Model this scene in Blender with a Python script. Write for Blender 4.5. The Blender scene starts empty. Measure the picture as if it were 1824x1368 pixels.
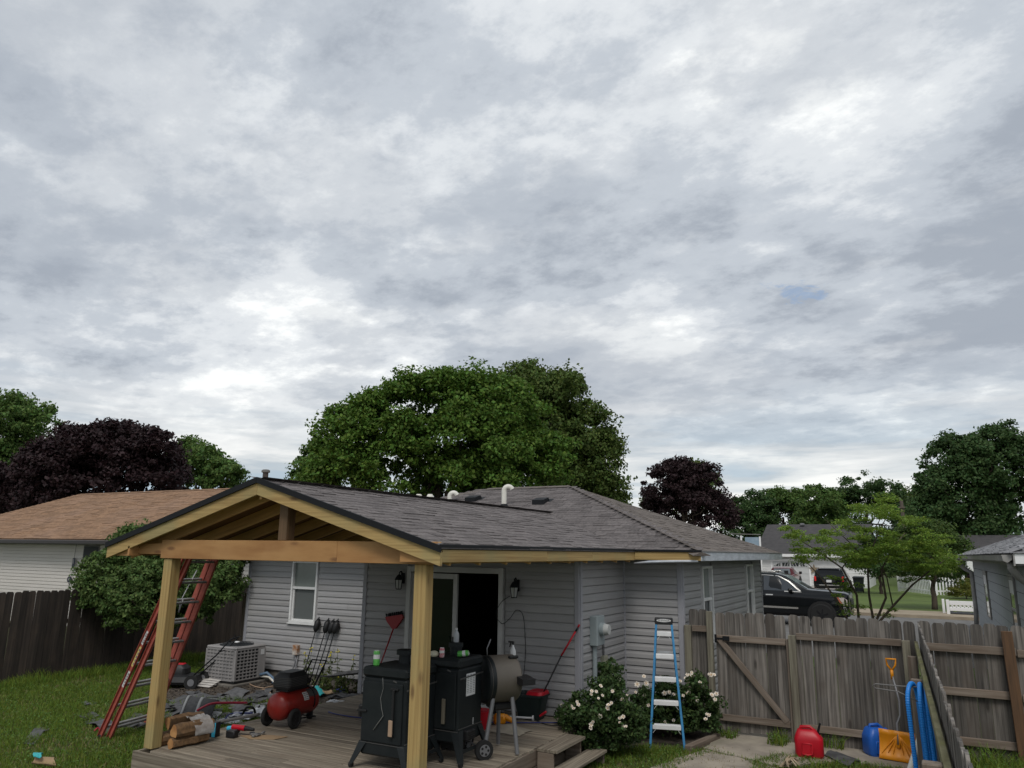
import bpy, math, random
import numpy as np
from mathutils import Matrix, Vector
random.seed(7)
rng = np.random.default_rng(11)
SC = bpy.context.scene
COL = SC.collection
R = math.radians

# ------------------------------------------------------------------ camera, sky, sun, exposure
EYE = Vector((0.0, 0.0, 2.65))
RI = Vector((0.8795, 0.4757, 0.0134)); FW = Vector((-0.4643, 0.8585, 0.2177))
FW.normalize(); RI = (RI - FW * RI.dot(FW)).normalized(); UP = RI.cross(FW)
FPX = 1335.5
cam = bpy.data.cameras.new('camera'); cam.sensor_width = 36.0; cam.lens = FPX / 1824 * 36
cam.clip_end = 3000; cam.clip_start = 0.05
cam_o = bpy.data.objects.new('camera', cam); COL.objects.link(cam_o)
cam_o.matrix_world = Matrix(((RI.x, UP.x, -FW.x, EYE.x), (RI.y, UP.y, -FW.y, EYE.y), (RI.z, UP.z, -FW.z, EYE.z), (0, 0, 0, 1)))
SC.camera = cam_o

SUN_EL, SUN_AZ = R(52), R(-70)      # azimuth measured from +X towards +Y
w = bpy.data.worlds.new('World'); SC.world = w; w.use_nodes = True
nt = w.node_tree; nt.nodes.clear()
def wn(t, **k):
    n = nt.nodes.new(t)
    for a, b in k.items(): setattr(n, a, b)
    return n
def wl(a, b): nt.links.new(a, b)
def wmath(op, a, b=None, clamp=False):
    n = wn('ShaderNodeMath', operation=op, use_clamp=clamp)
    for i, v in enumerate((a, b)):
        if v is None: continue
        if isinstance(v, (int, float)): n.inputs[i].default_value = v
        else: wl(v, n.inputs[i])
    return n.outputs[0]
def wramp(fac, stops, interp='EASE'):
    n = wn('ShaderNodeValToRGB'); n.color_ramp.interpolation = interp
    e = n.color_ramp.elements
    while len(e) < len(stops): e.new(0.5)
    for q, (p, c) in zip(e, stops):
        q.position = p; q.color = (c, c, c, 1) if isinstance(c, (int, float)) else (*c, 1)
    wl(fac, n.inputs[0]); return n.outputs[0]
def wmix(fac, a, b):
    n = wn('ShaderNodeMix', data_type='RGBA')
    for s, v in ((n.inputs[0], fac), (n.inputs[6], a), (n.inputs[7], b)):
        if isinstance(v, (int, float)): s.default_value = v
        elif isinstance(v, tuple): s.default_value = (*v, 1)
        else: wl(v, s)
    return n.outputs[2]
def wnoise(vec, scale, detail, rough, dist=0.0, lac=2.0):
    n = wn('ShaderNodeTexNoise'); n.inputs['Scale'].default_value = scale; n.inputs['Detail'].default_value = detail
    n.inputs['Roughness'].default_value = rough; n.inputs['Distortion'].default_value = dist; n.inputs['Lacunarity'].default_value = lac
    wl(vec, n.inputs['Vector']); return n.outputs['Fac']
sky = wn('ShaderNodeTexSky', sky_type='NISHITA', sun_disc=False, sun_elevation=SUN_EL, sun_rotation=R(90) - SUN_AZ, air_density=1.0, dust_density=1.0)
tc = wn('ShaderNodeTexCoord'); sep = wn('ShaderNodeSeparateXYZ'); wl(tc.outputs['Generated'], sep.inputs[0])
zc = wmath('MAXIMUM', sep.outputs[2], 0.0)
den = wmath('ADD', zc, 0.19)
cx = wmath('DIVIDE', sep.outputs[0], den); cy = wmath('DIVIDE', sep.outputs[1], den)
cmb = wn('ShaderNodeCombineXYZ'); wl(cx, cmb.inputs[0]); wl(cy, cmb.inputs[1])
mp = wn('ShaderNodeMapping'); mp.inputs['Rotation'].default_value = (0, 0, R(28)); mp.inputs['Scale'].default_value = (1.15, 1.4, 1); mp.inputs['Location'].default_value = (3.1, 1.7, 0.4)
wl(cmb.outputs[0], mp.inputs[0])
cv = mp.outputs[0]
big = wnoise(cv, 0.75, 4.0, 0.50, 0.0)
mid = wnoise(cv, 2.1, 10.0, 0.60, 0.0)
fine = wnoise(cv, 7.0, 10.0, 0.66, 0.0)
dens = wmath('ADD', wmath('ADD', wmath('MULTIPLY', big, 0.46), wmath('MULTIPLY', mid, 0.36)), wmath('MULTIPLY', fine, 0.18))
CL = 0.86
cloud = wramp(dens, [(0.40, (0.655, 0.668, 0.665)), (0.465, (0.482, 0.504, 0.526)), (0.525, (0.354, 0.383, 0.420)), (0.60, (0.247, 0.274, 0.314))], 'EASE')
# second, lower deck of darker puffs with firmer edges, and thin bright wisps
m2 = wn('ShaderNodeMapping'); m2.inputs['Rotation'].default_value = (0, 0, R(-15)); m2.inputs['Scale'].default_value = (1.25, 1.55, 1); m2.inputs['Location'].default_value = (7.3, 2.2, 1.4); wl(cmb.outputs[0], m2.inputs[0])
puff = wnoise(m2.outputs[0], 1.15, 12.0, 0.61, 0.0)
pm = wramp(puff, [(0.46, 0.0), (0.53, 0.50), (0.66, 0.95)])
cloud = wmix(wmath('MULTIPLY', pm, 0.62), cloud, (0.230, 0.258, 0.301))
wis = wramp(wnoise(m2.outputs[0], 3.0, 10.0, 0.60, 0.1), [(0.53, 0.0), (0.68, 1.0)])
cloud = wmix(wmath('MULTIPLY', wis, 0.16), cloud, (0.66, 0.665, 0.66))
# one small opening where blue shows through
def wdot(v):
    n = wn('ShaderNodeVectorMath', operation='DOT_PRODUCT'); wl(tc.outputs['Generated'], n.inputs[0]); n.inputs[1].default_value = tuple(v); return n.outputs['Value']
ragged = wmath('MULTIPLY', wmath('SUBTRACT', wnoise(cv, 8.0, 8.0, 0.65, 0.4), 0.44), 5.0)
def opening(px, py, a, b):
    d_ = (FW * FPX + RI * (px - 912) - UP * (py - 684)).normalized(); u_ = RI.cross(d_)
    qa = wmath('POWER', wmath('DIVIDE', wmath('SUBTRACT', wdot(RI), d_.dot(RI)), a), 2.0); qb = wmath('POWER', wmath('DIVIDE', wmath('SUBTRACT', wdot(u_), 0.0), b), 2.0)
    return wramp(wmath('ADD', wmath('MULTIPLY', wmath('ADD', qa, qb), 0.5), ragged), [(0.10, 0.9), (0.60, 0.0)])
gap = opening(1418, 516, 0.040, 0.014)
# thinner and paler towards the horizon, with long streaks
smp = wn('ShaderNodeMapping'); smp.inputs['Scale'].default_value = (2.0, 2.0, 21.0); wl(tc.outputs['Generated'], smp.inputs[0])
streak = wnoise(smp.outputs[0], 1.1, 6.0, 0.55, 0.35)
scol = wramp(streak, [(0.40, (0.30, 0.37, 0.425)), (0.46, (0.35, 0.395, 0.425)), (0.53, (0.505, 0.525, 0.525)), (0.60, (0.66, 0.66, 0.64))])
low = wramp(sep.outputs[2], [(0.04, 1.0), (0.24, 0.0)])
cloud2 = wmix(low, cloud, scol)
ten = wn('ShaderNodeVectorMath', operation='SCALE'); wl(cloud2, ten.inputs[0]); ten.inputs['Scale'].default_value = 13.0 * CL
thin = wmix(0.45, sky.outputs[0], ten.outputs[0])
gapm = wmath('MULTIPLY', gap, wmath('SUBTRACT', 1.0, low))
final = wmix(gapm, ten.outputs[0], thin)
bg = wn('ShaderNodeBackground'); bg.inputs['Strength'].default_value = 0.1; wl(final, bg.inputs[0])
wo = wn('ShaderNodeOutputWorld'); wl(bg.outputs[0], wo.inputs[0])

sun = bpy.data.lights.new('sun', 'SUN'); sun.energy = 1.15; sun.angle = R(22); sun.color = (1.0, 0.96, 0.90)
sun_o = bpy.data.objects.new('sun', sun); COL.objects.link(sun_o)
sd = Vector((math.cos(SUN_EL) * math.cos(SUN_AZ), math.cos(SUN_EL) * math.sin(SUN_AZ), math.sin(SUN_EL)))
sun_o.rotation_euler = sd.to_track_quat('Z', 'Y').to_euler(); sun_o.location = (0, 0, 60)
vs = SC.view_settings; vs.view_transform = 'Standard'; vs.look = 'None'; vs.exposure = 0.50; vs.gamma = 1.0; vs.use_curve_mapping = False
SC.cycles.max_bounces = 8; SC.cycles.diffuse_bounces = 3; SC.cycles.transparent_max_bounces = 8

# ------------------------------------------------------------------ materials
def mat(name, c1, c2=None, scale=6.0, stretch=(1, 1, 1), rough=0.65, metal=0.0, bump=0.0, bscale=None, rnd=0.0, isl=0.0,
        c3=None, s3=1.3, k3=0.5, trans=0.0, spec=0.4, hue=0.0, detail=6.0, offs=True, lo=0.35, hi=0.65, coat=0.0, knots=None):
    m = bpy.data.materials.new(name); m.use_nodes = True
    t = m.node_tree; b = t.nodes['Principled BSDF']; L = t.links.new
    N = t.nodes.new
    b.inputs['Roughness'].default_value = rough; b.inputs['Metallic'].default_value = metal
    b.inputs['Specular IOR Level'].default_value = spec
    if coat: b.inputs['Coat Weight'].default_value = coat; b.inputs['Coat Roughness'].default_value = 0.05
    tc = N('ShaderNodeTexCoord'); oi = N('ShaderNodeObjectInfo')
    vec = tc.outputs['Object']
    if offs:
        sc = N('ShaderNodeMath'); sc.operation = 'MULTIPLY'; sc.inputs[1].default_value = 53.7; L(oi.outputs['Random'], sc.inputs[0])
        ad = N('ShaderNodeVectorMath'); ad.operation = 'ADD'; L(vec, ad.inputs[0]); L(sc.outputs[0], ad.inputs[1]); vec = ad.outputs[0]
    def noise(scl, stre, det, ro=0.55):
        mp = N('ShaderNodeMapping'); mp.inputs['Scale'].default_value = stre; L(vec, mp.inputs[0])
        n = N('ShaderNodeTexNoise'); n.inputs['Scale'].default_value = scl; n.inputs['Detail'].default_value = det; n.inputs['Roughness'].default_value = ro
        L(mp.outputs[0], n.inputs['Vector']); return n.outputs['Fac']
    def mix(f, a, c):
        n = N('ShaderNodeMix'); n.data_type = 'RGBA'
        for s, v in ((n.inputs[0], f), (n.inputs[6], a), (n.inputs[7], c)):
            if isinstance(v, (int, float)): s.default_value = v
            elif isinstance(v, tuple): s.default_value = (*v, 1)
            else: L(v, s)
        return n.outputs[2]
    col = c1; f = None
    if c2 is not None:
        f = noise(scale, stretch, detail)
        r = N('ShaderNodeMapRange'); r.inputs[1].default_value = lo; r.inputs[2].default_value = hi; L(f, r.inputs[0])
        col = mix(r.outputs[0], c1, c2)
    if c3 is not None:
        g = noise(s3, (1, 1, 1), 4.0)
        r = N('ShaderNodeMapRange'); r.inputs[1].default_value = 0.48; r.inputs[2].default_value = 0.68; r.inputs[4].default_value = k3; L(g, r.inputs[0])
        col = mix(r.outputs[0], col, c3)
    if knots is not None:
        mp = N('ShaderNodeMapping'); mp.inputs['Scale'].default_value = (1.6, 5.0, 5.0); L(vec, mp.inputs[0])
        vo = N('ShaderNodeTexVoronoi'); vo.inputs['Scale'].default_value = 1.0; vo.inputs['Randomness'].default_value = 1.0; L(mp.outputs[0], vo.inputs['Vector'])
        r = N('ShaderNodeMapRange'); r.inputs[1].default_value = 0.06; r.inputs[2].default_value = 0.15; r.inputs[3].default_value = 0.8; r.inputs[4].default_value = 0.0; L(vo.outputs['Distance'], r.inputs[0])
        col = mix(r.outputs[0], col, knots)
    if rnd or isl or hue:
        hs = N('ShaderNodeHueSaturation')
        if isinstance(col, tuple): hs.inputs['Color'].default_value = (*col, 1)
        else: L(col, hs.inputs['Color'])
        val = None
        if rnd:
            q = N('ShaderNodeMapRange'); q.inputs[3].default_value = 1 - rnd; q.inputs[4].default_value = 1 + rnd; L(oi.outputs['Random'], q.inputs[0]); val = q.outputs[0]
        if isl:
            ge = N('ShaderNodeNewGeometry')
            q = N('ShaderNodeMapRange'); q.inputs[3].default_value = 1 - isl; q.inputs[4].default_value = 1 + isl; L(ge.outputs['Random Per Island'], q.inputs[0])
            if val is None: val = q.outputs[0]
            else:
                mu = N('ShaderNodeMath'); mu.operation = 'MULTIPLY'; L(val, mu.inputs[0]); L(q.outputs[0], mu.inputs[1]); val = mu.outputs[0]
            if hue:
                q2 = N('ShaderNodeMapRange'); q2.inputs[3].default_value = 0.5 - hue; q2.inputs[4].default_value = 0.5 + hue
                w2 = N('ShaderNodeMath'); w2.operation = 'FRACT'; w1 = N('ShaderNodeMath'); w1.operation = 'MULTIPLY'; w1.inputs[1].default_value = 17.3
                L(ge.outputs['Random Per Island'], w1.inputs[0]); L(w1.outputs[0], w2.inputs[0]); L(w2.outputs[0], q2.inputs[0]); L(q2.outputs[0], hs.inputs['Hue'])
        if val is not None: L(val, hs.inputs['Value'])
        col = hs.outputs['Color']
    if isinstance(col, tuple): b.inputs['Base Color'].default_value = (*col, 1)
    else: L(col, b.inputs['Base Color'])
    if bump:
        g = noise(bscale, stretch, 5.0) if (bscale or f is None) else f
        bn = N('ShaderNodeBump'); bn.inputs['Strength'].default_value = bump; bn.inputs['Distance'].default_value = 0.01
        L(g, bn.inputs['Height']); L(bn.outputs[0], b.inputs['Normal'])
    if trans:
        tr = N('ShaderNodeBsdfTranslucent'); mx = N('ShaderNodeMixShader'); mx.inputs[0].default_value = trans
        if isinstance(col, tuple): tr.inputs[0].default_value = (*col, 1)
        else: L(col, tr.inputs[0])
        L(b.outputs[0], mx.inputs[1]); L(tr.outputs[0], mx.inputs[2]); L(mx.outputs[0], t.nodes['Material Output'].inputs[0])
    return m

GR = (0.5, 9, 9)      # grain along local X
WOOD_NEW = mat('treated_pine', (0.42, 0.29, 0.115), (0.25, 0.155, 0.055), 3.0, (0.30, 15, 15), 0.7, bump=0.15, rnd=0.10, c3=(0.27, 0.25, 0.12), s3=1.6, k3=0.55, lo=0.42, hi=0.72, knots=(0.13, 0.07, 0.03))
WOOD_BEAM = mat('orange_lumber', (0.42, 0.225, 0.085), (0.32, 0.155, 0.055), 2.2, (0.8, 4, 4), 0.7, bump=0.05, rnd=0.08, c3=(0.50, 0.30, 0.13), s3=1.1, k3=0.5, knots=(0.17, 0.075, 0.03))
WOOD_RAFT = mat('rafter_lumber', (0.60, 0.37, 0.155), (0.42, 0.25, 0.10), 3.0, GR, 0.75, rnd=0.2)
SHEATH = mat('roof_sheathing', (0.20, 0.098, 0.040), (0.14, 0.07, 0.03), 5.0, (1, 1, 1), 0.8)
WOOD_KING = mat('brown_post_wood', (0.16, 0.095, 0.05), (0.10, 0.06, 0.03), 3.0, GR, 0.75)
WOOD_GRAY = mat('weathered_fence_wood', (0.188, 0.170, 0.152), (0.062, 0.056, 0.050), 3.2, (0.35, 9, 9), 0.85, bump=0.3, rnd=0.36, c3=(0.085, 0.068, 0.055), s3=1.5, k3=0.6, knots=(0.035, 0.03, 0.026))
WOOD_RAIL = mat('weathered_rail_wood', (0.225, 0.185, 0.150), (0.125, 0.095, 0.072), 3.0, GR, 0.85, bump=0.2, rnd=0.12, c3=(0.15, 0.105, 0.075), s3=1.4, k3=0.5, knots=(0.05, 0.038, 0.03))
WOOD_POST = mat('grey_green_post_wood', (0.235, 0.22, 0.165), (0.115, 0.10, 0.075), 3.2, (0.4, 8, 8), 0.85, bump=0.25, rnd=0.08)
WOOD_MOSS = mat('mossy_rail_wood', (0.22, 0.205, 0.12), (0.12, 0.11, 0.05), 5.0, (1, 3, 3), 0.95, bump=0.3, c3=(0.20, 0.21, 0.06), s3=3.0, k3=0.7)
WOOD_BROWN = mat('brown_stained_post', (0.125, 0.066, 0.032), (0.07, 0.04, 0.022), 3.0, GR, 0.8, bump=0.1)
WOOD_DARK = mat('dark_fence_wood', (0.050, 0.038, 0.031), (0.024, 0.019, 0.016), 2.8, (0.4, 8, 8), 0.9, bump=0.2, rnd=0.35, c3=(0.075, 0.052, 0.038), s3=1.8, k3=0.4)
DECK = mat('weathered_deck_wood', (0.285, 0.245, 0.19), (0.125, 0.102, 0.076), 3.0, (0.4, 14, 14), 0.85, bump=0.2, rnd=0.20, c3=(0.16, 0.125, 0.095), s3=1.2, k3=0.5)
SIDING = mat('grey_vinyl_siding', (0.335, 0.330, 0.332), (0.295, 0.290, 0.292), 1.2, (0.5, 1, 3), 0.55, rnd=0.045, bump=0.03, bscale=60, c3=(0.255, 0.245, 0.235), s3=0.9, k3=0.45)
TRIM = mat('grey_vinyl_trim', (0.30, 0.30, 0.325), rough=0.5)
WHITE = mat('white_vinyl', (0.74, 0.74, 0.73), (0.64, 0.64, 0.63), 3.0, rough=0.4)
OFFWHITE = mat('cream_siding', (0.58, 0.545, 0.51), (0.53, 0.50, 0.465), 1.5, (0.4, 1, 2), 0.55, rnd=0.03)
ALU = mat('white_fascia_metal', (0.58, 0.61, 0.66), (0.42, 0.45, 0.50), 4.0, (1, 1, 6), 0.4, c3=(0.33, 0.35, 0.38), s3=2.5, k3=0.6)
SHG = mat('grey_brown_shingle', (0.165, 0.148, 0.144), (0.100, 0.090, 0.090), 22.0, (1, 1, 1), 0.95, bump=0.2, bscale=160, rnd=0.17, isl=0.20, spec=0.15)
SHB = mat('brown_grey_shingle', (0.165, 0.143, 0.128), (0.108, 0.094, 0.086), 22.0, (1, 1, 1), 0.95, bump=0.2, bscale=160, isl=0.22, spec=0.15)
BLACK = mat('black_drip_edge', (0.010, 0.011, 0.013), rough=0.6, spec=0.2)
GLASS = mat('window_glass', (0.035, 0.042, 0.042), rough=0.06, spec=0.6)
CURT = mat('frosted_window_glass', (0.20, 0.225, 0.21), (0.16, 0.18, 0.165), 1.6, rough=0.15, spec=0.6)
SCREEN = mat('insect_screen', (0.105, 0.115, 0.112), rough=0.5)
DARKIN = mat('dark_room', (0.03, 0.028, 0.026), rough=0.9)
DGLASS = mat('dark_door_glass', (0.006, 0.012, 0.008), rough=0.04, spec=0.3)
DOORFR = mat('dull_white_door_frame', (0.50, 0.50, 0.49), (0.42, 0.42, 0.41), 3.0, rough=0.5)
CONCR = mat('old_concrete', (0.36, 0.315, 0.255), (0.23, 0.20, 0.165), 2.5, rough=0.95, bump=0.15, bscale=30, c3=(0.17, 0.16, 0.11), s3=1.2, k3=0.7)
FOUND = mat('block_foundation', (0.16, 0.145, 0.125), (0.10, 0.09, 0.08), 4.0, rough=0.95)
BLKMET = mat('black_smoker_steel', (0.009, 0.012, 0.0135), (0.014, 0.017, 0.018), 6.0, rough=0.5, spec=0.28)
BLKPL = mat('black_plastic', (0.013, 0.013, 0.014), rough=0.5)
RUBBER = mat('black_rubber', (0.015, 0.015, 0.015), rough=0.85)
BRONZE = mat('taupe_grill_paint', (0.115, 0.100, 0.082), (0.095, 0.082, 0.068), 3.0, rough=0.5, c3=(0.10, 0.062, 0.05), s3=2.5, k3=0.5)
GRYMET = mat('grey_metal', (0.20, 0.20, 0.21), rough=0.45, metal=0.3)
ALUM = mat('aluminium', (0.74, 0.74, 0.74), (0.64, 0.64, 0.64), 8.0, rough=0.45)
RUNGM = mat('grey_rung_metal', (0.30, 0.30, 0.29), (0.20, 0.20, 0.19), 6.0, rough=0.5, metal=0.3)
ORANGE = mat('orange_red_fibreglass', (0.40, 0.095, 0.070), (0.32, 0.078, 0.06), 5.0, (0.5, 4, 4), 0.55, c3=(0.42, 0.13, 0.10), s3=1.6, k3=0.4)
BLUEFG = mat('blue_fibreglass', (0.035, 0.22, 0.44), (0.03, 0.175, 0.36), 4.0, (0.5, 3, 3), 0.5)
REDPL = mat('red_plastic', (0.50, 0.008, 0.022), (0.40, 0.006, 0.016), 4.0, rough=0.42)
REDDK = mat('dark_red_plastic', (0.26, 0.010, 0.012), rough=0.45)
REDTANK = mat('red_tank_paint', (0.26, 0.018, 0.013), (0.19, 0.015, 0.011), 5.0, rough=0.35, c3=(0.20, 0.03, 0.022), s3=3.0, k3=0.5)
BLUEPL = mat('blue_plastic', (0.015, 0.10, 0.42), rough=0.4)
HOSE = mat('blue_pool_hose', (0.012, 0.20, 0.62), rough=0.42)
YELPL = mat('orange_yellow_plastic', (0.72, 0.27, 0.006), (0.62, 0.22, 0.006), 4.0, rough=0.42)
PVC = mat('white_pvc', (0.68, 0.66, 0.60), (0.58, 0.56, 0.50), 5.0, rough=0.45)
METERG = mat('grey_meter_enamel', (0.26, 0.30, 0.31), rough=0.45)
BEIGE = mat('beige_box', (0.33, 0.32, 0.24), rough=0.6)
GLASSCL = mat('pale_glass', (0.42, 0.43, 0.42), rough=0.15)
ACGREY = mat('grey_beige_ac_paint', (0.285, 0.27, 0.265), (0.25, 0.24, 0.235), 3.0, rough=0.5)
ACDARK = mat('dark_condenser_coil', (0.018, 0.022, 0.026), rough=0.6)
SCRAP = mat('torn_shingle_scrap', (0.105, 0.105, 0.108), (0.06, 0.06, 0.063), 9.0, rough=0.95, bump=0.2, bscale=90, rnd=0.25)
SCRAPL = mat('scrap_strip_grey', (0.23, 0.235, 0.235), rough=0.9)
PLASW = mat('white_plastic_wrap', (0.62, 0.63, 0.64), (0.50, 0.51, 0.53), 12.0, rough=0.35, bump=0.6, bscale=14)
TEALP = mat('teal_wrapper', (0.03, 0.34, 0.36), rough=0.4)
BLUPAP = mat('blue_wrapper', (0.05, 0.07, 0.34), rough=0.4)
CARDB = mat('cardboard', (0.33, 0.23, 0.135), (0.28, 0.19, 0.11), 5.0, rough=0.9)
BARK = mat('tree_bark', (0.085, 0.065, 0.048), (0.04, 0.03, 0.024), 7.0, (1, 1, 0.3), 0.95, bump=0.5)
BARKL = mat('smooth_brown_bark', (0.10, 0.078, 0.055), (0.06, 0.045, 0.034), 6.0, (1, 1, 0.3), 0.9)
LOGB = mat('firewood_bark', (0.20, 0.115, 0.055), (0.10, 0.06, 0.032), 4.0, (0.5, 6, 6), 0.9, bump=0.4, rnd=0.2)
LOGE = mat('firewood_end_grain', (0.42, 0.22, 0.085), (0.27, 0.125, 0.045), 9.0, rough=0.85, rnd=0.15)
WRAPCL = mat('clear_wrap', (0.36, 0.33, 0.31), (0.52, 0.50, 0.48), 14.0, rough=0.2, bump=0.7, bscale=20)
WRAPCL.node_tree.nodes['Principled BSDF'].inputs['Alpha'].default_value = 0.6
SOIL = mat('mulch_soil', (0.040, 0.034, 0.029), (0.085, 0.068, 0.052), 14.0, rough=1.0, bump=0.6, bscale=22)
CHIP = mat('mulch_chip', (0.085, 0.066, 0.05), rough=1.0, isl=0.6)
GROUND = mat('lawn_ground', (0.055, 0.075, 0.022), (0.095, 0.088, 0.042), 3.0, rough=1.0, bump=0.4, bscale=20, offs=False, c3=(0.030, 0.050, 0.012), s3=0.35, k3=0.8)
FARLAWN = mat('mown_lawn', (0.075, 0.118, 0.020), (0.095, 0.135, 0.028), 0.8, rough=1.0, bump=0.5, bscale=14, offs=False, c3=(0.055, 0.078, 0.018), s3=0.25, k3=0.8)
DRYG = mat('dry_grass_blade', (0.24, 0.20, 0.10), rough=0.8, isl=0.4, spec=0.2)
GRASS = mat('grass_blade', (0.135, 0.20, 0.030), rough=0.7, isl=0.5, hue=0.035, trans=0.35, spec=0.2)
CLOVER = mat('clover_leaf', (0.11, 0.19, 0.05), rough=0.7, isl=0.4, hue=0.02, trans=0.3, spec=0.2)
STREET = mat('asphalt_street', (0.16, 0.155, 0.15), (0.12, 0.118, 0.115), 3.0, rough=0.95, offs=False)
WALK = mat('tan_sidewalk', (0.34, 0.285, 0.21), (0.27, 0.22, 0.16), 2.0, rough=0.95, offs=False)
DRIVE = mat('pale_driveway', (0.36, 0.33, 0.30), (0.30, 0.28, 0.25), 1.0, rough=0.95, offs=False)
def leafmat(n, c, isl=0.35, hue=0.025, tr=0.3): return mat(n, c, rough=0.65, isl=isl, hue=hue, trans=tr, spec=0.25)
L_MAPLE = leafmat('maple_leaf', (0.088, 0.160, 0.024))
L_MAPLE2 = leafmat('dull_green_leaf', (0.080, 0.122, 0.026))
L_PURP = leafmat('purple_maple_leaf', (0.026, 0.013, 0.015), 0.5, 0.02, 0.15)
L_GREEN = leafmat('mid_green_leaf', (0.085, 0.148, 0.034))
L_DARK = leafmat('dark_green_leaf', (0.052, 0.098, 0.030))
L_YEL = leafmat('yellow_green_leaf', (0.17, 0.26, 0.040), 0.3, 0.02, 0.4)
L_SHRUB = leafmat('shrub_leaf', (0.095, 0.152, 0.042), 0.4)
L_ROSE = leafmat('rose_leaf', (0.052, 0.092, 0.028), 0.5)
ROSEP = mat('pale_rose_petal', (0.90, 0.80, 0.69), (0.92, 0.87, 0.78), 30.0, rough=0.6, rnd=0.08, trans=0.25)
ROSEC = mat('rose_centre', (0.62, 0.36, 0.12), rough=0.8)
CARBLK = mat('black_car_paint', (0.004, 0.005, 0.006), rough=0.12, spec=0.35, coat=0.15)
CARRED = mat('dark_red_car_paint', (0.10, 0.010, 0.013), rough=0.2, coat=0.5)
CHROME = mat('chrome_trim', (0.62, 0.60, 0.56), rough=0.22, metal=0.8)
CARGL = mat('tinted_car_glass', (0.035, 0.042, 0.05), rough=0.05, spec=0.7)
CARGLL = mat('windscreen_glass', (0.17, 0.20, 0.215), rough=0.08, spec=0.7)
TAILR = mat('tail_light_red', (0.55, 0.02, 0.02), rough=0.25)
LAMPCL = mat('clear_lamp', (0.45, 0.40, 0.36), rough=0.2)
ROOFDK = mat('charcoal_roof', (0.070, 0.066, 0.068), (0.052, 0.050, 0.052), 3.0, rough=0.95, offs=False)
ROOFBR = mat('tan_brown_shingle', (0.260, 0.155, 0.090), (0.175, 0.102, 0.060), 9.0, rough=0.95, isl=0.16, offs=False, c3=(0.24, 0.15, 0.10), s3=0.6, k3=0.7)
GUTBR = mat('dark_brown_gutter', (0.022, 0.018, 0.018), rough=0.35)
SHAKE = mat('pale_grey_shake', (0.35, 0.37, 0.385), (0.32, 0.34, 0.355), 1.0, (6, 6, 0.5), 0.75, rnd=0.05, bump=0.1)
SHGREY = mat('light_grey_shingle', (0.27, 0.27, 0.28), (0.19, 0.19, 0.20), 14.0, rough=0.95, isl=0.25)
GUTGR = mat('grey_gutter', (0.30, 0.29, 0.275), (0.20, 0.195, 0.185), 3.0, rough=0.5)
WHITEP = mat('white_paint', (0.80, 0.80, 0.80), rough=0.5)
BINM = mat('dark_grey_bin', (0.060, 0.066, 0.074), rough=0.5)
CANG = mat('green_can', (0.05, 0.30, 0.05), (0.12, 0.42, 0.08), 30.0, rough=0.3)
CANW = mat('silver_can', (0.6, 0.6, 0.6), rough=0.3, metal=0.5)
BOTTLE = mat('clear_bottle', (0.40, 0.42, 0.44), rough=0.1)
PAPER = mat('white_paper_label', (0.62, 0.62, 0.62), rough=0.6)
PRINT = mat('grey_print', (0.16, 0.16, 0.17), rough=0.6)
YELLAB = mat('yellow_label', (0.62, 0.48, 0.16), rough=0.6)
GREYLAB = mat('dark_grey_label', (0.07, 0.068, 0.066), rough=0.5)
CYAN = mat('cyan_box_print', (0.05, 0.42, 0.62), rough=0.5)
YELFL = mat('yellow_weed_flower', (0.60, 0.50, 0.05), rough=0.7)
WEEDG = leafmat('weed_leaf', (0.09, 0.115, 0.035))
WOODPALE = mat('pale_wood_grip', (0.36, 0.25, 0.17), rough=0.7)
TAUPE = mat('aged_trim_grey', (0.16, 0.155, 0.15), rough=0.6)
RUST = mat('rusty_box', (0.30, 0.13, 0.05), (0.52, 0.50, 0.46), 9.0, rough=0.7)
BACKB = mat('pale_blue_panel', (0.22, 0.30, 0.38), (0.30, 0.38, 0.45), 3.0, rough=0.2)
BLUCORD = mat('blue_cord', (0.02, 0.03, 0.16), rough=0.5)
REDCORD = mat('red_pipe', (0.42, 0.02, 0.05), rough=0.4)
POLEW = mat('utility_pole_wood', (0.13, 0.105, 0.085), (0.09, 0.072, 0.06), 4.0, (1, 1, .2), 0.9)

# ------------------------------------------------------------------ building helpers
WM = {}
def T(x=0, y=0, z=0): return Matrix.Translation((x, y, z))
def RX(a): return Matrix.Rotation(a, 4, 'X')
def RY(a): return Matrix.Rotation(a, 4, 'Y')
def RZ(a): return Matrix.Rotation(a, 4, 'Z')
def basis(o, x, y=None, z=None):
    x = Vector(x).normalized()
    if z is not None:
        z = Vector(z); z = (z - x * z.dot(x)).normalized(); y = z.cross(x)
    else:
        y = Vector(y); y = (y - x * y.dot(x)).normalized(); z = x.cross(y)
    o = Vector(o)
    return Matrix(((x.x, y.x, z.x, o.x), (x.y, y.y, z.y, o.y), (x.z, y.z, z.z, o.z), (0, 0, 0, 1)))
def along(p0, p1, up=(0, 0, 1)):
    p0 = Vector(p0); p1 = Vector(p1); return basis((p0 + p1) / 2, p1 - p0, z=up), (p1 - p0).length

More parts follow.
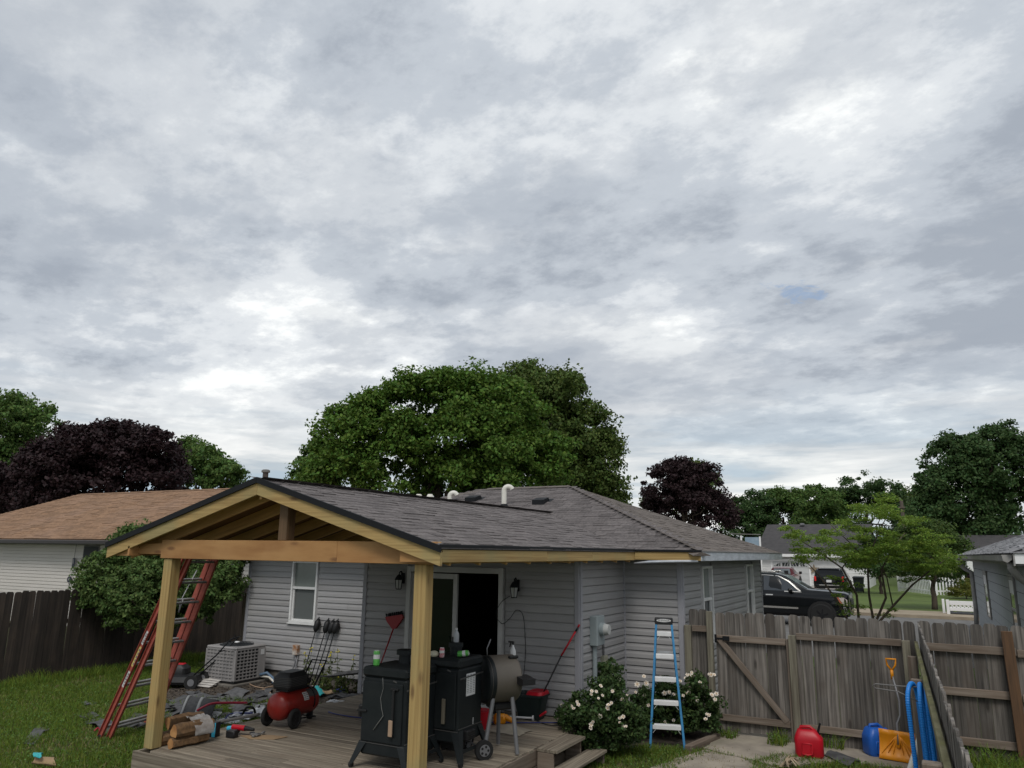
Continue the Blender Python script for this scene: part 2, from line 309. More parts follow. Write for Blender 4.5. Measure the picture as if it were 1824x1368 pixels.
class MB:
    def __init__(s): s.v = []; s.f = []; s.m = []
    def add(s, vs, fs, M=None, mi=0):
        b = len(s.v)
        for q in vs:
            q = Vector(q)
            if M is not None: q = M @ q
            s.v.append((q.x, q.y, q.z))
        for q in fs: s.f.append([i + b for i in q]); s.m.append(mi)
        return s
    def box(s, c, d, ch=0.0, M=None, mi=0):
        x, y, z = d[0] / 2, d[1] / 2, d[2] / 2; cx, cy, cz = c
        if ch <= 0:
            vs = [(cx + a * x, cy + b * y, cz + e * z) for a in (-1, 1) for b in (-1, 1) for e in (-1, 1)]
            return s.add(vs, [(0, 1, 3, 2), (4, 6, 7, 5), (0, 4, 5, 1), (2, 3, 7, 6), (0, 2, 6, 4), (1, 5, 7, 3)], M, mi)
        ch = min(ch, x * .9, y * .9, z * .9)
        vs = []; idx = {}
        for a in (-1, 1):
            for b in (-1, 1):
                for e in (-1, 1):
                    for k in range(3):
                        p = [a * x, b * y, e * z]
                        for j, sg in enumerate((a, b, e)):
                            if j != k: p[j] -= sg * ch
                        idx[a, b, e, k] = len(vs); vs.append((cx + p[0], cy + p[1], cz + p[2]))
        fs = []
        sg = (-1, 1)
        for a in sg:
            q = [idx[a, -1, -1, 0], idx[a, 1, -1, 0], idx[a, 1, 1, 0], idx[a, -1, 1, 0]]; fs.append(q if a > 0 else q[::-1])
            q = [idx[-1, a, -1, 1], idx[-1, a, 1, 1], idx[1, a, 1, 1], idx[1, a, -1, 1]]; fs.append(q if a > 0 else q[::-1])
            q = [idx[-1, -1, a, 2], idx[1, -1, a, 2], idx[1, 1, a, 2], idx[-1, 1, a, 2]]; fs.append(q if a > 0 else q[::-1])
        for a in sg:
            for b in sg:
                q = [idx[a, b, -1, 0], idx[a, b, -1, 1], idx[a, b, 1, 1], idx[a, b, 1, 0]]; fs.append(q if a * b > 0 else q[::-1])
                q = [idx[a, -1, b, 0], idx[a, -1, b, 2], idx[a, 1, b, 2], idx[a, 1, b, 0]]; fs.append(q if a * b < 0 else q[::-1])
                q = [idx[-1, a, b, 1], idx[-1, a, b, 2], idx[1, a, b, 2], idx[1, a, b, 1]]; fs.append(q if a * b > 0 else q[::-1])
                for e in sg:
                    q = [idx[a, b, e, 0], idx[a, b, e, 1], idx[a, b, e, 2]]; fs.append(q if a * b * e > 0 else q[::-1])
        return s.add(vs, fs, M, mi)
    def bar(s, p0, p1, wy, wz, ch=0.0, up=(0, 0, 1), mi=0):
        M, l = along(p0, p1, up); return s.box((0, 0, 0), (l, wy, wz), ch, M, mi)
    def cyl(s, p0, p1, r0, r1=None, n=12, cap=True, mi=0):
        r1 = r0 if r1 is None else r1
        d = Vector(p1) - Vector(p0)
        up = (0, 0, 1) if abs(d.normalized().z) < .9 else (1, 0, 0)
        M = basis(p0, d, z=up); l = d.length
        vs = []
        for xx, r in ((0, r0), (l, r1)):
            for k in range(n):
                a = 2 * math.pi * k / n; vs.append((xx, r * math.cos(a), r * math.sin(a)))
        fs = [(k, (k + 1) % n, n + (k + 1) % n, n + k) for k in range(n)]
        if cap: fs += [tuple(range(n))[::-1], tuple(range(n, 2 * n))]
        return s.add(vs, fs, M, mi)
    def tube(s, pts, r, n=8, closed=False, mi=0, cap=True):
        P = [Vector(p) for p in pts]; m = len(P)
        rr = r if isinstance(r, (list, tuple)) else [r] * m
        vs = []; nrm = None
        for i in range(m):
            a = P[i - 1] if (i > 0 or closed) else P[i]
            b = P[(i + 1) % m] if (i < m - 1 or closed) else P[i]
            t = (b - a).normalized()
            if nrm is None:
                nrm = t.orthogonal().normalized()
            nrm = (nrm - t * nrm.dot(t)).normalized()
            bi = t.cross(nrm)
            for k in range(n):
                an = 2 * math.pi * k / n
                vs.append(P[i] + (nrm * math.cos(an) + bi * math.sin(an)) * rr[i])
        fs = []
        for i in range(m if closed else m - 1):
            j = (i + 1) % m
            for k in range(n): fs.append((i * n + k, i * n + (k + 1) % n, j * n + (k + 1) % n, j * n + k))
        if cap and not closed: fs += [tuple(range(n))[::-1], tuple(range((m - 1) * n, m * n))]
        return s.add(vs, fs, None, mi)
    def lathe(s, prof, n=20, M=None, mi=0, cap=True):
        vs = []
        for r, z in prof:
            for k in range(n):
                a = 2 * math.pi * k / n; vs.append((r * math.cos(a), r * math.sin(a), z))
        fs = []
        for i in range(len(prof) - 1):
            for k in range(n): fs.append((i * n + k, i * n + (k + 1) % n, (i + 1) * n + (k + 1) % n, (i + 1) * n + k))
        if cap: fs += [tuple(range(n))[::-1], tuple(range((len(prof) - 1) * n, len(prof) * n))]
        return s.add(vs, fs, M, mi)
    def prism(s, poly, d, M=None, mi=0):       # polygon in local XY, thickness along local Z (centred)
        n = len(poly)
        vs = [(x, y, -d / 2) for x, y in poly] + [(x, y, d / 2) for x, y in poly]
        fs = [tuple(range(n))[::-1], tuple(range(n, 2 * n))] + [(k, (k + 1) % n, n + (k + 1) % n, n + k) for k in range(n)]
        return s.add(vs, fs, M, mi)
    def ell(s, c, r, nu=12, nv=8, M=None, mi=0):
        prof = [(math.sin(math.pi * i / nv), -math.cos(math.pi * i / nv)) for i in range(nv + 1)]
        vs = [(c[0] + r[0] * a * math.cos(2 * math.pi * k / nu), c[1] + r[1] * a * math.sin(2 * math.pi * k / nu), c[2] + r[2] * z) for a, z in prof for k in range(nu)]
        fs = [(i * nu + k, i * nu + (k + 1) % nu, (i + 1) * nu + (k + 1) % nu, (i + 1) * nu + k) for i in range(nv) for k in range(nu)]
        return s.add(vs, fs, M, mi)
    def loft(s, rings, cap=True, mi=0, M=None, closed=True):
        n = len(rings[0]); vs = [p for r in rings for p in r]; fs = []
        for i in range(len(rings) - 1):
            for k in range(n if closed else n - 1): fs.append((i * n + k, i * n + (k + 1) % n, (i + 1) * n + (k + 1) % n, (i + 1) * n + k))
        if cap: fs += [tuple(range(n))[::-1], tuple(range((len(rings) - 1) * n, len(rings) * n))]
        return s.add(vs, fs, M, mi)
    def mesh(s, name, mats, smooth=None):
        me = bpy.data.meshes.new(name); me.from_pydata(s.v, [], s.f)
        for m in (mats if isinstance(mats, (list, tuple)) else [mats]): me.materials.append(m)
        if any(s.m): me.polygons.foreach_set('material_index', s.m)
        if smooth:
            me.polygons.foreach_set('use_smooth', [True] * len(s.f))
            if smooth is not True: me.set_sharp_from_angle(angle=R(smooth))
        me.validate(); me.update(); return me

def tag(o, label=None, cat=None, group=None, kind=None):
    if label: o['label'] = label
    if cat: o['category'] = cat
    if group: o['group'] = group
    if kind: o['kind'] = kind
    return o
def O(name, me, parent=None, M=None, label=None, cat=None, group=None, kind=None):
    """link one mesh object; M is its WORLD matrix"""
    o = bpy.data.objects.new(name, me); COL.objects.link(o)
    M = Matrix() if M is None else M
    if parent is not None:
        o.parent = parent; o.matrix_basis = WM[parent.name].inverted() @ M
    else: o.matrix_basis = M
    WM[o.name] = M.copy()
    return tag(o, label, cat, group, kind)
def E(name, loc, label, cat, group=None, rz=0.0):
    return O(name, None, None, T(*loc) @ RZ(rz), label, cat, group, 'thing')
def P(name, mb, mats, parent, smooth=None, M=None, label=None):
    """a part; the builder's coordinates are the parent's local ones unless M (world) is given"""
    me = mb.mesh(name, mats, smooth) if isinstance(mb, MB) else mb
    return O(name, me, parent, WM[parent.name] if M is None else M, label)
def recentre(mb):
    c = np.array(mb.v); c = (c.min(0) + c.max(0)) / 2
    mb.v = [(a - c[0], b - c[1], d - c[2]) for a, b, d in mb.v]; return Vector(c)
_cache = {}
def boardmesh(l, wy, wz, m, ch=0.004):
    k = ('b', round(l, 3), round(wy, 3), round(wz, 3), m.name, ch)
    if k not in _cache: _cache[k] = MB().box((0, 0, 0), (l, wy, wz), ch).mesh('board', m)
    return _cache[k]
def board(name, p0, p1, wy, wz, m, parent, up=(0, 0, 1), ch=0.004, label=None):
    M, l = along(p0, p1, up); return O(name, boardmesh(l, wy, wz, m, ch), parent, M, label)
def npmesh(name, V, F, mats, smooth=False):
    """V (n,3), F (m,k) constant k, built fast"""
    me = bpy.data.meshes.new(name); V = np.asarray(V, np.float32); F = np.asarray(F, np.int32)
    me.vertices.add(len(V)); me.vertices.foreach_set('co', V.ravel())
    me.loops.add(F.size); me.loops.foreach_set('vertex_index', F.ravel())
    me.polygons.add(len(F)); me.polygons.foreach_set('loop_start', np.arange(0, F.size, F.shape[1], dtype=np.int32))
    if smooth: me.polygons.foreach_set('use_smooth', np.ones(len(F), bool))
    for m in (mats if isinstance(mats, (list, tuple)) else [mats]): me.materials.append(m)
    me.update(calc_edges=True); return me
def ftext(name, body, size, m, parent, M, ext=.004):
    cu = bpy.data.curves.new('tmp', 'FONT'); cu.body = body; cu.size = size; cu.extrude = ext; cu.align_x = 'CENTER'; cu.align_y = 'CENTER'; cu.space_character = 1.25
    o = bpy.data.objects.new('tmp', cu); COL.objects.link(o); bpy.context.view_layer.update()
    me = bpy.data.meshes.new_from_object(o.evaluated_get(bpy.context.evaluated_depsgraph_get())); bpy.data.objects.remove(o); me.name = name; me.materials.clear(); me.materials.append(m)
    return O(name, me, parent, M)
def cord(name, pts, r_, m, lab, cat='cord'):
    P_ = [Vector(p) for p in pts]; out = []
    for i in range(len(P_) - 1):
        p0, p1, p2, p3 = P_[max(i - 1, 0)], P_[i], P_[i + 1], P_[min(i + 2, len(P_) - 1)]
        for k in range(6):
            t = k / 6; out.append(.5 * ((2 * p1) + (p2 - p0) * t + (2 * p0 - 5 * p1 + 4 * p2 - p3) * t * t + (3 * p1 - p0 - 3 * p2 + p3) * t ** 3))
    out.append(P_[-1]); return tag(O(name, MB().tube(out, r_, 6).mesh(name, m, True)), lab, cat)
def gz(y):                                   # the ground rises a little towards the street
    t = min(1, max(0, (y - 13.5) / 6.5)); return 0.1 * t * t * (3 - 2 * t)

# ------------------------------------------------------------------ ground, paths, street
gx = sorted(set([-400, -250, -150, -90, -60] + list(np.arange(-45, 30, 1.0)) + [40, 60, 100, 180, 400]))
gy = sorted(set([-60, -30, -10] + list(np.arange(-4, 30, 0.8)) + [35, 45, 60, 90, 140, 220, 400, 700]))
V = [(x, y, gz(y)) for y in gy for x in gx]; nx = len(gx)
F = [(j * nx + i, j * nx + i + 1, (j + 1) * nx + i + 1, (j + 1) * nx + i) for j in range(len(gy) - 1) for i in range(nx - 1)]
O('ground', npmesh('ground', V, F, GROUND, True), kind='structure')
def sheet(name, poly, z, m, h=0.0, label=None):
    mb = MB()
    if h: mb.prism(poly, h, T(0, 0, z - h / 2))
    else: mb.add([(x, y, z) for x, y in poly], [tuple(range(len(poly)))])
    return O(name, mb.mesh(name, m), kind='structure')
def wob(poly, step, amp, seed):
    r = random.Random(seed); out = []
    for i, p in enumerate(poly):
        q = poly[(i + 1) % len(poly)]; d = math.dist(p, q); n = max(1, int(d / step))
        for k in range(n):
            t = k / n; out.append((p[0] + (q[0] - p[0]) * t + r.uniform(-amp, amp), p[1] + (q[1] - p[1]) * t + r.uniform(-amp, amp)))
    return out
sheet('concrete_path', wob([(-2.92, 11.12), (-1.95, 10.75), (-1.25, 11.35), (-0.3, 11.5), (-0.3, 12.7), (-2.98, 12.7)], .25, .03, 1), 0.035, CONCR, 0.06)
sheet('concrete_slab', wob([(-3.3, 9.8), (-3.0, 9.1), (-2.1, 9.1), (-1.85, 10.65), (-2.2, 10.8), (-2.92, 11.07)], .22, .03, 2), 0.03, CONCR, 0.06)
sheet('mulch_bed', wob([(-12.9, 9.7), (-11.4, 9.3), (-9.6, 9.9), (-8.3, 9.9), (-8.3, 12.1), (-12.95, 12.1)], .3, .08, 3), 0.012, SOIL)
sheet('flower_bed', wob([(-4.5, 10.0), (-3.3, 10.9), (-2.9, 12.2), (-4.5, 12.2)], .3, .05, 4), 0.010, SOIL)
zs = 0.1
sheet('street', [(-120, 21.6), (120, 21.6), (120, 37.4), (-120, 37.4)], zs + .006, STREET)
sheet('kerb', [(-120, 37.4), (120, 37.4), (120, 37.58), (-120, 37.58)], zs + .13, WALK, 0.2)
sheet('sidewalk', [(-120, 37.59), (120, 37.59), (120, 40.6), (-120, 40.6)], zs + .12, WALK, 0.15)
sheet('driveway', [(-15.5, 40.61), (-5.0, 40.61), (-4.8, 65.9), (-17.5, 65.9)], zs + .13, DRIVE, 0.06)
sheet('far_lawn', [(-4.98, 40.61), (60, 40.61), (60, 100), (-4.7, 100)], zs + .11, FARLAWN)
sheet('near_verge', [(-30, 19.6), (30, 19.6), (30, 21.5), (-30, 21.5)], zs + .012, FARLAWN)

# ------------------------------------------------------------------ the grey house
EXP = 0.1155
def siding(parent, p0, d, L, z0, z1, openings=(), m=SIDING, e=EXP):
    """lapped courses, each a piece; d is the wall's running direction, the outside is to its right"""
    d = Vector(d); z = z0; M0 = basis(p0, d, z=(0, 0, 1))
    while z < z1 - 0.01:
        h = min(e, z1 - z); seg = [(0.0, L)]
        for a, b, c0, c1 in openings:
            if z + h * .5 > c0 and z + h * .5 < c1:
                seg = [x for s0, s1 in seg for x in ((s0, min(s1, a)), (max(s0, b), s1)) if x[1] - x[0] > 0.02]
        sr_ = random.Random(int(z * 1000) + int(L * 100)); s2 = []
        for s0, s1 in seg:
            if s1 - s0 > 2.4 and sr_.random() < .55: c_ = round(s0 + (s1 - s0) * sr_.choice((.3, .45, .6, .72)), 2); s2 += [(s0, c_), (c_ - .012, s1)]
            else: s2.append((s0, s1))
        for s0, s1 in s2:
            l = s1 - s0; k = ('s', round(l, 3), round(h, 3), m.name)
            if k not in _cache:
                pr = [(0, 0), (-.024, .0), (-.027, .004), (-.024, h * .52), (-.017, h * .70), (-.015, h * .885), (-.001, h * .90), (-.001, h + .004), (0, h + .004)]
                _cache[k] = MB().loft([[(0, y, zz) for y, zz in pr][::-1], [(l, y, zz) for y, zz in pr][::-1]]).mesh('siding_plank', m)
            O('siding_plank', _cache[k], parent, M0 @ T(s0, -.0012 * (s0 > .05), z - p0[2]))
        z += h
HOUSE = E('house', (-8.2, 15.4, 0.0), 'grey vinyl sided ranch house with brown grey hip roof and a bumped out back room', 'house')
YB, XL, XR, YF = 12.13, -12.98, -3.455, 18.75          # back wall, left end, right wall, far end
YD, BL, BR = 10.30, -8.32, -4.43                        # bumped out room
ZT = 2.58
def wallpart(boxes, label=None):
    mb = MB()
    for c, d in boxes: mb.box(c, d)
    return P('wall', mb, SIDING, HOUSE, M=Matrix(), label=label)
def wb(x0, x1, y0, y1, z0, z1): return ((x0 + x1) / 2, (y0 + y1) / 2, (z0 + z1) / 2), (x1 - x0, y1 - y0, z1 - z0)
# left back wall with a window
WX0, WX1, WZ0, WZ1 = -11.72, -11.01, 1.155, 2.40
wl1 = wallpart([wb(XL, WX0, YB, YB + .14, .2, ZT), wb(WX1, BL, YB, YB + .14, .2, ZT), wb(WX0, WX1, YB, YB + .14, .2, WZ0), wb(WX0, WX1, YB, YB + .14, WZ1, ZT)])
siding(wl1, (XL, YB, .2), (1, 0, 0), BL - XL, .205, ZT, [(WX0 - XL - .03, WX1 - XL + .03, WZ0 - .03, WZ1 + .03)])
fl = MB(); fl.box(*wb(XL + .03, XR - .03, YB + .02, YF - .03, -.1, .2)); fl.box(*wb(BL + .03, BR - .03, YD + .02, YB + .1, -.1, .38))
P('foundation', fl, FOUND, HOUSE, M=Matrix())
# bumped out room: front wall with the sliding door, and its right side
DX0, DX1, DZ1 = -7.42, -5.64, 2.40
wl2 = wallpart([wb(BL, DX0, YD, YD + .12, .38, ZT), wb(DX1, BR, YD, YD + .12, .38, ZT), wb(DX0, DX1, YD, YD + .12, DZ1, ZT)])
siding(wl2, (BL, YD, .39), (1, 0, 0), BR - BL, .39, ZT - .09, [(DX0 - BL - .02, DX1 - BL + .02, 0, DZ1 + .02)])
wl3 = wallpart([wb(BR - .12, BR, YD, YB, .2, ZT)])
siding(wl3, (BR, YD, .2), (0, 1, 0), YB - YD, .205, ZT)
wallpart([wb(BL, BL + .12, YD + .121, YB, .2, ZT)])
wl4 = wallpart([wb(BR, XR, YB, YB + .14, .2, ZT)])
siding(wl4, (BR, YB, .2), (1, 0, 0), XR - BR, .205, ZT)
# right wall with two windows
RW = [(13.30, 14.0), (17.0, 17.72)]; RZ0, RZ1 = 1.15, 2.44
bx = [wb(XR - .14, XR, YB + .141, RW[0][0], .2, ZT), wb(XR - .14, XR, RW[0][1], RW[1][0], .2, ZT), wb(XR - .14, XR, RW[1][1], YF, .2, ZT)]
for a, b in RW: bx += [wb(XR - .14, XR, a, b, .2, RZ0), wb(XR - .14, XR, a, b, RZ1, ZT)]
wl5 = wallpart(bx)
siding(wl5, (XR, YB, .2), (0, 1, 0), YF - YB, .205, ZT, [(a - YB - .03, b - YB + .03, RZ0 - .03, RZ1 + .03) for a, b in RW])
wallpart([wb(XL, XR, YF, YF + .14, .2, ZT)]); wallpart([wb(XL, XL + .14, YB + .141, YF, .2, ZT)])
def trimpost(parent, x, y, sx, sy, z0, z1):
    mb = MB(); mb.box((x + sx * .035, y, (z0 + z1) / 2), (.075, .05, z1 - z0), .006); mb.box((x, y + sy * .035, (z0 + z1) / 2), (.05, .075, z1 - z0), .006)
    P('corner_trim', mb, TRIM, parent, M=Matrix())
trimpost(wl1, XL - .012, YB - .012, 1, 1, .19, ZT); trimpost(wl2, BL - .012, YD - .012, 1, 1, .36, ZT)
trimpost(wl2, BR + .012, YD - .012, -1, 1, .36, ZT); trimpost(wl5, XR + .012, YB - .012, -1, 1, .19, ZT); trimpost(wl5, XR + .012, YF - .0, -1, -1, .19, ZT)
P('inside_corner_trim', MB().box((BR + .02, YB - .02, 1.39), (.04, .04, 2.38), .006), TRIM, wl4, M=Matrix())
def sash_window(M, w_, h, upper, lower, mid=0.55, fw=.045):
    """double hung window; M puts local X along the wall, -Y outside, Z up, origin at lower left of the opening"""
    f = MB()
    f.box((w_ / 2, -.012, fw / 2), (w_, .08, fw), .005); f.box((w_ / 2, -.012, h - fw / 2), (w_, .08, fw), .005)
    for x in (fw / 2, w_ - fw / 2): f.box((x, -.012, h / 2), (fw, .08, h - 2 * fw), .005)
    f.box((w_ / 2, -.03, -.012), (w_ + .06, .075, .022), .004)
    o = P('window', f, WHITE, HOUSE, M=M)
    s = MB(); zm = h * mid
    s.box((w_ / 2, -.008, zm), (w_ - 2 * fw, .05, .05), .004)
    for x in (fw + .018, w_ - fw - .018): s.box((x, .003, (fw + zm - .025) / 2), (.034, .035, zm - .025 - fw), .003)
    s.box((w_ / 2, .003, fw + .018), (w_ - 2 * fw - .07, .035, .034), .003)
    P('sash', s, WHITE, o, M=M)
    P('pane', MB().box((w_ / 2, .02, (zm + .025 + h - fw) / 2), (w_ - 2 * fw + .01, .008, h - fw - zm - .025 + .01)), upper, o, M=M)
    P('pane', MB().box((w_ / 2, .028, (fw + zm) / 2), (w_ - 2 * fw, .008, zm - fw)), lower, o, M=M)
    return o
sash_window(T(WX0, YB, WZ0), WX1 - WX0, WZ1 - WZ0, CURT, SCREEN, .56)
for a, b in RW: sash_window(basis((XR, a, RZ0), (0, 1, 0), z=(0, 0, 1)), b - a, RZ1 - RZ0, CURT, GLASS, .56)
# sliding door: frame, fixed pane on the left, slid panel, dark room behind
f = MB(); dw = DX1 - DX0; dz = DZ1 - .39
for x in (.04, dw - .04): f.box((x, -.01, dz / 2), (.08, .14, dz), .006)
f.box((dw / 2, -.01, dz - .045), (dw - .16, .14, .09), .006); f.box((dw / 2, -.005, .02), (dw - .16, .13, .04), .004)
door = P('sliding_door', f, DOORFR, HOUSE, M=T(DX0, YD, .39))
s = MB(); sx0, sx1 = .08, dw * .52
for x in (sx0 + .035, sx1 - .04): s.box((x, .02, dz / 2 - .03), (.075, .05, dz - .16), .005)
for z in (.08, dz - .15): s.box(((sx0 + sx1) / 2, .02, z), (sx1 - sx0 - .15, .05, .08), .005)
P('door_panel', s, DOORFR, door, M=T(DX0, YD, .39))
P('pane', MB().box(((sx0 + sx1) / 2, .02, dz / 2 - .03), (sx1 - sx0 - .14, .012, dz - .28)), DGLASS, door, M=T(DX0, YD, .39))
P('handle', MB().box((sx1 - .04, -.02, .86), (.025, .035, .20), .006), BLACK, door, M=T(DX0, YD, .39))
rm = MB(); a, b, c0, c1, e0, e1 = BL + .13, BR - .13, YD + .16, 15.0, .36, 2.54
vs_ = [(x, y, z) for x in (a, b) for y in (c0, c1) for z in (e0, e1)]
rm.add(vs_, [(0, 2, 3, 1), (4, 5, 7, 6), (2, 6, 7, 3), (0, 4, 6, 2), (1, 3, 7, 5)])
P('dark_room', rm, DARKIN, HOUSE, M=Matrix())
# bare header above the door wall and the exposed soffit strip of the bumped out room
P('header_board', MB().box(((BL + BR) / 2, YD - .015, ZT - .042), (BR - BL - .06, .03, .085), .004), WOOD_RAFT, HOUSE, M=Matrix())

# main roof: hip with ridge along X
EX0, EX1, EY0, EY1, EZ = -13.35, -3.0, 11.65, 19.1, 2.68
RY_, RZ_ = 15.55, 4.095; RX0, RX1 = -9.1, -6.9
PXL, PXR, PRX, PRZ, PY0 = -9.06, -4.05, -6.53, 3.41, 6.10   # porch roof: eaves, ridge, front
VY = EY0 + (PRZ - EZ) / (RZ_ - EZ) * (RY_ - EY0)            # where the porch ridge meets the main slope
rf = MB()
rf.add([(EX0, EY0, EZ - .03), (EX1, EY0, EZ - .03), (RX1, RY_, RZ_ - .03), (RX0, RY_, RZ_ - .03), (EX1, EY1, EZ - .03), (EX0, EY1, EZ - .03)],
       [(0, 1, 2, 3), (1, 4, 2), (4, 5, 3, 2), (5, 0, 3)])
roof = P('roof', rf, SHB, HOUSE, M=Matrix())
P('soffit', MB().box(*wb(EX0 + .03, EX1 - .03, EY0 + .03, EY1 - .03, 2.575, 2.60)), TAUPE, HOUSE, M=Matrix())
TABS = []
def tab(mb, o, s, t, n, w_, e, th):
    a = o; ov = e * 1.35
    vs = [a + n * th, a + s * w_ + n * th, a + s * w_ + t * ov + n * .002, a + t * ov + n * .002, a, a + s * w_]
    mb.add(vs, [(0, 1, 2, 3), (4, 5, 1, 0), (4, 0, 3), (5, 2, 1)])
def shingles(o, sdir, tdir, rows, exp, rng_f, seed, mb, th=(.006, .013), wr=(.14, .34), indiv=None):
    r = random.Random(seed); s = Vector(sdir).normalized(); t = Vector(tdir).normalized(); n = s.cross(t)
    if n.z < 0: n = -n
    for i in range(rows):
        for a, b in rng_f(i * exp):
            x = a - r.uniform(0, .12); prev = False
            while x < b:
                w_ = r.uniform(*wr); x0 = max(x, a); x1 = min(x + w_, b)
                thk = th[0] if prev else r.choice(th); prev = not prev if r.random() < .8 else prev
                if x1 - x0 > .03:
                    q = Vector(o) + s * x0 + t * (i * exp) + n * (.003 + r.uniform(0, .002))
                    if indiv is not None: indiv.append((q, s, t, n, x1 - x0, exp, thk))
                    else: tab(mb, q, s, t, n, x1 - x0, exp, thk)
                x += w_ + .004
sl = math.hypot(RY_ - EY0, RZ_ - EZ); k_ = (RY_ - EY0) / sl
def front_rng(tt):
    h = tt * k_; fr = h / (RY_ - EY0)
    a = EX0 + (RX0 - EX0) * fr; b = EX1 + (RX1 - EX1) * fr
    if h < VY - EY0:
        q = h / (VY - EY0); return [(a - EX0, PXL + (PRX - PXL) * q + .2 - EX0), (PXR + (PRX - PXR) * q - .24 - EX0, b - EX0)]
    return [(a - EX0, b - EX0)]
mbm = MB()
mbf = MB(); shingles((EX0, EY0, EZ), (1, 0, 0), (0, RY_ - EY0, RZ_ - EZ), int(sl / .14), .14, front_rng, 5, mbf); tag(P('shingle_field', mbf, SHG, roof, M=Matrix()), kind='stuff')
def right_rng(tt):
    h = tt * (EX1 - RX1) / math.hypot(EX1 - RX1, RZ_ - EZ); q = h / (EX1 - RX1)
    return [((RY_ - EY0) * q, (EY1 - EY0) - (EY1 - RY_) * q)]
shingles((EX1, EY0, EZ), (0, 1, 0), (RX1 - EX1, 0, RZ_ - EZ), int(math.hypot(EX1 - RX1, RZ_ - EZ) / .14), .14, right_rng, 6, mbm)
tag(P('shingle_field', mbm, SHB, roof, M=Matrix()), kind='stuff')
def caps(p0, p1, m, parent, w_=.15, step=.17, drop=.045, name='hip_cap'):
    p0, p1 = Vector(p0), Vector(p1); L_ = (p1 - p0).length; n = int(L_ / step)
    mb = MB(); l = step * 1.5
    vs = [(0, -w_, -drop + .008), (0, 0, .012), (0, w_, -drop + .008), (l, -w_, -drop + .002), (l, 0, .004), (l, w_, -drop + .002), (0, -w_, -drop), (0, w_, -drop)]
    mb.add(vs, [(0, 1, 4, 3), (1, 2, 5, 4), (6, 1, 0), (6, 7, 1), (7, 2, 1)])
    me = mb.mesh(name, m); M0 = basis(p0, p1 - p0, z=(0, 0, 1))
    for i in range(n): O(name, me, parent, M0 @ T(i * step, random.uniform(-.006, .006), .006) @ RX(random.uniform(-.02, .02)))
caps((EX1 + .02, EY0 - .02, EZ - .025), (RX1, RY_, RZ_ - .014), SHB, roof)
caps((RX1, RY_, RZ_ + .004), (RX0, RY_, RZ_ + .004), SHB, roof, name='ridge_cap')
caps((EX0, EY0, EZ), (RX0, RY_, RZ_), SHB, roof)
# fascia of the main house
fz0, fz1 = 2.545, 2.672
board('fascia_board', (PXR - .034, EY0 + .012, (fz0 + fz1) / 2), (EX1 - .002, EY0 + .012, (fz0 + fz1) / 2), .035, fz1 - fz0, WOOD_NEW, HOUSE)
board('fascia_board', (EX1, EY0 + .0, (fz0 + fz1) / 2), (EX1, EY1, (fz0 + fz1) / 2), .03, fz1 - fz0 + .01, ALU, HOUSE, label='white metal covered fascia board')
board('fascia_board', (EX0, EY0 + .012, (fz0 + fz1) / 2), (PXL - .02, EY0 + .012, (fz0 + fz1) / 2), .035, fz1 - fz0, ALU, HOUSE)
board('drip_edge', (PXR + .02, EY0 - .012, 2.688), (EX1 + .02, EY0 - .012, 2.688), .03, .035, BLACK, HOUSE)
board('drip_edge', (EX1 + .012, EY0 - .02, 2.684), (EX1 + .012, EY1, 2.684), .025, .02, TAUPE, HOUSE)
lt = MB(); lt.tube([(-4.05, 11.62, 2.49), (-3.8, 11.60, 2.515), (-3.4, 11.63, 2.53), (-3.05, 11.66, 2.54)], [.012, .02, .02, .02], 6)
P('loose_soffit_strip', lt, ALU, HOUSE, True, M=Matrix())

# ------------------------------------------------------------------ porch roof on posts
PORCH = E('porch_roof', (-6.5, 6.3, 0.38), 'new gabled patio roof of fresh yellow lumber with grey shingles on two square posts', 'patio roof')
PYV = VY
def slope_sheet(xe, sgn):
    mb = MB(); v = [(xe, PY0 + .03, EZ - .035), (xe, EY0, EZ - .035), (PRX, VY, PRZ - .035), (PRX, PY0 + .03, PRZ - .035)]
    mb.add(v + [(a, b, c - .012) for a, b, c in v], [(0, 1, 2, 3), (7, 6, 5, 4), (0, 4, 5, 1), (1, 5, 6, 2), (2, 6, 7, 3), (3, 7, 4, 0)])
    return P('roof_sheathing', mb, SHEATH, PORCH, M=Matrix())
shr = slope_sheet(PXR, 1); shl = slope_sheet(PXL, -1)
sR = math.hypot(PXR - PRX, PRZ - EZ)
def porch_rng(tt):
    q = (tt + .2) / sR; return [(0, (EY0 - PY0) + (VY - EY0) * q)]
ind = []
shingles((PXR + .012, PY0, EZ - .018), (0, 1, 0), (PRX - PXR, 0, PRZ - EZ), int(sR / .14) + 1, .142, porch_rng, 9, None, indiv=ind, th=(.007, .014), wr=(.16, .36))
ind.sort(key=lambda q: (q[0] - EYE).length)
shm = {}
for q, s, t, n, w_, e, th in ind[:298]:
    k = (round(w_ / .03), th)
    if k not in shm:
        mb = MB(); tab(mb, Vector(), Vector((1, 0, 0)), Vector((0, 1, 0)), Vector((0, 0, 1)), max(.03, k[0] * .03), e, th); shm[k] = mb.mesh('shingle', SHG)
    O('shingle', shm[k], shr, basis(q, s, z=n))
mb = MB()
for q in ind[298:]: tab(mb, *q[:4], q[4], q[5], q[6])
tag(P('shingle_field', mb, SHG, shr, M=Matrix()), kind='stuff')
mb = MB(); shingles((PXL - .012, PY0, EZ - .018), (0, 1, 0), (PRX - PXL, 0, PRZ - EZ), int(sR / .14) + 1, .142, porch_rng, 10, mb)
tag(P('shingle_field', mb, SHG, shl, M=Matrix()), kind='stuff')
caps((PRX, PY0 - .01, PRZ - .008), (PRX, VY + .02, PRZ - .008), SHG, shr, w_=.14, name='ridge_cap')
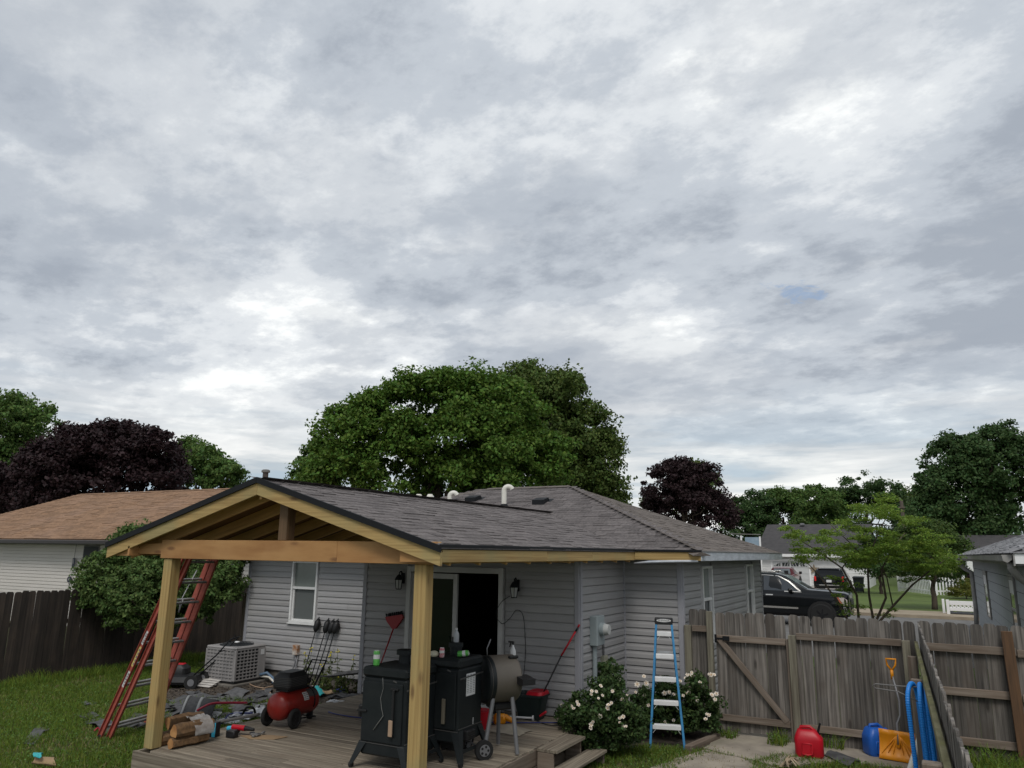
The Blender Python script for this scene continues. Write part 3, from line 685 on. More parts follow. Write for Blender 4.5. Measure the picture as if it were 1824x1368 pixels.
# rafters of both slopes
rise = (PRZ - EZ) / (PRX - PXR)
for i in range(10):
    y = PY0 + .30 + i * .58
    for xe, sg in ((PXL, 1), (PXR, -1)):
        a = Vector((xe + sg * .06, y, EZ - .115)); b = Vector((PRX - sg * .022, y, PRZ - .125))
        board('rafter', a, b, .038, .135, WOOD_RAFT, PORCH)
board('ridge_board', (PRX, PY0 + .06, PRZ - .14), (PRX, EY0, PRZ - .14), .036, .17, WOOD_RAFT, PORCH)
# barge boards on the gable, black edge strip above them
for xe, sg in ((PXL, 1), (PXR, -1)):
    a = Vector((xe, PY0, EZ)); b = Vector((PRX, PY0, PRZ)); d = (b - a).normalized(); up = Vector((-d.z, 0, d.x)) if d.x > 0 else Vector((d.z, 0, -d.x))
    def rake(off, th, ext0, ext1, y0, y1, m, nm, plumb):
        mb = MB(); top = off + th / 2; bot = off - th / 2
        pts = []
        for zz in (bot, top):
            pts.append(((xe - sg * ext0), EZ + zz - abs(ext0) * .29)); 
        for zz in (top, bot): pts.append((PRX - sg * 0.0015, PRZ + zz))
        ring0 = [(x, y0, z) for x, z in pts]; ring1 = [(x, y1, z) for x, z in pts]
        mb.loft([ring0, ring1] if sg > 0 else [ring1, ring0]); return P(nm, mb, m, PORCH, M=Matrix())
    rake(-.106, .142, .0, 0, PY0, PY0 + .038, WOOD_NEW, 'barge_board', True)
    rake(-.014, .064, .014, 0, PY0 - .026, PY0 - .002, BLACK, 'drip_edge', True)
# fascia along the eaves
fy = [PY0 + .04, 8.45, 9.9, EY0 - .01]
for a, b in zip(fy, fy[1:]): board('fascia_board', (PXR - .018, a + .002, 2.602), (PXR - .018, b - .002, 2.602), .036, .134, WOOD_NEW, PORCH)
board('fascia_board', (PXL + .018, PY0 + .04, 2.602), (PXL + .018, EY0, 2.602), .036, .134, WOOD_NEW, PORCH)
board('drip_edge', (PXR + .006, PY0 - .022, 2.682), (PXR + .006, EY0, 2.682), .014, .050, BLACK, PORCH)
board('drip_edge', (PXL - .006, PY0 - .022, 2.687), (PXL - .006, EY0, 2.687), .014, .034, BLACK, PORCH)
# beam across the posts, end blocks, eave beams, king post
BY = 6.235
board('beam', (-8.19, BY, 2.622), (-5.42, BY, 2.622), .038, .218, WOOD_BEAM, PORCH); board('beam', (-5.418, BY, 2.622), (-4.18, BY, 2.622), .038, .218, WOOD_BEAM, PORCH)
board('inner_beam', (-8.19, BY + .1, 2.622), (-4.2, BY + .1, 2.622), .038, .218, WOOD_RAFT, PORCH)
board('end_block', (-8.66, BY + .01, 2.625), (-8.195, BY + .01, 2.625), .036, .13, WOOD_BEAM, PORCH)
def tri(x0, x1, nm):
    mb = MB(); h = abs(x1 - x0) * .29 + .02
    mb.prism([(x0, 0), (x1, 0), (x1, h), (x0, .012)] if x1 > x0 else [(x1, 0), (x0, 0), (x0, .012), (x1, h)], .034, basis((0, PY0 + .06, 2.535), (1, 0, 0), z=(0, -1, 0)))
    P(nm, mb, WOOD_BEAM, PORCH, M=Matrix())
tri(PXL + .03, PXL + .42, 'return_block'); tri(PXR - .03, PXR - .50, 'return_block')
mb = MB(); mb.box((PXL + .42, BY - .05, 2.595), (.034, .17, .12), .003); P('return_block', mb, WOOD_BEAM, PORCH, M=Matrix())
for x in (-8.07, -4.37): board('eave_beam', (x, BY + .13, 2.622), (x, YD - .02, 2.622), .076, .21, WOOD_RAFT, PORCH)
board('king_post', (-6.23, BY + .06, 2.735), (-6.23, BY + .06, 3.19), .125, .125, WOOD_KING, PORCH, up=(0, 1, 0))
for x in (-8.075, -4.37): board('post', (x, BY + .07, .38), (x, BY + .07, 2.512), .14, .14, WOOD_NEW, PORCH, up=(0, 1, 0), ch=.008)

# ------------------------------------------------------------------ deck and steps
DZ = 0.38
DECKO = E('deck', (-6.25, 8.2, 0), 'low weathered wooden deck with gapped grey boards behind the house', 'deck')
r = random.Random(3); y = 6.20; row = 0
while y < 10.27:
    w_ = min(.138, 10.275 - y); x0, x1 = -8.2, -4.28
    if row == 0: x0 = -7.98
    cut = x0 + r.choice((1.22, 1.83, 2.44, 3.05)); zz = DZ - .019 + r.uniform(-.0025, .0025)
    for a, b in ((x0, cut - .003), (cut + .003, x1 + r.uniform(-.012, .012))):
        o = O('deck_board', boardmesh(round(b - a, 2), w_ - .007, .036, DECK, .005), DECKO, T((a + b) / 2, y + w_ / 2, zz) @ RX(r.uniform(-.012, .012)))
    y += .139; row += 1
board('skirt_board', (-8.22, 6.178, .265), (-4.27, 6.178, .265), .038, .19, DECK, DECKO); board('skirt_board', (-8.22, 6.182, .085), (-4.27, 6.182, .085), .038, .16, DECK, DECKO)
for z in (.27, .09): board('skirt_board', (-4.285, 6.2, z), (-4.285, 10.27, z), .03, .17, WOOD_RAIL, DECKO); board('skirt_board', (-8.21, 6.2, z), (-8.21, 10.27, z), .03, .17, DECK, DECKO)
ST = E('wooden_steps', (-4.05, 9.05, 0), 'two weathered wooden steps beside the deck edge', 'steps')
for yy in (8.62, 9.42): board('side_panel', (-4.25, yy, .175), (-4.04, yy, .175), .03, .34, WOOD_RAIL, ST)
board('side_panel', (-4.06, 8.7, .085), (-3.84, 8.7, .085), .03, .13, WOOD_RAIL, ST); board('side_panel', (-4.06, 9.7, .085), (-3.84, 9.7, .085), .03, .13, WOOD_RAIL, ST)
for k in range(2): board('tread', (-4.19 + .135 * k, 8.6, .365), (-4.19 + .135 * k, 9.45, .365), .13, .036, DECK, ST)
board('tread', (-3.94, 8.66, .165), (-3.94, 9.76, .165), .235, .036, DECK, ST)
tag(O('flower_bed_edging', boardmesh(.95, .10, .11, WOOD_RAIL, .012), None, basis((-3.0, 11.35, .045), (.19, 1, 0), z=(0, 0, 1))), 'weathered landscape timber edging the rose bed beside the concrete path', 'timber')

# ------------------------------------------------------------------ fences
def fboard_mesh(h, w_, m, k):
    key = ('fb', round(h, 2), round(w_, 3), m.name, k)
    if key not in _cache:
        q = random.Random(k * 31 + 5); a = q.uniform(.018, .032); b = q.uniform(.03, .05); c = q.uniform(-.006, .006)
        pl = [(0, -w_ / 2), (h - b, -w_ / 2), (h - b * .4, -w_ / 2 + a * .4), (h + c, -w_ / 2 + a * 1.3), (h, w_ / 2 - a * 1.3), (h - b * .4, w_ / 2 - a * .4), (h - b, w_ / 2), (0, w_ / 2)]
        _cache[key] = MB().prism(pl, .017).mesh('fence_board', m)
    return _cache[key]
def fboards(parent, p0, p1, z0, h, w_, m, seed, gap=.003, off=0.0, tilt=.006, hj=.012):
    r = random.Random(seed); p0 = Vector(p0); p1 = Vector(p1); d = (p1 - p0).normalized(); L = (p1 - p0).length; n = int(L / (w_ + gap)); st = L / n
    nrm = d.cross(Vector((0, 0, 1)))
    for i in range(n):
        c = p0 + d * (st * (i + .5)) + nrm * (off + r.uniform(-.004, .004)); c.z = z0 + r.uniform(-hj, hj)
        O('fence_board', fboard_mesh(h, st - gap, m, r.randrange(4)), parent, basis(c, (0, 0, 1), y=d) @ RZ(r.uniform(-tilt, tilt)))
FY = 12.2
fp = E('fence_section', (-3.2, FY, 0), 'narrow weathered fence section between house corner and gate', 'fence', 'weathered board fence sections')
fboards(fp, (-3.37, FY, 0), (-3.07, FY, 0), .05, 1.74, .145, WOOD_GRAY, 21)
board('post', (-3.37, FY - .09, 0), (-3.37, FY - .09, 1.56), .10, .085, WOOD_POST, fp, up=(0, 1, 0)); board('post', (-3.03, FY - .08, 0), (-3.03, FY - .08, 1.78), .085, .08, WOOD_POST, fp, up=(0, 1, 0))
board('rail', (-3.31, FY - .06, 1.515), (-3.08, FY - .06, 1.515), .04, .088, WOOD_RAIL, fp)
gt = E('wooden_gate', (-2.42, FY, 0), 'weathered wooden gate with diagonal brace and black hinge', 'gate')
fboards(gt, (-2.96, FY, 0), (-1.925, FY, 0), .07, 1.70, .138, WOOD_GRAY, 22)
board('rail', (-2.935, FY - .05, 1.392), (-1.93, FY - .05, 1.392), .04, .092, WOOD_RAIL, gt); board('rail', (-2.935, FY - .05, .262), (-1.93, FY - .05, .262), .04, .092, WOOD_RAIL, gt)
board('brace', (-2.89, FY - .058, 1.37), (-1.97, FY - .058, .29), .036, .085, WOOD_RAIL, gt)
hb = MB(); hb.box((-2.79, FY - .085, 1.395), (.10, .03, .065), .004); hb.box((-2.95, FY - .075, 1.385), (.03, .03, .12), .004); hb.bar((-2.94, FY - .08, 1.39), (-2.83, FY - .08, 1.392), .015, .02)
P('hinge', hb, BLACK, gt, M=Matrix())
gp = E('fence_section', (-1.1, FY, 0), 'weathered board fence section right of the gate behind the red gas can', 'fence', 'weathered board fence sections')
fboards(gp, (-1.86, FY, 0), (-.22, FY, 0), .03, 1.74, .14, WOOD_GRAY, 23, tilt=.012)
board('post', (-1.83, FY - .09, 0), (-1.83, FY - .09, 1.50), .10, .09, WOOD_POST, gp, up=(0, 1, 0)); board('post', (-1.905, FY - .06, 0), (-1.905, FY - .06, 1.44), .03, .05, WOOD_RAIL, gp, up=(0, 1, 0))
board('rail', (-1.775, FY - .05, 1.484), (-.40, FY - .05, 1.484), .04, .09, WOOD_RAIL, gp); board('rail', (-1.775, FY - .05, .245), (-.40, FY - .05, .245), .04, .095, WOOD_RAIL, gp)
board('post', (-.345, FY - .08, 0), (-.345, FY - .08, 1.52), .10, .09, WOOD_POST, gp, up=(0, 1, 0))
rp = E('fence_section', (.9, FY, 0), 'dark weathered fence section in front of the pale grey neighbour house', 'fence', 'weathered board fence sections')
fboards(rp, (-.17, FY + .06, 0), (2.25, FY + .06, 0), .02, 1.75, .145, WOOD_GRAY, 24)
for z in (1.45, .9, .29): board('rail', (-.1, FY + .01, z), (.93, FY + .01, z), .04, .10, WOOD_RAIL, rp)
for z in (1.43, .88): board('rail', (.94, FY + .012, z), (2.2, FY + .012, z), .04, .095, WOOD_RAIL, rp)
board('post', (.875, FY - .09, -.05), (.845, FY - .06, 1.71), .125, .05, WOOD_BROWN, rp, up=(0, 1, 0), label='brown stained leaning post')
# the side fence that runs towards the viewer
sf0, sf1 = Vector((-.17, 12.1, 0)), Vector((.13, 2.7, 0))
sp = E('side_fence', (-.02, 7.4, 0), 'weathered fence with mossy rail running between the two yards towards the viewer', 'fence', 'weathered board fence sections')
fboards(sp, sf0, sf1, .02, 1.745, .14, WOOD_GRAY, 25, hj=.02, tilt=.012)
dv = (sf1 - sf0).normalized(); nv = Vector((-.98, -.03, 0))
for a, b in ((.0, 4.6), (4.62, 9.3)):
    pa = sf0 + dv * a + nv * .05; pb = sf0 + dv * b + nv * .05
    board('rail', pa + Vector((0, 0, 1.475)), pb + Vector((0, 0, 1.475)), .04, .092, WOOD_MOSS, sp); board('rail', pa + Vector((0, 0, .35)), pb + Vector((0, 0, .35)), .04, .092, WOOD_RAIL, sp)
for a, h in ((.35, 1.36), (3.0, 1.43), (6.85, 1.50)):
    c = sf0 + dv * a + nv * (.125 if a > 5 else .12); board('post', c, c + Vector((0, 0, h)), .105, .10, WOOD_RAIL, sp, up=(0, 1, 0), ch=.006)
# left boundary fence, dark
lf = E('dark_fence', (-16, 11, 0), 'tall dark brown fence along the left side of the lawn under the shrub', 'fence')
fboards(lf, (-16, 5.0, 0), (-16, 17.5, 0), 0, 1.74, .142, WOOD_DARK, 31, hj=.012, tilt=.008)
for z in (.4, 1.1): board('rail', (-16.05, 5, z), (-16.05, 17.5, z), .04, .09, WOOD_DARK, lf)
gpost = tag(O('grey_post', boardmesh(1.62, .2, .03, WOOD_RAIL), None, basis((-13.42, 12.5, .81), (0, 0, 1), y=(1, 0, 0))), 'grey wooden plank standing by the left corner of the house', 'plank')

# ------------------------------------------------------------------ small mechanical things on the house
def at_y(px, py, Y):
    d = RI * (px - 912) - UP * (py - 684) + FW * FPX; return EYE + d * ((Y - EYE.y) / d.y)
def at_z(px, py, Z):
    d = RI * (px - 912) - UP * (py - 684) + FW * FPX; return EYE + d * ((Z - EYE.z) / d.z)
for x, z, lab in ((-7.53, 2.15, 'black lantern on the dark wall left of the sliding door'), (-5.42, 2.10, 'black lantern right of the sliding door with a cord hanging from it')):
    ln = E('wall_lantern', (x, YD - .02, z), lab, 'lantern', 'wall lanterns beside the sliding door'); ln.scale = (.85, .85, .85); WM[ln.name] = ln.matrix_basis.copy()
    mb = MB(); mb.box((0, -.01, .06), (.09, .03, .2), .01); mb.tube([(0, -.02, .12), (0, -.07, .19), (0, -.12, .17), (0, -.13, .12)], .012, 6); P('bracket', mb, BLACK, ln, 40)
    mb = MB(); mb.lathe([(.02, .13), (.045, .11), (.085, .045), (.088, .03)], 6, T(0, -.13, 0)); P('cap', mb, BLACK, ln)
    mb = MB(); mb.lathe([(.05, -.13), (.072, .028)], 6, T(0, -.13, 0)); P('lamp_glass', mb, GLASSCL, ln)
    mb = MB()
    for k in range(6):
        a = math.pi * k / 3; mb.bar((.053 * math.cos(a), -.13 + .053 * math.sin(a), -.13), (.076 * math.cos(a), -.13 + .076 * math.sin(a), .03), .009, .009)
    mb.lathe([(.058, -.145), (.06, -.13)], 6, T(0, -.13, 0)); P('cage', mb, BLACK, ln)
cord('hanging_cord', [(-5.5, 10.2, 2.0), (-5.64, 10.17, 1.9), (-5.72, 10.17, 1.72), (-5.62, 10.18, 1.60), (-5.5, 10.2, 1.68), (-5.40, 10.22, 1.80), (-5.30, 10.25, 1.70), (-5.27, 10.26, 1.2), (-5.3, 10.24, .75)], .0045, BLACK, 'thin black cord dangling from the lantern right of the door')
mt = E('electric_meter', (BR, 10.78, 1.53), 'grey electric meter box on the side wall of the back room', 'meter box')
mb = MB(); mb.box((.075, 0, 0), (.13, .30, .42), .012); P('meter_box', mb, METERG, mt)
mb = MB(); mb.cyl((.14, .0, .02), (.20, .0, .02), .095, n=20); P('meter_ring', mb, METERG, mt, 40)
mb = MB(); mb.cyl((.20, 0, .02), (.27, 0, .02), .085, .07, n=20); P('meter_glass', mb, GLASSCL, mt, 40)
mb = MB(); mb.cyl((.06, -.06, -.21), (.06, -.06, -1.5), .035, n=12); P('conduit', mb, METERG, mt, 40)
jb = E('utility_box', (BR, 11.12, 1.02), 'small beige utility box on the siding above the left rose bush', 'utility box')
P('box', MB().box((.045, 0, 0), (.08, .15, .24), .01), BEIGE, jb)
mb = MB(); mb.tube([(.04, -.02, .12), (.035, -.03, .3), (.03, .02, .45)], .006, 5); mb.tube([(.04, .02, .12), (.03, .04, .33)], .006, 5); P('wire', mb, BLKPL, jb)
ob = E('outlet_box', (-11.43, YB - .02, .64), 'rusty electrical outlet box on the wall below the window', 'outlet box')
P('box', MB().box((0, -.045, 0), (.13, .09, .19), .006), RUST, ob)
mb = MB(); mb.tube([(0, -.04, -.09), (0, -.05, -.25), (-.04, -.08, -.4), (-.22, -.3, -.58)], .014, 6); mb.tube([(.05, -.04, -.09), (.03, -.05, -.3), (.12, -.1, -.45), (.3, -.3, -.58)], .014, 6); P('cable', mb, GRYMET, ob, True)
# roof fittings
def roofz(y): return EZ + (RZ_ - EZ) / (RY_ - EY0) * (y - EY0)
def gooseneck(x, y, h, rad, cr, lab, rz):
    g = E('vent_pipe', (x, y, roofz(y)), lab, 'vent pipe', 'white roof vent pipes', rz)
    mb = MB(); pts = [(0, 0, -.05), (0, 0, h)] + [(cr * (1 - math.cos(a)), 0, h + cr * math.sin(a)) for a in [k * math.pi / 9 for k in range(1, 9)]]
    mb.tube(pts, rad, 14); P('pipe', mb, PVC, g, 40)
    mb = MB(); mb.lathe([(rad * 2.3, -.06), (rad * 1.5, .03), (rad * 1.05, .06)], 14); P('flashing', mb, BLACK, g, 40)
gooseneck(-7.78, 14.1, .34, .055, .085, 'tall white gooseneck vent pipe in the middle of the main roof', .5)
gooseneck(-9.45, 14.55, .12, .055, .085, 'low white gooseneck vent pipe half hidden by the patio roof ridge', .5)
for x, y, lab in ((-7.02, 14.32, 'black box vent on the roof right of the tall gooseneck pipe'), (-8.86, 14.62, 'black box vent on the roof left of the tall gooseneck pipe')):
    v = E('roof_vent', (x, y, roofz(y)), lab, 'roof vent', 'black box vents on the main roof')
    v.scale = (.72, .72, .8); WM[v.name] = v.matrix_basis.copy()
    mb = MB(); a = .19; mb.add([(-a, -.2, -.07), (a, -.2, -.07), (a, .2, .08), (-a, .2, .08), (-a, -.2, .07), (a, -.2, .07), (a, .12, .15), (-a, .12, .15)], [(0, 1, 5, 4), (1, 2, 6, 5), (2, 3, 7, 6), (3, 0, 4, 7), (4, 5, 6, 7)])
    P('hood', mb, BLACK, v)
    mb = MB(); mb.add([(-.30, -.30, -.098), (.30, -.30, -.098), (.30, .32, .126), (-.30, .32, .126)], [(0, 1, 2, 3)]); P('flange', mb, BLACK, v)
for k, (px_, lab) in enumerate(((746, 'left of two small white caps peeping over the patio roof ridge'), (766, 'right of two small white caps peeping over the patio roof ridge'))):
    p = at_z(px_, 886, 3.78)
    c = E('vent_pipe', (p.x, p.y, p.z - .12), lab, 'vent cap', 'small white vent caps')
    mb = MB(); mb.cyl((0, 0, -.2), (0, 0, .1), .04, n=10); P('pipe', mb, PVC, c, 40)
    mb = MB(); mb.lathe([(.05, .09), (.085, .13), (.05, .19)], 10); P('cap', mb, PVC, c, 40)
fl = E('flue_pipe', (-20.05, 19.05, 4.53), 'dark metal flue pipe with cap rising just behind the patio roof peak', 'flue')
mb = MB(); mb.cyl((0, 0, -.3), (0, 0, .70), .095, n=16); P('pipe', mb, mat('rusty_flue', (.035, .028, .026), (.10, .075, .065), 5, rough=.6), fl, 40)
mb = MB(); mb.lathe([(.10, .69), (.145, .70), (.145, .77), (.1, .80), (.02, .81)], 16); P('cap', mb, TAUPE, fl, 40)

# ------------------------------------------------------------------ things leaning on the house
TORCH = None
for k, (bx_, tx, tz, lab) in enumerate(((-11.02, -10.87, 1.24, 'black garden torch closest to the white framed window'), (-10.82, -10.61, 1.25, 'second garden torch from the window, left one of the close trio'),
                                      (-10.72, -10.47, 1.26, 'middle garden torch of the close trio leaning on the siding'), (-10.58, -10.37, 1.245, 'garden torch furthest from the window in the close trio'))):
    b = Vector((bx_, 11.82, 0.0)); t = Vector((tx, 12.04, tz)); M = basis(b, (t - b).normalized(), y=(0, 1, 0)); l = (t - b).length
    root = O('garden_torch', None, None, M, lab, 'garden torch', 'garden torches leaning on the back wall')
    if TORCH is None:
        TORCH = (MB().cyl((0, 0, 0), (1.12, 0, 0), .010, n=6).mesh('pole', BLACK, True),
                 MB().lathe([(.022, -.03), (.045, 0), (.062, .04), (.062, .16), (.045, .185), (.03, .2)], 14, RY(R(90)) @ T(0, 0, 1.08)).mesh('canister', BLKPL, 40),
                 MB().lathe([(.035, .2), (.03, .225), (.012, .23), (.012, .26)], 10, RY(R(90)) @ T(0, 0, 1.08)).mesh('snuffer_cap', BLACK, 40))
    for nm, me in zip(('pole', 'canister', 'snuffer_cap'), TORCH): O(nm, me, root, M)
b = Vector((-7.86, 9.95, DZ)); t = Vector((-7.62, 10.22, 1.45))
br = E('broom', b, 'red angled broom standing upside down beside the sliding door', 'broom')
mb = MB(); mb.cyl((0, 0, 0), t - b, .012, n=8); P('handle', mb, REDDK, br, True)
M0 = basis(t, (0.93, .1, .1), z=(.1, .12, 1)); 
mb = MB(); mb.prism([(-.03, -.04), (.03, -.04), (.17, .12), (.15, .17), (-.16, .15), (-.13, .08)], .05, M0 @ RX(R(90))); P('broom_head', mb, REDDK, br, M=Matrix())
mb = MB(); q = random.Random(2)
for k in range(46):
    x = -.15 + .30 * k / 45; y_ = q.uniform(-.02, .02); mb.bar(M0 @ Vector((x, y_, .15 + .02 * (x + .15) / .3)), M0 @ Vector((x * 1.06, y_ * 1.4, .20 + .03 * (x + .15) / .3)), .009, .009)
P('bristles', mb, BLACK, br, M=Matrix())
bk = E('mop_bucket', (-5.05, 10.02, DZ), 'dark green mop bucket with red wringer on the deck by the wall', 'bucket')
mb = MB()
def rr(hx, hy, z, rad=.06, n=5, ox=0, oy=0):
    out = []
    for cx_, cy_, a0 in ((hx - rad, hy - rad, 0), (-hx + rad, hy - rad, 90), (-hx + rad, -hy + rad, 180), (hx - rad, -hy + rad, 270)):
        for k in range(n): a = R(a0 + 90 * k / (n - 1)); out.append((ox + cx_ + rad * math.cos(a), oy + cy_ + rad * math.sin(a), z))
    return out
mb.loft([rr(.16, .12, 0), rr(.22, .155, .30), rr(.235, .17, .305), rr(.235, .17, .33), rr(.215, .15, .33), rr(.15, .11, .03)]); P('tub', mb, mat('dark_green_plastic', (.010, .019, .018), rough=.45), bk, 40)
mb = MB(); mb.loft([rr(.11, .15, .31, ox=.11), rr(.125, .165, .335, ox=.105), rr(.11, .14, .375, ox=.11), rr(.08, .08, .36, ox=.11)]); P('wringer', mb, REDPL, bk, 40)
mb = MB(); mb.bar((.2, -.13, .07), (.30, -.13, .14), .035, .03, .006); P('pedal', mb, REDPL, bk)
t = Vector((-4.40, 10.24, 1.65)); b = Vector((-4.92, 10.0, DZ + .33)); d_ = (t - b)
mo = E('mop', b, 'mop with red and black handle resting in the bucket and leaning on the wall', 'mop')
mb = MB(); mb.cyl((0, 0, -.1), d_ * .55, .011, n=8); P('handle', mb, BLKPL, mo, True)
mb = MB(); mb.cyl(d_ * .55, d_ * .9, .0135, n=8); mb.cyl(d_ * .96, d_, .0135, n=8); P('red_grip', mb, REDPL, mo, True)
mb = MB(); mb.cyl(d_ * .9, d_ * .96, .0138, n=8); P('joint', mb, BLKPL, mo, True)
mb = MB(); mb.ell((0, 0, -.12), (.05, .05, .09), 8, 6); P('mop_head', mb, PLASW, mo, True)

# ------------------------------------------------------------------ condenser unit
AC = E('air_conditioner', (-12.43, 11.43, 0), 'grey outdoor air conditioner unit with louvred grid sides by the back wall', 'air conditioner')
P('pad', MB().box((0, 0, .03), (1.0, .95, .07), .01), FOUND, AC); P('base_pan', MB().box((0, 0, .09), (.84, .78, .045), .01), BLKPL, AC)
P('coil', MB().box((0, 0, .40), (.74, .68, .56)), ACDARK, AC)
P('top_cover', MB().box((0, 0, .715), (.84, .78, .05), .018), ACGREY, AC)
for x in (-.4, .4):
    for y in (-.37, .37): P('corner_post', MB().box((x, y, .40), (.05, .05, .575), .01), ACGREY, AC)
P('control_panel', MB().box((.41, .29, .40), (.02, .16, .575), .004), ACGREY, AC)
def grid(u0, u1, n, z0, z1, m_, pos, axis, t=.02):
    mb = MB()
    for k in range(n + 1):
        u = u0 + (u1 - u0) * k / n; mb.box((u, pos, (z0 + z1) / 2) if axis == 'x' else (pos, u, (z0 + z1) / 2), (t, t, z1 - z0) if axis == 'x' else (t, t, z1 - z0))
    for k in range(m_ + 1):
        z = z0 + (z1 - z0) * k / m_; mb.box(((u0 + u1) / 2, pos - .004, z) if axis == 'x' else (pos + .004, (u0 + u1) / 2, z), (abs(u1 - u0), t, t) if axis == 'x' else (t, abs(u1 - u0), t))
    return mb
P('grille', grid(-.375, .375, 8, .125, .685, 9, -.385, 'x', .026), ACGREY, AC); P('grille', grid(-.345, .20, 6, .125, .685, 9, .405, 'y', .022), ACGREY, AC)
P('louvre_panel', MB().box((0, -.384, .40), (.74, .006, .56)), mat('louvre_grey', (.23, .222, .218), rough=.6), AC)
mb = MB(); mb.cyl((0, 0, .735), (0, 0, .748), .33, n=28); P('fan_well', mb, ACDARK, AC, 40)
mb = MB()
for rr_ in (.08, .14, .2, .26, .32): mb.tube([(rr_ * math.cos(a), rr_ * math.sin(a), .765 + .02 * (1 - rr_ / .32)) for a in [2 * math.pi * k / 24 for k in range(24)]], .004, 4, closed=True)
P('fan_guard', mb, BLKPL, AC, True)
mb = MB(); mb.ell((0, 0, .785), (.06, .06, .02), 12, 6); P('fan_cap', mb, ALUM, AC, True)
P('rating_label', MB().box((.422, .30, .60), (.004, .09, .10)), PAPER, AC)
mb = MB(); mb.tube([(.42, .3, .13), (.6, .35, .12), (.8, .3, .05), (1.3, .35, .03), (1.9, .4, .04)], .022, 8); P('refrigerant_line', mb, PVC, AC, True)
mb = MB(); mb.tube([(.42, .28, .16), (.55, .33, .2), (.66, .4, .1), (.78, .3, .04)], .03, 8); P('insulated_line', mb, mat('blue_grey_tape', (.10, .16, .24), rough=.5), AC, True)

# ------------------------------------------------------------------ ladders
def rung_pts(a, b, n): return [Vector(a) + (Vector(b) - Vector(a)) * ((k + .5) / n) for k in range(n)]
XL_ = E('extension_ladder', (-10.3, 7.6, 0), 'orange red fibreglass extension ladder leaning on the patio roof eave', 'ladder')
A0, A1 = Vector((-10.46, 7.30, 0.02)), Vector((-8.98, 7.34, 2.92)); B0, B1 = Vector((-10.62, 8.12, .02)), Vector((-8.99, 7.78, 2.92))
off = Vector((.16, -.02, -.05))
def rail_(p0, p1, inward):
    mb = MB(); d = (p1 - p0).normalized(); M, l = along(p0, p1, (1, 0, .3)); s_ = 1 if inward else -1
    mb.box((0, 0, 0), (l, .010, .085), .002, M); mb.box((0, s_ * .016, .040), (l, .034, .008), .002, M); mb.box((0, s_ * .016, -.040), (l, .034, .008), .002, M); return mb
P('side_rail', rail_(A0, A1, True), ORANGE, XL_, M=Matrix()); P('side_rail', rail_(B0, B1, False), ORANGE, XL_, M=Matrix())
a0, a1 = A0 + off + (A1 - A0) * .02, A1 + off; b0, b1 = B0 + off + (B1 - B0) * .02, B1 + off + Vector((0, -.03, 0)); a0.y += .03; b0.y -= .03
P('fly_rail', rail_(a0, a1, True), ORANGE, XL_, M=Matrix()); P('fly_rail', rail_(b0, b1, False), ORANGE, XL_, M=Matrix())
rungme = {}
for (p, q, pp, qq, n) in ((A0, A1, B0, B1, 10), (a0, a1, b0, b1, 10)):
    for u, v in zip(rung_pts(p, q, n), rung_pts(pp, qq, n)):
        M, l = along(u, v); O('rung', boardmesh(round(l - .02, 2), .050, .032, RUNGM, .008), XL_, M)
for p in (A0, B0): P('foot', MB().box((0, 0, 0), (.06, .05, .05), .008, T(p.x, p.y, .03)), BLKPL, XL_, M=Matrix())
dA = (A1 - A0).normalized(); MA = basis(A0, dA, y=(0, -1, 0))
for s0, s1, m in ((.78, 1.02, PAPER), (1.10, 1.40, YELLAB), (1.44, 1.64, PAPER)):
    P('sticker', MB().box(((s0 + s1) / 2, .0075, 0), (s1 - s0, .003, .06)), m, XL_, M=MA)
    mb = MB(); q = random.Random(int(s0 * 100))
    for k in range(5): mb.box((s0 + .02 + (s1 - s0 - .04) * (k + .5) / 5, .0095, q.uniform(-.008, .008)), ((s1 - s0) / 9, .002, q.uniform(.02, .042)))
    P('sticker_print', mb, PRINT, XL_, M=MA)
mb = MB(); mb.tube([B1 + Vector((-.3, -.1, -.6)), B1 + Vector((-.55, -.13, -1.05)), B1 + Vector((-.62, -.08, -1.2)), B1 + Vector((-.5, -.12, -1.0))], .008, 5); P('rope', mb, PLASW, XL_, True, M=Matrix())
SL = E('step_ladder', (-3.4, 11.0, 0), 'blue fibreglass step ladder with aluminium steps standing in front of the roses', 'step ladder')
fl_, fr = Vector((-3.60, 10.86, 0)), Vector((-3.175, 10.99, 0)); wv = (fr - fl_).normalized(); bv = Vector((-wv.y, wv.x, 0)); Hh = 1.70
tl = fl_ + wv * .125 + bv * .33 + Vector((0, 0, Hh - .05)); tr_ = fr - wv * .125 + bv * .33 + Vector((0, 0, Hh - .05))
bl = fl_ + bv * .95 + wv * .02; br_ = fr + bv * .95 - wv * .02
def chan(p0, p1, sgn, w1=.075, w2=.03):
    mb = MB(); M, l = along(p0, p1, bv); mb.box((0, 0, 0), (l, .006, w1), .0015, M)
    for z in (-w1 / 2, w1 / 2): mb.box((0, sgn * .013, z), (l, w2, .006), .001, M)
    return mb
P('front_rail', chan(fl_, tl, -1), BLUEFG, SL, M=Matrix()); P('front_rail', chan(fr, tr_, 1), BLUEFG, SL, M=Matrix())
P('rear_rail', chan(bl, tl + bv * .06, -1, .05), BLUEFG, SL, M=Matrix()); P('rear_rail', chan(br_, tr_ + bv * .06, 1, .05), BLUEFG, SL, M=Matrix())
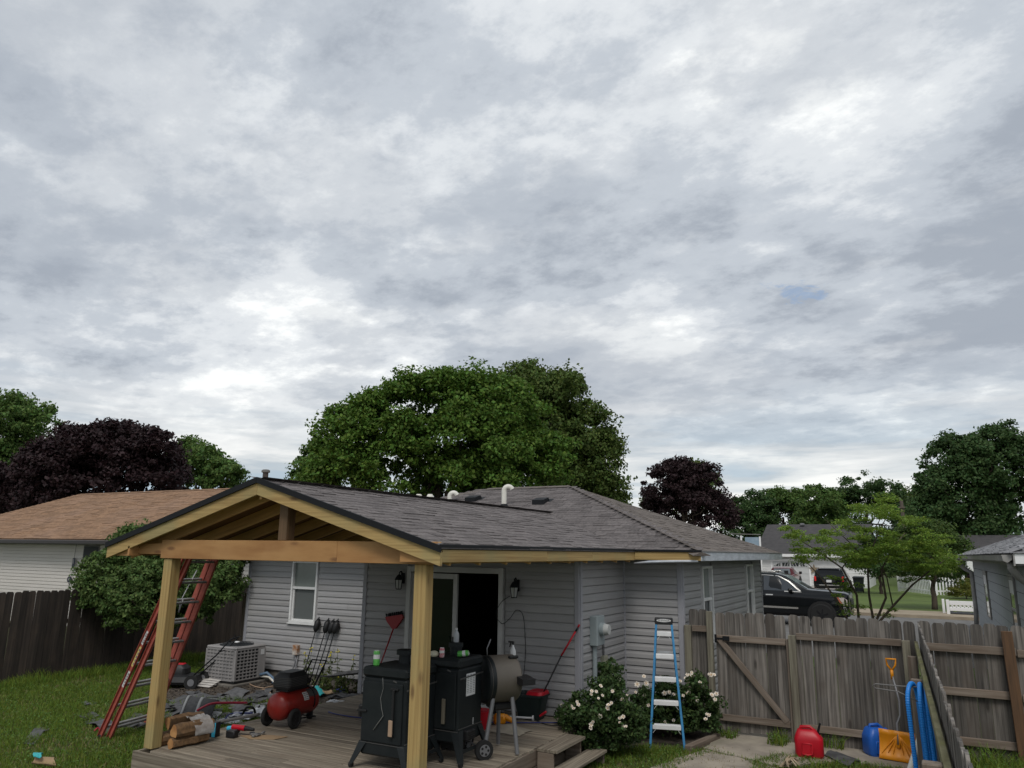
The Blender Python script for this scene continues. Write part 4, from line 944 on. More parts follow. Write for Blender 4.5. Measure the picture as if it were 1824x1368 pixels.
for k in range(5):
    f_ = (.305 * (k + 1)) / (Hh - .05); u = fl_ + (tl - fl_) * f_; v = fr + (tr_ - fr) * f_
    M, l = along(u, v); mb = MB(); mb.box((0, .0, 0), (l - .01, .085, .012), .003, M); mb.box((0, -.042, -.028), (l - .01, .006, .055), .002, M); mb.box((0, .042, -.02), (l - .01, .006, .04), .002, M)
    st_ = P('step', mb, ALUM, SL, M=Matrix())
    if k in (0, 4, 2) or k == 1:
        mb = MB()
        if k in (4, 1, 0):
            for e, s_ in ((-1, 1), (1, -1)):
                mb.bar(M @ Vector((e * (l / 2 - .075), -.035, -.02)), M @ Vector((e * (l / 2 - .008), -.035, -.105)), .012, .004)
            P('brace', mb, ALUM, SL, M=Matrix())
    M2, l2 = along(bl + (tl - bl) * f_, br_ + (tr_ - br_) * f_)
    if k in (0, 1, 3): P('rear_bar', MB().box((0, 0, 0), (l2 - .01, .02, .03), .003, M2), ALUM, SL, M=Matrix())
mb = MB(); M, l = along(tl + bv * .04, tr_ + bv * .04); mb.box((0, 0, .03), (l + .07, .16, .075), .012, M); mb.box((0, -.082, .0), (l + .06, .008, .05), .002, M); P('top_cap', mb, BLKPL, SL, M=Matrix())
mb = MB(); mb.prism([(.105 * math.cos(a), .022 * math.sin(a)) for a in [2 * math.pi * k / 24 for k in range(24)]], .004, M @ T(0, -.089, .035) @ RX(R(90))); P('logo_plate', mb, PAPER, SL, M=Matrix())
ftext('lettering', 'WERNER', .036, GREYLAB, SL, M @ T(0, -.0925, .035) @ RX(R(90)), .001)
for p in (fl_, fr, bl, br_): P('foot', MB().box((p.x, p.y, .015), (.05, .06, .03), .006), BLKPL, SL, M=Matrix())

# ------------------------------------------------------------------ gas cans, shovel, hose by the fence
def jerry(name, loc, rz, m, lab, w_, d, h, spout):
    g = E(name, loc, lab, 'gas can', None, rz)
    mb = MB(); hx, hy = w_ / 2, d / 2
    mb.loft([rr(hx * .90, hy * .90, 0, .05, 5), rr(hx, hy, .03, .06, 5), rr(hx, hy, h * .62, .06, 5), rr(hx * .98, hy * .97, h * .68, .06, 5), rr(hx * .66, hy * .80, h * .93, .05, 5, ox=-hx * .10), rr(hx * .5, hy * .6, h * .965, .04, 5, ox=-hx * .10)])
    body = P('body', mb, m, g, 50)
    mb = MB(); mb.loft([rr(hx * .34, .004, h * .14, .003, 3), rr(hx * .34, .004, h * .5, .003, 3)], M=T(-hx * .25, -hy - .002, 0)); P('side_recess', mb, mat(name + '_shade', tuple(c * .6 for c in m.node_tree.nodes['Principled BSDF'].inputs['Base Color'].default_value[:3]), rough=.5) if False else m, g)
    mb = MB(); mb.tube([(-hx * .5, -hy - .004, h * .13), (-hx * .1, -hy - .01, h * .10), (hx * .2, -hy - .004, h * .14), (hx * .22, -hy - .002, h * .5), (-hx * .5, -hy - .002, h * .52)], .012, 6, closed=True); P('recess_rim', mb, m, g, True)
    mb = MB(); mb.tube([(-hx * .62, 0, h * .86), (-hx * .5, 0, h * 1.04), (hx * .1, 0, h * 1.06), (hx * .42, 0, h * .94), (hx * .5, 0, h * .82)], .021, 8); P('handle', mb, m, g, True)
    mb = MB(); 
    if spout: mb.cyl((hx * .62, .0, h * .74), (hx * .64, .0, h * .86), .032, n=12); mb.cyl((hx * .64, 0, h * .84), (hx * .86, .0, h * 1.22), .017, .013, n=8)
    else: mb.cyl((hx * .62, .0, h * .74), (hx * .86, .0, h * .90), .035, n=12)
    P('spout', mb, BLACK if spout else m, g, 40)
    return g
jerry('gas_can', (-1.60, 11.45, .035), .12, REDPL, 'red plastic gas can with black spout on the concrete', .36, .25, .345, True)
jerry('fuel_can', (-.80, 12.02, .035), .55, BLUEPL, 'blue plastic fuel can half behind the orange snow shovel', .34, .26, .36, False)
SH = E('snow_shovel', (-.56, 11.72, .04), 'orange snow shovel with grey bent handle leaning on the fence', 'shovel')
q0 = Vector((-.78, 11.76, .05)); xv = Vector((.86, -.1, -.02)).normalized(); zv = Vector((-.02, .32, 1)).normalized(); MS = basis(q0, xv, z=zv)
mb = MB(); nx_, nz_ = 14, 6; W2, H2 = .46, .36
def sc(u, v, t=0): 
    y_ = .06 * (1 - (2 * v - 1) ** 2) - .05 * v + .012 * math.sin(u * math.pi * 2 * 4 + abs(u - .5) * 5 * v) * (.3 + .7 * v)
    return (u * W2, y_ + t, v * H2)
vs_ = [sc(i / nx_, j / nz_) for j in range(nz_ + 1) for i in range(nx_ + 1)] + [sc(i / nx_, j / nz_, .006) for j in range(nz_ + 1) for i in range(nx_ + 1)]
fs_ = []; k1 = nx_ + 1; of = k1 * (nz_ + 1)
for j in range(nz_):
    for i in range(nx_): a = j * k1 + i; fs_ += [(a, a + 1, a + k1 + 1, a + k1), (of + a, of + a + k1, of + a + k1 + 1, of + a + 1)]
for i in range(nx_): fs_ += [(i, of + i, of + i + 1, i + 1), (nz_ * k1 + i, nz_ * k1 + i + 1, of + nz_ * k1 + i + 1, of + nz_ * k1 + i)]
mb.add(vs_, fs_, MS); P('scoop', mb, YELPL, SH, True, M=Matrix())
mb = MB()
for k, s_ in ((-3, -1), (-2, -1), (-1, -1), (1, 1), (2, 1), (3, 1)):
    mb.tube([MS @ Vector((W2 / 2 + s_ * .02, -.0 - .012, .30)), MS @ Vector((W2 / 2 + k * .035, .035 - .012, .2)), MS @ Vector((W2 / 2 + k * .068, .035, .06))], .007, 5)
mb.bar(MS @ Vector((W2 / 2, -.01, .34)), MS @ Vector((W2 / 2, .03, .16)), .05, .03, .006); P('rib', mb, YELPL, SH, True, M=Matrix())
g0 = MS @ Vector((W2 / 2, -.012, .33)); g1 = Vector((-.545, 11.98, 1.08))
mb = MB(); mb.tube([MS @ Vector((W2 / 2, .01, .2)), g0, g0 + Vector((.0, .04, .12)), g0 + Vector((.045, .07, .22)), g0 + Vector((.05, .1, .4)), g1], .014, 8); P('handle', mb, GRYMET, SH, True, M=Matrix())
mb = MB(); mb.cyl(g1 + Vector((0, 0, -.06)), g1 + Vector((0, .0, .06)), .02, n=8)
mb.tube([g1 + Vector((0, 0, .05)), g1 + Vector((-.05, 0, .12)), g1 + Vector((-.06, 0, .20)), g1 + Vector((.06, 0, .20)), g1 + Vector((.05, 0, .12)), g1 + Vector((0, 0, .05))], .013, 8); P('grip', mb, YELPL, SH, True, M=Matrix())
# corrugated hose hung in loops from a wire bracket
hb = E('pool_hose', (-.2, 8.8, 0), 'blue corrugated pool hose hanging in loops beside the side fence', 'hose')
pts = []
def arc(x0, y0, x1, y1, z0, z1, n=26):
    cx_, cy_ = (x0 + x1) / 2, (y0 + y1) / 2; hx_, hy_ = (x1 - x0) / 2, (y1 - y0) / 2; rad = math.hypot(hx_, hy_); out = []
    for k in range(14): out.append(Vector((x0, y0, z0 + (z1 - rad - z0) * k / 14)))
    for k in range(n + 1):
        a = math.pi * (1 - k / n); out.append(Vector((cx_ + hx_ * math.cos(a), cy_ + hy_ * math.cos(a), z1 - rad + rad * math.sin(a))))
    for k in range(1, 15): out.append(Vector((x1, y1, z1 - rad + (z0 - z1 + rad) * k / 14)))
    return out
def corr(path, r_):
    P_ = [Vector(p) for p in path]; L_ = [0]
    for a, b in zip(P_, P_[1:]): L_.append(L_[-1] + (b - a).length)
    n = int(L_[-1] / .011); out = []; rs = []; j = 0
    for k in range(n + 1):
        s_ = L_[-1] * k / n
        while j < len(L_) - 2 and L_[j + 1] < s_: j += 1
        out.append(P_[j].lerp(P_[j + 1], (s_ - L_[j]) / max(1e-6, L_[j + 1] - L_[j]))); rs.append(r_ * (1.0 if k % 2 else .86))
    return out, rs
HY = 8.8; hx_ = lambda px: at_y(px, 1290, HY).x; hz_ = at_y(1640, 1221, HY).z
for nm, a in (('loop', arc(hx_(1623), HY - .1, hx_(1640), HY + .25, .03, hz_)), ('loop', arc(hx_(1645.5), HY - .2, hx_(1649), HY + .2, .03, hz_ + .01)), ('loop', arc(hx_(1657.5), HY - .2, hx_(1661), HY + .2, .03, hz_))):
    pth, rs = corr([p + Vector((math.sin(p.z * 3.2) * .010, 0, 0)) for p in a], .0225)
    P(nm, MB().tube(pth, rs, 10), HOSE, hb, 25, M=Matrix())
wr = tag(O('wire_hanger', MB().tube([at_y(x, y, 8.9) for x, y in ((1640, 1224), (1600, 1222), (1560, 1218), (1554, 1221), (1560, 1226), (1600, 1232), (1640, 1252))], .006, 6).mesh('wire_hanger', TAUPE, True)), 'thin bent wire hanger poking out beside the blue hose', 'wire hanger')
pv = tag(O('pvc_pipe', MB().cyl(at_y(1622, 1372, 9.2), at_y(1644, 1300, 9.4), .035, n=10).mesh('pvc_pipe', PVC, 40)), 'white plastic pipe standing behind the blue hose', 'pipe')

# ------------------------------------------------------------------ smokers and grill on the deck
def splay_leg(x, y, sx, sy, zt, m, mb=None):
    mb = MB()
    a = [(x, y), (x - sx * .10, y), (x - sx * .10, y - sy * .012), (x - sx * .012, y - sy * .012), (x - sx * .012, y - sy * .10), (x, y - sy * .10)]
    bx_, by_ = x + sx * .085, y + sy * .06
    b = [(bx_, by_), (bx_ - sx * .045, by_), (bx_ - sx * .045, by_ - sy * .012), (bx_ - sx * .012, by_ - sy * .012), (bx_ - sx * .012, by_ - sy * .045), (bx_, by_ - sy * .045)]
    r0 = [(p[0], p[1], zt) for p in a]; r1 = [(p[0], p[1], .035) for p in b]
    return mb.loft([r1, r0] if sx * sy > 0 else [r0, r1])
def smoker(loc, lab, w_, d, ztop, zleg, zb):
    s = E('smoker', loc, lab, 'smoker', 'black cabinet smokers on the deck'); hx, hy = w_ / 2, d / 2
    P('cabinet', MB().box((0, 0, (zb + ztop - .12) / 2), (w_, d, ztop - .12 - zb), .018), BLKMET, s)
    P('door', MB().box((-.01, -hy - .012, (zb + .14 + ztop - .16) / 2), (w_ - .05, .02, ztop - .30 - zb), .008), BLKMET, s)
    mb = MB(); mb.box((0, 0, ztop - .065), (w_ + .02, d + .03, .105), .025); P('lid', mb, BLKMET, s)
    mb = MB(); mb.bar((hx * .45, -hy - .02, ztop - .13), (hx + .012, -hy * .6, ztop - .23), .008, .014); mb.bar((hx + .012, -hy, ztop - .22), (hx + .012, hy, ztop - .20), .006, .014); P('edge_seam', mb, GREYLAB, s)
    P('seam', MB().box((0, -hy - .003, zb + .125), (w_, .012, .008)), GREYLAB, s); P('seam', MB().box((hx + .002, 0, zb + .15), (.008, d, .008)), GREYLAB, s)
    for sx in (-1, 1):
        for sy in (-1, 1):
            P('leg', splay_leg(sx * (hx + .006), sy * (hy + .006), sx, sy, zleg, None), BLKMET, s)
            mb = MB(); cx_, cy_ = sx * (hx + .07), sy * (hy + .045); mb.cyl((cx_ - .015, cy_, .03), (cx_ + .015, cy_, .03), .03, n=12); P('caster', mb, RUBBER, s, 40)
    P('brace', MB().bar((hx + .05, -hy - .02, .14), (hx + .05, hy + .02, .14), .012, .035), BLKMET, s)
    return s
s1 = smoker((-5.245, 7.185, DZ), 'black cabinet smoker nearest the front post, with a bent wire hanging on its door', .58, .56, 1.035, .27, .135)
hx, hy = .29, .28
mb = MB(); mb.tube([(.0, -hy - .035, .93), (.01, -hy - .03, .82), (-.015, -hy - .035, .72), (.0, -hy - .03, .62), (.03, -hy - .035, .55), (-.09, -hy - .04, .40)], [.002, .002, .0025, .003, .004, .005], 6); P('bent_wire', mb, RUNGM, s1, True)
mb = MB(); mb.box((.16, -hy - .045, .59), (.025, .025, .46), .006); mb.box((.165, -hy - .035, .825), (.10, .02, .02), .004); mb.box((.155, -hy - .035, .36), (.03, .03, .02), .004); P('handle', mb, BLKPL, s1)
P('wooden_grip', MB().box((.145, -hy - .055, .44), (.05, .022, .16), .005), WOODPALE, s1)
mb = MB(); mb.box((-hx - .03, -hy + .03, .56), (.05, .06, .13), .015); mb.box((-hx + .03, -hy - .03, .575), (.12, .03, .022), .006); P('latch', mb, BLKPL, s1)
mb = MB(); mb.lathe([(.065, 1.0), (.065, 1.11), (.095, 1.115), (.095, 1.165), (.07, 1.17)], 18, T(-.05, .14, 0)); P('chimney', mb, BLKMET, s1, 40)
s2 = smoker((-4.93, 7.735, DZ), 'black cabinet smoker with a white label sheet on its side, close to the brown grill', .54, .50, 1.10, .34, .21)
hx, hy = .27, .25
P('label_sheet', MB().box((hx + .003, -.01, .80), (.004, .19, .235)), PAPER, s2)
mb = MB(); q = random.Random(9)
for c in range(3):
    for k in range(11): mb.box((hx + .006, -.085 + .062 * c + .012, .90 - .0185 * k), (.002, q.uniform(.025, .05), .006))
P('label_print', mb, PRINT, s2)
P('wooden_grip', MB().box((.10, -hy - .045, .54), (.04, .03, .26), .006), mat('grey_wood_grip', (.13, .115, .085), rough=.8), s2)
mb = MB(); mb.box((hx + .02, -.05, .28), (.06, .17, .10), .008)
for k in range(4): mb.box((hx + .052, -.05, .25 + .022 * k), (.008, .14, .006))
P('hopper', mb, BLKPL, s2)
mb = MB()
for k in range(6): mb.box((hx + .003, .05, .36 + .014 * k), (.004, .006, .006)); mb.box((hx + .003, .065, .36 + .014 * k), (.004, .006, .006))
P('tally_marks', mb, PAPER, s2)
P('drip_box', MB().box((.05, 0, .19), (.2, .22, .18), .01), BLKPL, s2)
mb = MB(); mb.lathe([(.07, 1.04), (.07, 1.16), (.085, 1.165), (.085, 1.215), (.05, 1.22)], 18, T(-.02, .12, 0)); P('chimney', mb, BLKMET, s2, 40)
mb = MB(); mb.tube([(.05, -.1, .12), (-.05, -.3, .1), (-.2, -.4, .012), (-.5, -.3, .008), (-.75, .1, .008)], .006, 5); P('power_cord', mb, BLKPL, s2, True)
bg_ = E('barrel_grill', (-4.50, 8.33, DZ), 'taupe barrel grill on slanted pipe legs with one black wheel showing', 'grill', None, -.62)
zc_ = .80; rad = .265
mb = MB(); prof = [(rad * .62, -.36), (rad * .92, -.345), (rad, -.32), (rad, .04), (rad * .92, .065), (rad * .62, .08)]
mb.lathe(prof[2:], 32, T(0, 0, zc_) @ RX(R(-90))); P('barrel', mb, BRONZE, bg_, 40)
mb = MB(); mb.lathe([(.001, -.365), (rad * .62, -.36), (rad * .92, -.345), (rad + .002, -.315), (rad + .002, -.27)], 32, T(0, 0, zc_) @ RX(R(-90)), cap=False); P('end_cap', mb, BLKMET, bg_, 40)
for (p, q_) in (((.18, -.28, zc_ - .18), (.20, -.40, .02)), ((.18, -.04, zc_ - .18), (.25, .0, .02)), ((-.18, -.28, zc_ - .18), (-.24, -.40, .02)), ((-.18, -.04, zc_ - .18), (-.26, .0, .02))):
    P('leg', MB().cyl(p, q_, .024, n=12), GRYMET, bg_, 40)
for x in (.255, -.29):
    mb = MB(); mb.cyl((x - .025, -.42, .10), (x + .025, -.42, .10), .105, n=24); w_ = P('wheel', mb, RUBBER, bg_, 40)
    mb = MB(); mb.cyl((x + .026, -.42, .10), (x + .032, -.42, .10), .062, n=20)
    P('hub', mb, GRYMET, w_, 40, M=WM[bg_.name])
    mb = MB()
    for k in range(5):
        a = 2 * math.pi * k / 5; mb.cyl((x + .033, -.42 + .04 * math.cos(a), .10 + .04 * math.sin(a)), (x + .036, -.42 + .04 * math.cos(a), .10 + .04 * math.sin(a)), .014, n=8)
    P('hub_holes', mb, RUBBER, w_, 40, M=WM[bg_.name])
P('axle', MB().cyl((-.29, -.42, .10), (.25, -.42, .10), .012, n=8), GRYMET, bg_)
mb = MB(); mb.tube([(.1, -.33, zc_ + .28), (.105, -.335, zc_ + .36), (.12, -.30, zc_ + .46)], .008, 6); P('thermometer_rod', mb, GRYMET, bg_, True)
mb = MB(); mb.box((.12, .0, zc_ + .25), (.05, .12, .03), .008); P('lid_handle', mb, BLKPL, bg_)
mb = MB(); mb.prism([(-.02, -.02), (.16, -.06), (.24, -.04), (.24, .02), (.02, .04)], .16, T(.18, .06, zc_ + .02) @ RX(R(90))); P('side_shelf', mb, BLKPL, bg_)
P('burner_box', MB().box((0, -.12, .51), (.25, .24, .08), .02), BLKPL, bg_)

# cans, bottles and bits on the smoker tops
def can(name, loc, lab, m, rot=None, rad=.033, h=.122, grp=None):
    M = T(*loc) @ (rot or Matrix()); c = O(name, None, None, M, lab, 'can', grp)
    mb = MB(); mb.lathe([(rad * .8, 0), (rad, .008), (rad, h - .014), (rad * .8, h)], 16); O('can_body', mb.mesh('can_body', m, 40), c, M)
    mb = MB(); mb.lathe([(rad * .82, h - .001), (rad * .80, h + .003), (rad * .7, h - .002)], 16); O('can_lid', mb.mesh('can_lid', CANW, 40), c, M)
    mb = MB(); mb.lathe([(rad + .0006, h * .45), (rad + .0006, h * .75)], 16, cap=False); O('can_band', mb.mesh('can_band', PAPER, 40), c, M)
z1 = DZ + 1.035 - .012; z2 = DZ + 1.10 - .012
can('drink_can', (-5.44, 7.0, z1), 'tall green drink can standing on the nearest smoker', CANG, None, .036, .155)
can('drink_can', (-4.775, 7.62, z2 + .034), 'green drink can lying on its side on the far smoker', CANG, RZ(.35) @ RY(R(82)), .033, .125)
can('small_can', (-4.93, 7.53, z2), 'small white and red can standing on the far smoker', mat('pink_white_can', (.62, .5, .52), (.5, .05, .08), 16, (1, 1, 1), .35), None, .028, .10)
bt = E('plastic_bottle', (-4.95, 7.855, DZ + 1.22), 'clear plastic bottle standing on the far smoker chimney', 'bottle')
mb = MB(); mb.lathe([(.03, 0), (.033, .01), (.033, .08), (.03, .10), (.015, .125), (.014, .14)], 16); P('bottle_body', mb, BOTTLE, bt, 40); mb = MB(); mb.lathe([(.016, .14), (.016, .158)], 12); P('cap', mb, PAPER, bt, 40)
mb = MB(); mb.ell((0, 0, .03), (.06, .045, .036), 12, 8)
tag(O('foam_cup', mb.mesh('foam_cup', mat('cream_foam', (.55, .52, .40), rough=.7), True), None, T(-5.03, 7.52, z2)), 'crumpled cream cup lying beside the post on the far smoker', 'cup')
sb = E('spray_bottle', (-4.60, 8.62, DZ + .80 + .20), 'white spray bottle with black trigger behind the taupe grill', 'spray bottle')
mb = MB(); mb.lathe([(.035, -.02), (.038, .0), (.036, .07), (.014, .12), (.013, .14)], 14); P('bottle_body', mb, PAPER, sb, 40)
mb = MB(); mb.box((0, -.0, .16), (.03, .028, .04), .006); mb.box((-.035, 0, .172), (.06, .02, .02), .004); mb.bar((-.03, 0, .165), (-.045, 0, .11), .012, .012); P('trigger', mb, BLKPL, sb)
# items under the grill
bag = E('tool_bag', (-5.12, 9.25, DZ), 'yellow and black power tool lying on a pale cloth under the grill', 'power tool')
mb = MB(); mb.box((0, 0, .12), (.16, .13, .14), .03, RZ(.4)); mb.cyl((.06, .02, .15), (.16, .06, .10), .04, .03, n=10); P('housing', mb, YELPL, bag, 40)
mb = MB(); mb.box((-.05, .03, .20), (.22, .09, .05), .02, RZ(.3)); mb.box((0, 0, .035), (.2, .12, .06), .015); P('grip', mb, BLKPL, bag, 40)
mb = MB(); q = random.Random(4); vs_ = []; fs_ = []
for j in range(7):
    for i in range(9): vs_.append((-.3 + .075 * i + q.uniform(-.02, .02), -.15 + .06 * j + q.uniform(-.02, .02), .01 + .05 * q.random() * math.sin(math.pi * i / 8) * math.sin(math.pi * j / 6) + .05 * math.sin(math.pi * i / 8) * math.sin(math.pi * j / 6)))
for j in range(6):
    for i in range(8): a = j * 9 + i; fs_.append((a, a + 1, a + 10, a + 9))
mb.add(vs_, fs_); tag(O('cloth', mb.mesh('cloth', CONCR, True), None, T(-5.0, 9.15, DZ)), 'crumpled pale cloth on the deck under the grill', 'cloth')
mb = MB(); mb.lathe([(.12, 0), (.16, .22), (.165, .24), (.15, .24), (.11, .02)], 16)
tag(O('red_tub', mb.mesh('red_tub', REDPL, 40), None, T(-5.32, 9.05, DZ)), 'red plastic tub on the deck behind the far smoker', 'tub')
mb = MB(); a = at_z(895, 1276, DZ + .04); b = at_z(948, 1279, DZ + .04); mb.cyl(a, b, .014, n=8); mb.cyl(b, b + (b - a).normalized() * .02, .035, n=10); mb.cyl(a - (b - a).normalized() * .1, a, .022, n=8)
tag(O('pole', mb.mesh('pole', ALUM, 40)), 'short metal pole lying on the deck in front of the mop bucket', 'pole')
cord('blue_hose', [at_z(*p, DZ + .012) for p in ((585, 1268), (600, 1272), (640, 1278), (700, 1280), (800, 1284), (900, 1287), (960, 1287), (1010, 1287))], .008, BLUCORD, 'thin dark blue air hose running across the deck from the compressor', 'hose')
cord('power_cord', [at_z(*p, DZ + .010) for p in ((890, 1278), (910, 1283), (930, 1279), (950, 1281), (968, 1289), (985, 1292), (1003, 1292))], .006, BLKPL, 'black power cord winding over the deck boards near the mop bucket')
cord('power_cord', [at_z(*p, DZ + .010) for p in ((862, 1296), (885, 1296), (880, 1302), (900, 1297), (915, 1303), (925, 1308))], .006, BLKPL, 'black cord between the legs of the taupe grill')

# ------------------------------------------------------------------ air compressor
CP = E('air_compressor', (-7.60, 8.05, DZ), 'red wheeled air compressor with black motor shroud on the deck', 'air compressor', None, .10)
rt, zt_ = .175, .265
mb = MB(); pr = [(.001, -.40)] + [(rt * math.sin(a), -.30 - .10 * math.cos(a)) for a in [R(v) for v in (15, 30, 45, 60, 75)]] + [(rt, -.30), (rt, .30)] + [(rt * math.cos(a), .30 + .10 * math.sin(a)) for a in [R(v) for v in (15, 30, 45, 60, 75)]] + [(.001, .40)]
mb.lathe(pr, 28, T(0, 0, zt_) @ RX(R(-90)), cap=False); P('tank', mb, REDTANK, CP, True)
for x in (-.215, .215):
    mb = MB(); mb.tube([(x, -.24 + .095 * math.cos(a), .125 + .095 * math.sin(a)) for a in [2 * math.pi * k / 24 for k in range(24)]], .03, 8, closed=True); wh = P('wheel', mb, RUBBER, CP, True)
    mb = MB(); mb.cyl((x - .02, -.24, .125), (x + .02, -.24, .125), .072, n=18); mb.cyl((x - .03, -.24, .125), (x + .03, -.24, .125), .022, n=10); P('hub', mb, BLKPL, wh, 40, M=WM[CP.name])
P('axle', MB().cyl((-.21, -.24, .125), (.21, -.24, .125), .012, n=8), GRYMET, CP)
mb = MB(); mb.loft([rr(.125, .19, .47, .03, oy=-.10), rr(.14, .20, .52, .04, oy=-.10), rr(.135, .19, .62, .04, oy=-.10), rr(.10, .15, .675, .04, oy=-.09)])
sh_ = P('motor_shroud', mb, BLKPL, CP, 40)
mb = MB()
for k in range(6): mb.loft([rr(.1415, .2015, .505 + .02 * k, .04, oy=-.10), rr(.1415, .2015, .512 + .02 * k, .04, oy=-.10)], cap=False)
P('vent_slats', mb, GREYLAB, sh_, M=WM[CP.name])
P('motor_base', MB().box((0, -.04, .452), (.2, .46, .03), .008), BLKPL, CP)
mb = MB(); mb.box((0, .18, .53), (.09, .10, .14), .012); mb.cyl((0, .24, .50), (0, .30, .50), .035, n=12); mb.cyl((.05, .2, .48), (.05, .2, .60), .012, n=8); mb.cyl((0, .16, .6), (0, .16, .66), .02, n=8); mb.tube([(.04, .1, .5), (.1, .18, .56), (.11, .26, .5), (.05, .3, .46)], .008, 6); P('pressure_switch', mb, BLKPL, CP, 40)
for x in (-.1, .1):
    pass
mb = MB(); mb.tube([(-.12, .24, .42), (-.12, .32, .52), (-.12, .50, .74), (.12, .50, .74), (.12, .32, .52), (.12, .24, .42)], .012, 8); P('handle', mb, BLACK, CP, True)
mb = MB()
for y in (.22,): mb.tube([(-.178 * math.cos(a), y, zt_ + .178 * math.sin(a)) for a in [math.pi * k / 12 - .6 for k in range(17)]], .010, 6)
P('strap', mb, BLACK, CP, True)
mb = MB(); mb.tube([(-.14, -.16, .10), (-.14, .3, .05), (.14, .3, .05), (.14, -.16, .10)], .010, 6); mb.box((0, .36, .06), (.08, .06, .12), .01); P('foot_frame', mb, BLACK, CP, True)
def wraplab(y0, y1, a0, a1, m, nm, r_):
    mb = MB(); n = 8; vs_ = []
    for j in (y0, y1):
        for k in range(n + 1): a = R(a0 + (a1 - a0) * k / n); vs_.append((r_ * math.cos(a), j, zt_ + r_ * math.sin(a)))
    mb.add(vs_, [(k, n + 1 + k, n + 2 + k, k + 1) for k in range(n)]); P(nm, mb, m, CP, True)
wraplab(.0, .10, 12, 48, PAPER, 'label', rt + .001); wraplab(.11, .30, 22, 62, GREYLAB, 'label', rt + .001)
mb = MB()
for k in range(4):
    for j in (.012, .055):
        a = R(17 + 8 * k); M_ = T((rt + .002) * math.cos(a), j + .02, zt_ + (rt + .002) * math.sin(a)) @ RY(-a); mb.box((0, 0, 0), (.001, .034, .012), 0, M_)
P('label_print', mb, PRINT, CP)

# ------------------------------------------------------------------ firewood bundle, tools and scraps on the deck corner
FWB = E('firewood_bundle', (-7.86, 6.62, DZ), 'shrink wrapped bundle of split firewood at the deck corner by the left post', 'firewood', None, -.12)
def log(x, z, w_, h, y0, y1, seed, rot):
    q = random.Random(seed); n = 13
    pl = []
    for k in range(n):
        if seed % 2: a = 2 * math.pi * k / n; rad = q.uniform(.86, 1.12)
        else:
            a = (-.95 + 1.9 * min(k, 9) / 9) if k < 10 else (.95 + (6.283 - 1.9) * (k - 9) / 4); rad = q.uniform(.95, 1.1) * 1.25 if k < 10 else q.uniform(.4, .6)
        pl.append((w_ * rad * math.cos(a), h * rad * math.sin(a)))
    pl = [(math.cos(rot) * a - math.sin(rot) * b, math.sin(rot) * a + math.cos(rot) * b) for a, b in pl]
    rings = [[(x + a * s_ * (q.uniform(.9, 1.1) if 0 < i < 5 else 1) + wob_[i], y, z + b * s_ * (q.uniform(.9, 1.1) if 0 < i < 5 else 1)) for a, b in pl] for wob_ in [[0, .006, -.004, .008, -.006, 0]] for i, (y, s_) in enumerate(((y0, 1), (y0 + .09, 1.03), (y0 + .18, 1.0), (y0 + .27, 1.04), (y1 - .08, .98), (y1, .95)))]
    lg = P('log', MB().loft(rings[::-1], cap=True), LOGB, FWB, 35)
    for y, e in ((y0 - .002, -1), (y1 + .002, 1)):
        P('end_grain', MB().add([(x + a * (1 if e < 0 else .95), y, z + b * (1 if e < 0 else .95)) for a, b in pl], [tuple(range(n))[::e]]), LOGE, lg, M=WM[FWB.name])
log(-.15, .085, .085, .08, -.25, .22, 2, 3.6); log(.06, .058, .06, .055, -.26, .20, 1, 1.0); log(.03, .165, .085, .075, -.24, .25, 4, .5); log(-.13, .215, .08, .06, -.2, .24, 6, 1.9); log(-.02, .05, .05, .045, -.22, .22, 3, 0)
mb = MB(); q = random.Random(8)
rings = []
for j in range(7):
    y = -.02 + .04 * j; rings.append([(-.04 + (.205 + q.uniform(-.012, .012)) * math.cos(a), y, .13 + (.165 + q.uniform(-.012, .012)) * math.sin(a)) for a in [R(-5 + 150 * k / 16) for k in range(17)]])
mb.loft(rings, cap=False, closed=False); P('shrink_wrap', mb, WRAPCL, FWB, True)
nb = E('nail_box', (-7.93, 7.03, DZ), 'small black and cyan cardboard box standing on the deck by the firewood', 'box', None, .2)
P('carton', MB().box((0, 0, .085), (.15, .09, .17), .004), BLKPL, nb); P('cyan_panel', MB().box((.046, -.0015, .085), (.05, .093, .165), .002), CYAN, nb); P('print', MB().box((-.015, -.0465, .10), (.05, .002, .07)), PAPER, nb)
dr = E('cordless_drill', (-7.68, 7.25, DZ), 'red and black cordless drill with a blue bit lying on the deck', 'drill', None, .15)
mb = MB(); mb.cyl((-.13, 0, .085), (.06, 0, .085), .034, n=12); P('motor_body', mb, REDPL, dr, 40)
mb = MB(); mb.cyl((.06, 0, .085), (.19, 0, .08), .03, .018, n=12); mb.box((-.04, -.06, .05), (.055, .14, .05), .015); mb.box((-.02, -.14, .045), (.13, .09, .085), .012); P('grip_and_battery', mb, BLKPL, dr, 40)
mb = MB(); mb.cyl((-.22, .03, .055), (-.13, .02, .07), .03, .028, n=12); P('blue_bit_holder', mb, CYAN, dr, 40)
cb = tag(O('cardboard_sheet', MB().prism([(-.24, -.1), (.0, -.16), (.26, -.02), (.30, .16), (.05, .1)], .006).mesh('cardboard_sheet', CARDB), None, T(-7.42, 7.32, DZ + .006)), 'flat piece of cardboard on the deck next to the drill', 'cardboard')
mb = MB(); q = random.Random(12)
for k in range(7): mb.box((q.uniform(-.1, .12), q.uniform(-.06, .06), .022), (q.uniform(.04, .1), q.uniform(.03, .06), .022), .006, RZ(q.uniform(0, 3)))
tag(O('hardware_scraps', mb.mesh('hardware_scraps', TAUPE), None, T(-7.47, 7.30, DZ + .004)), 'handful of grey metal offcuts lying on the cardboard', 'scrap metal', kind='stuff')
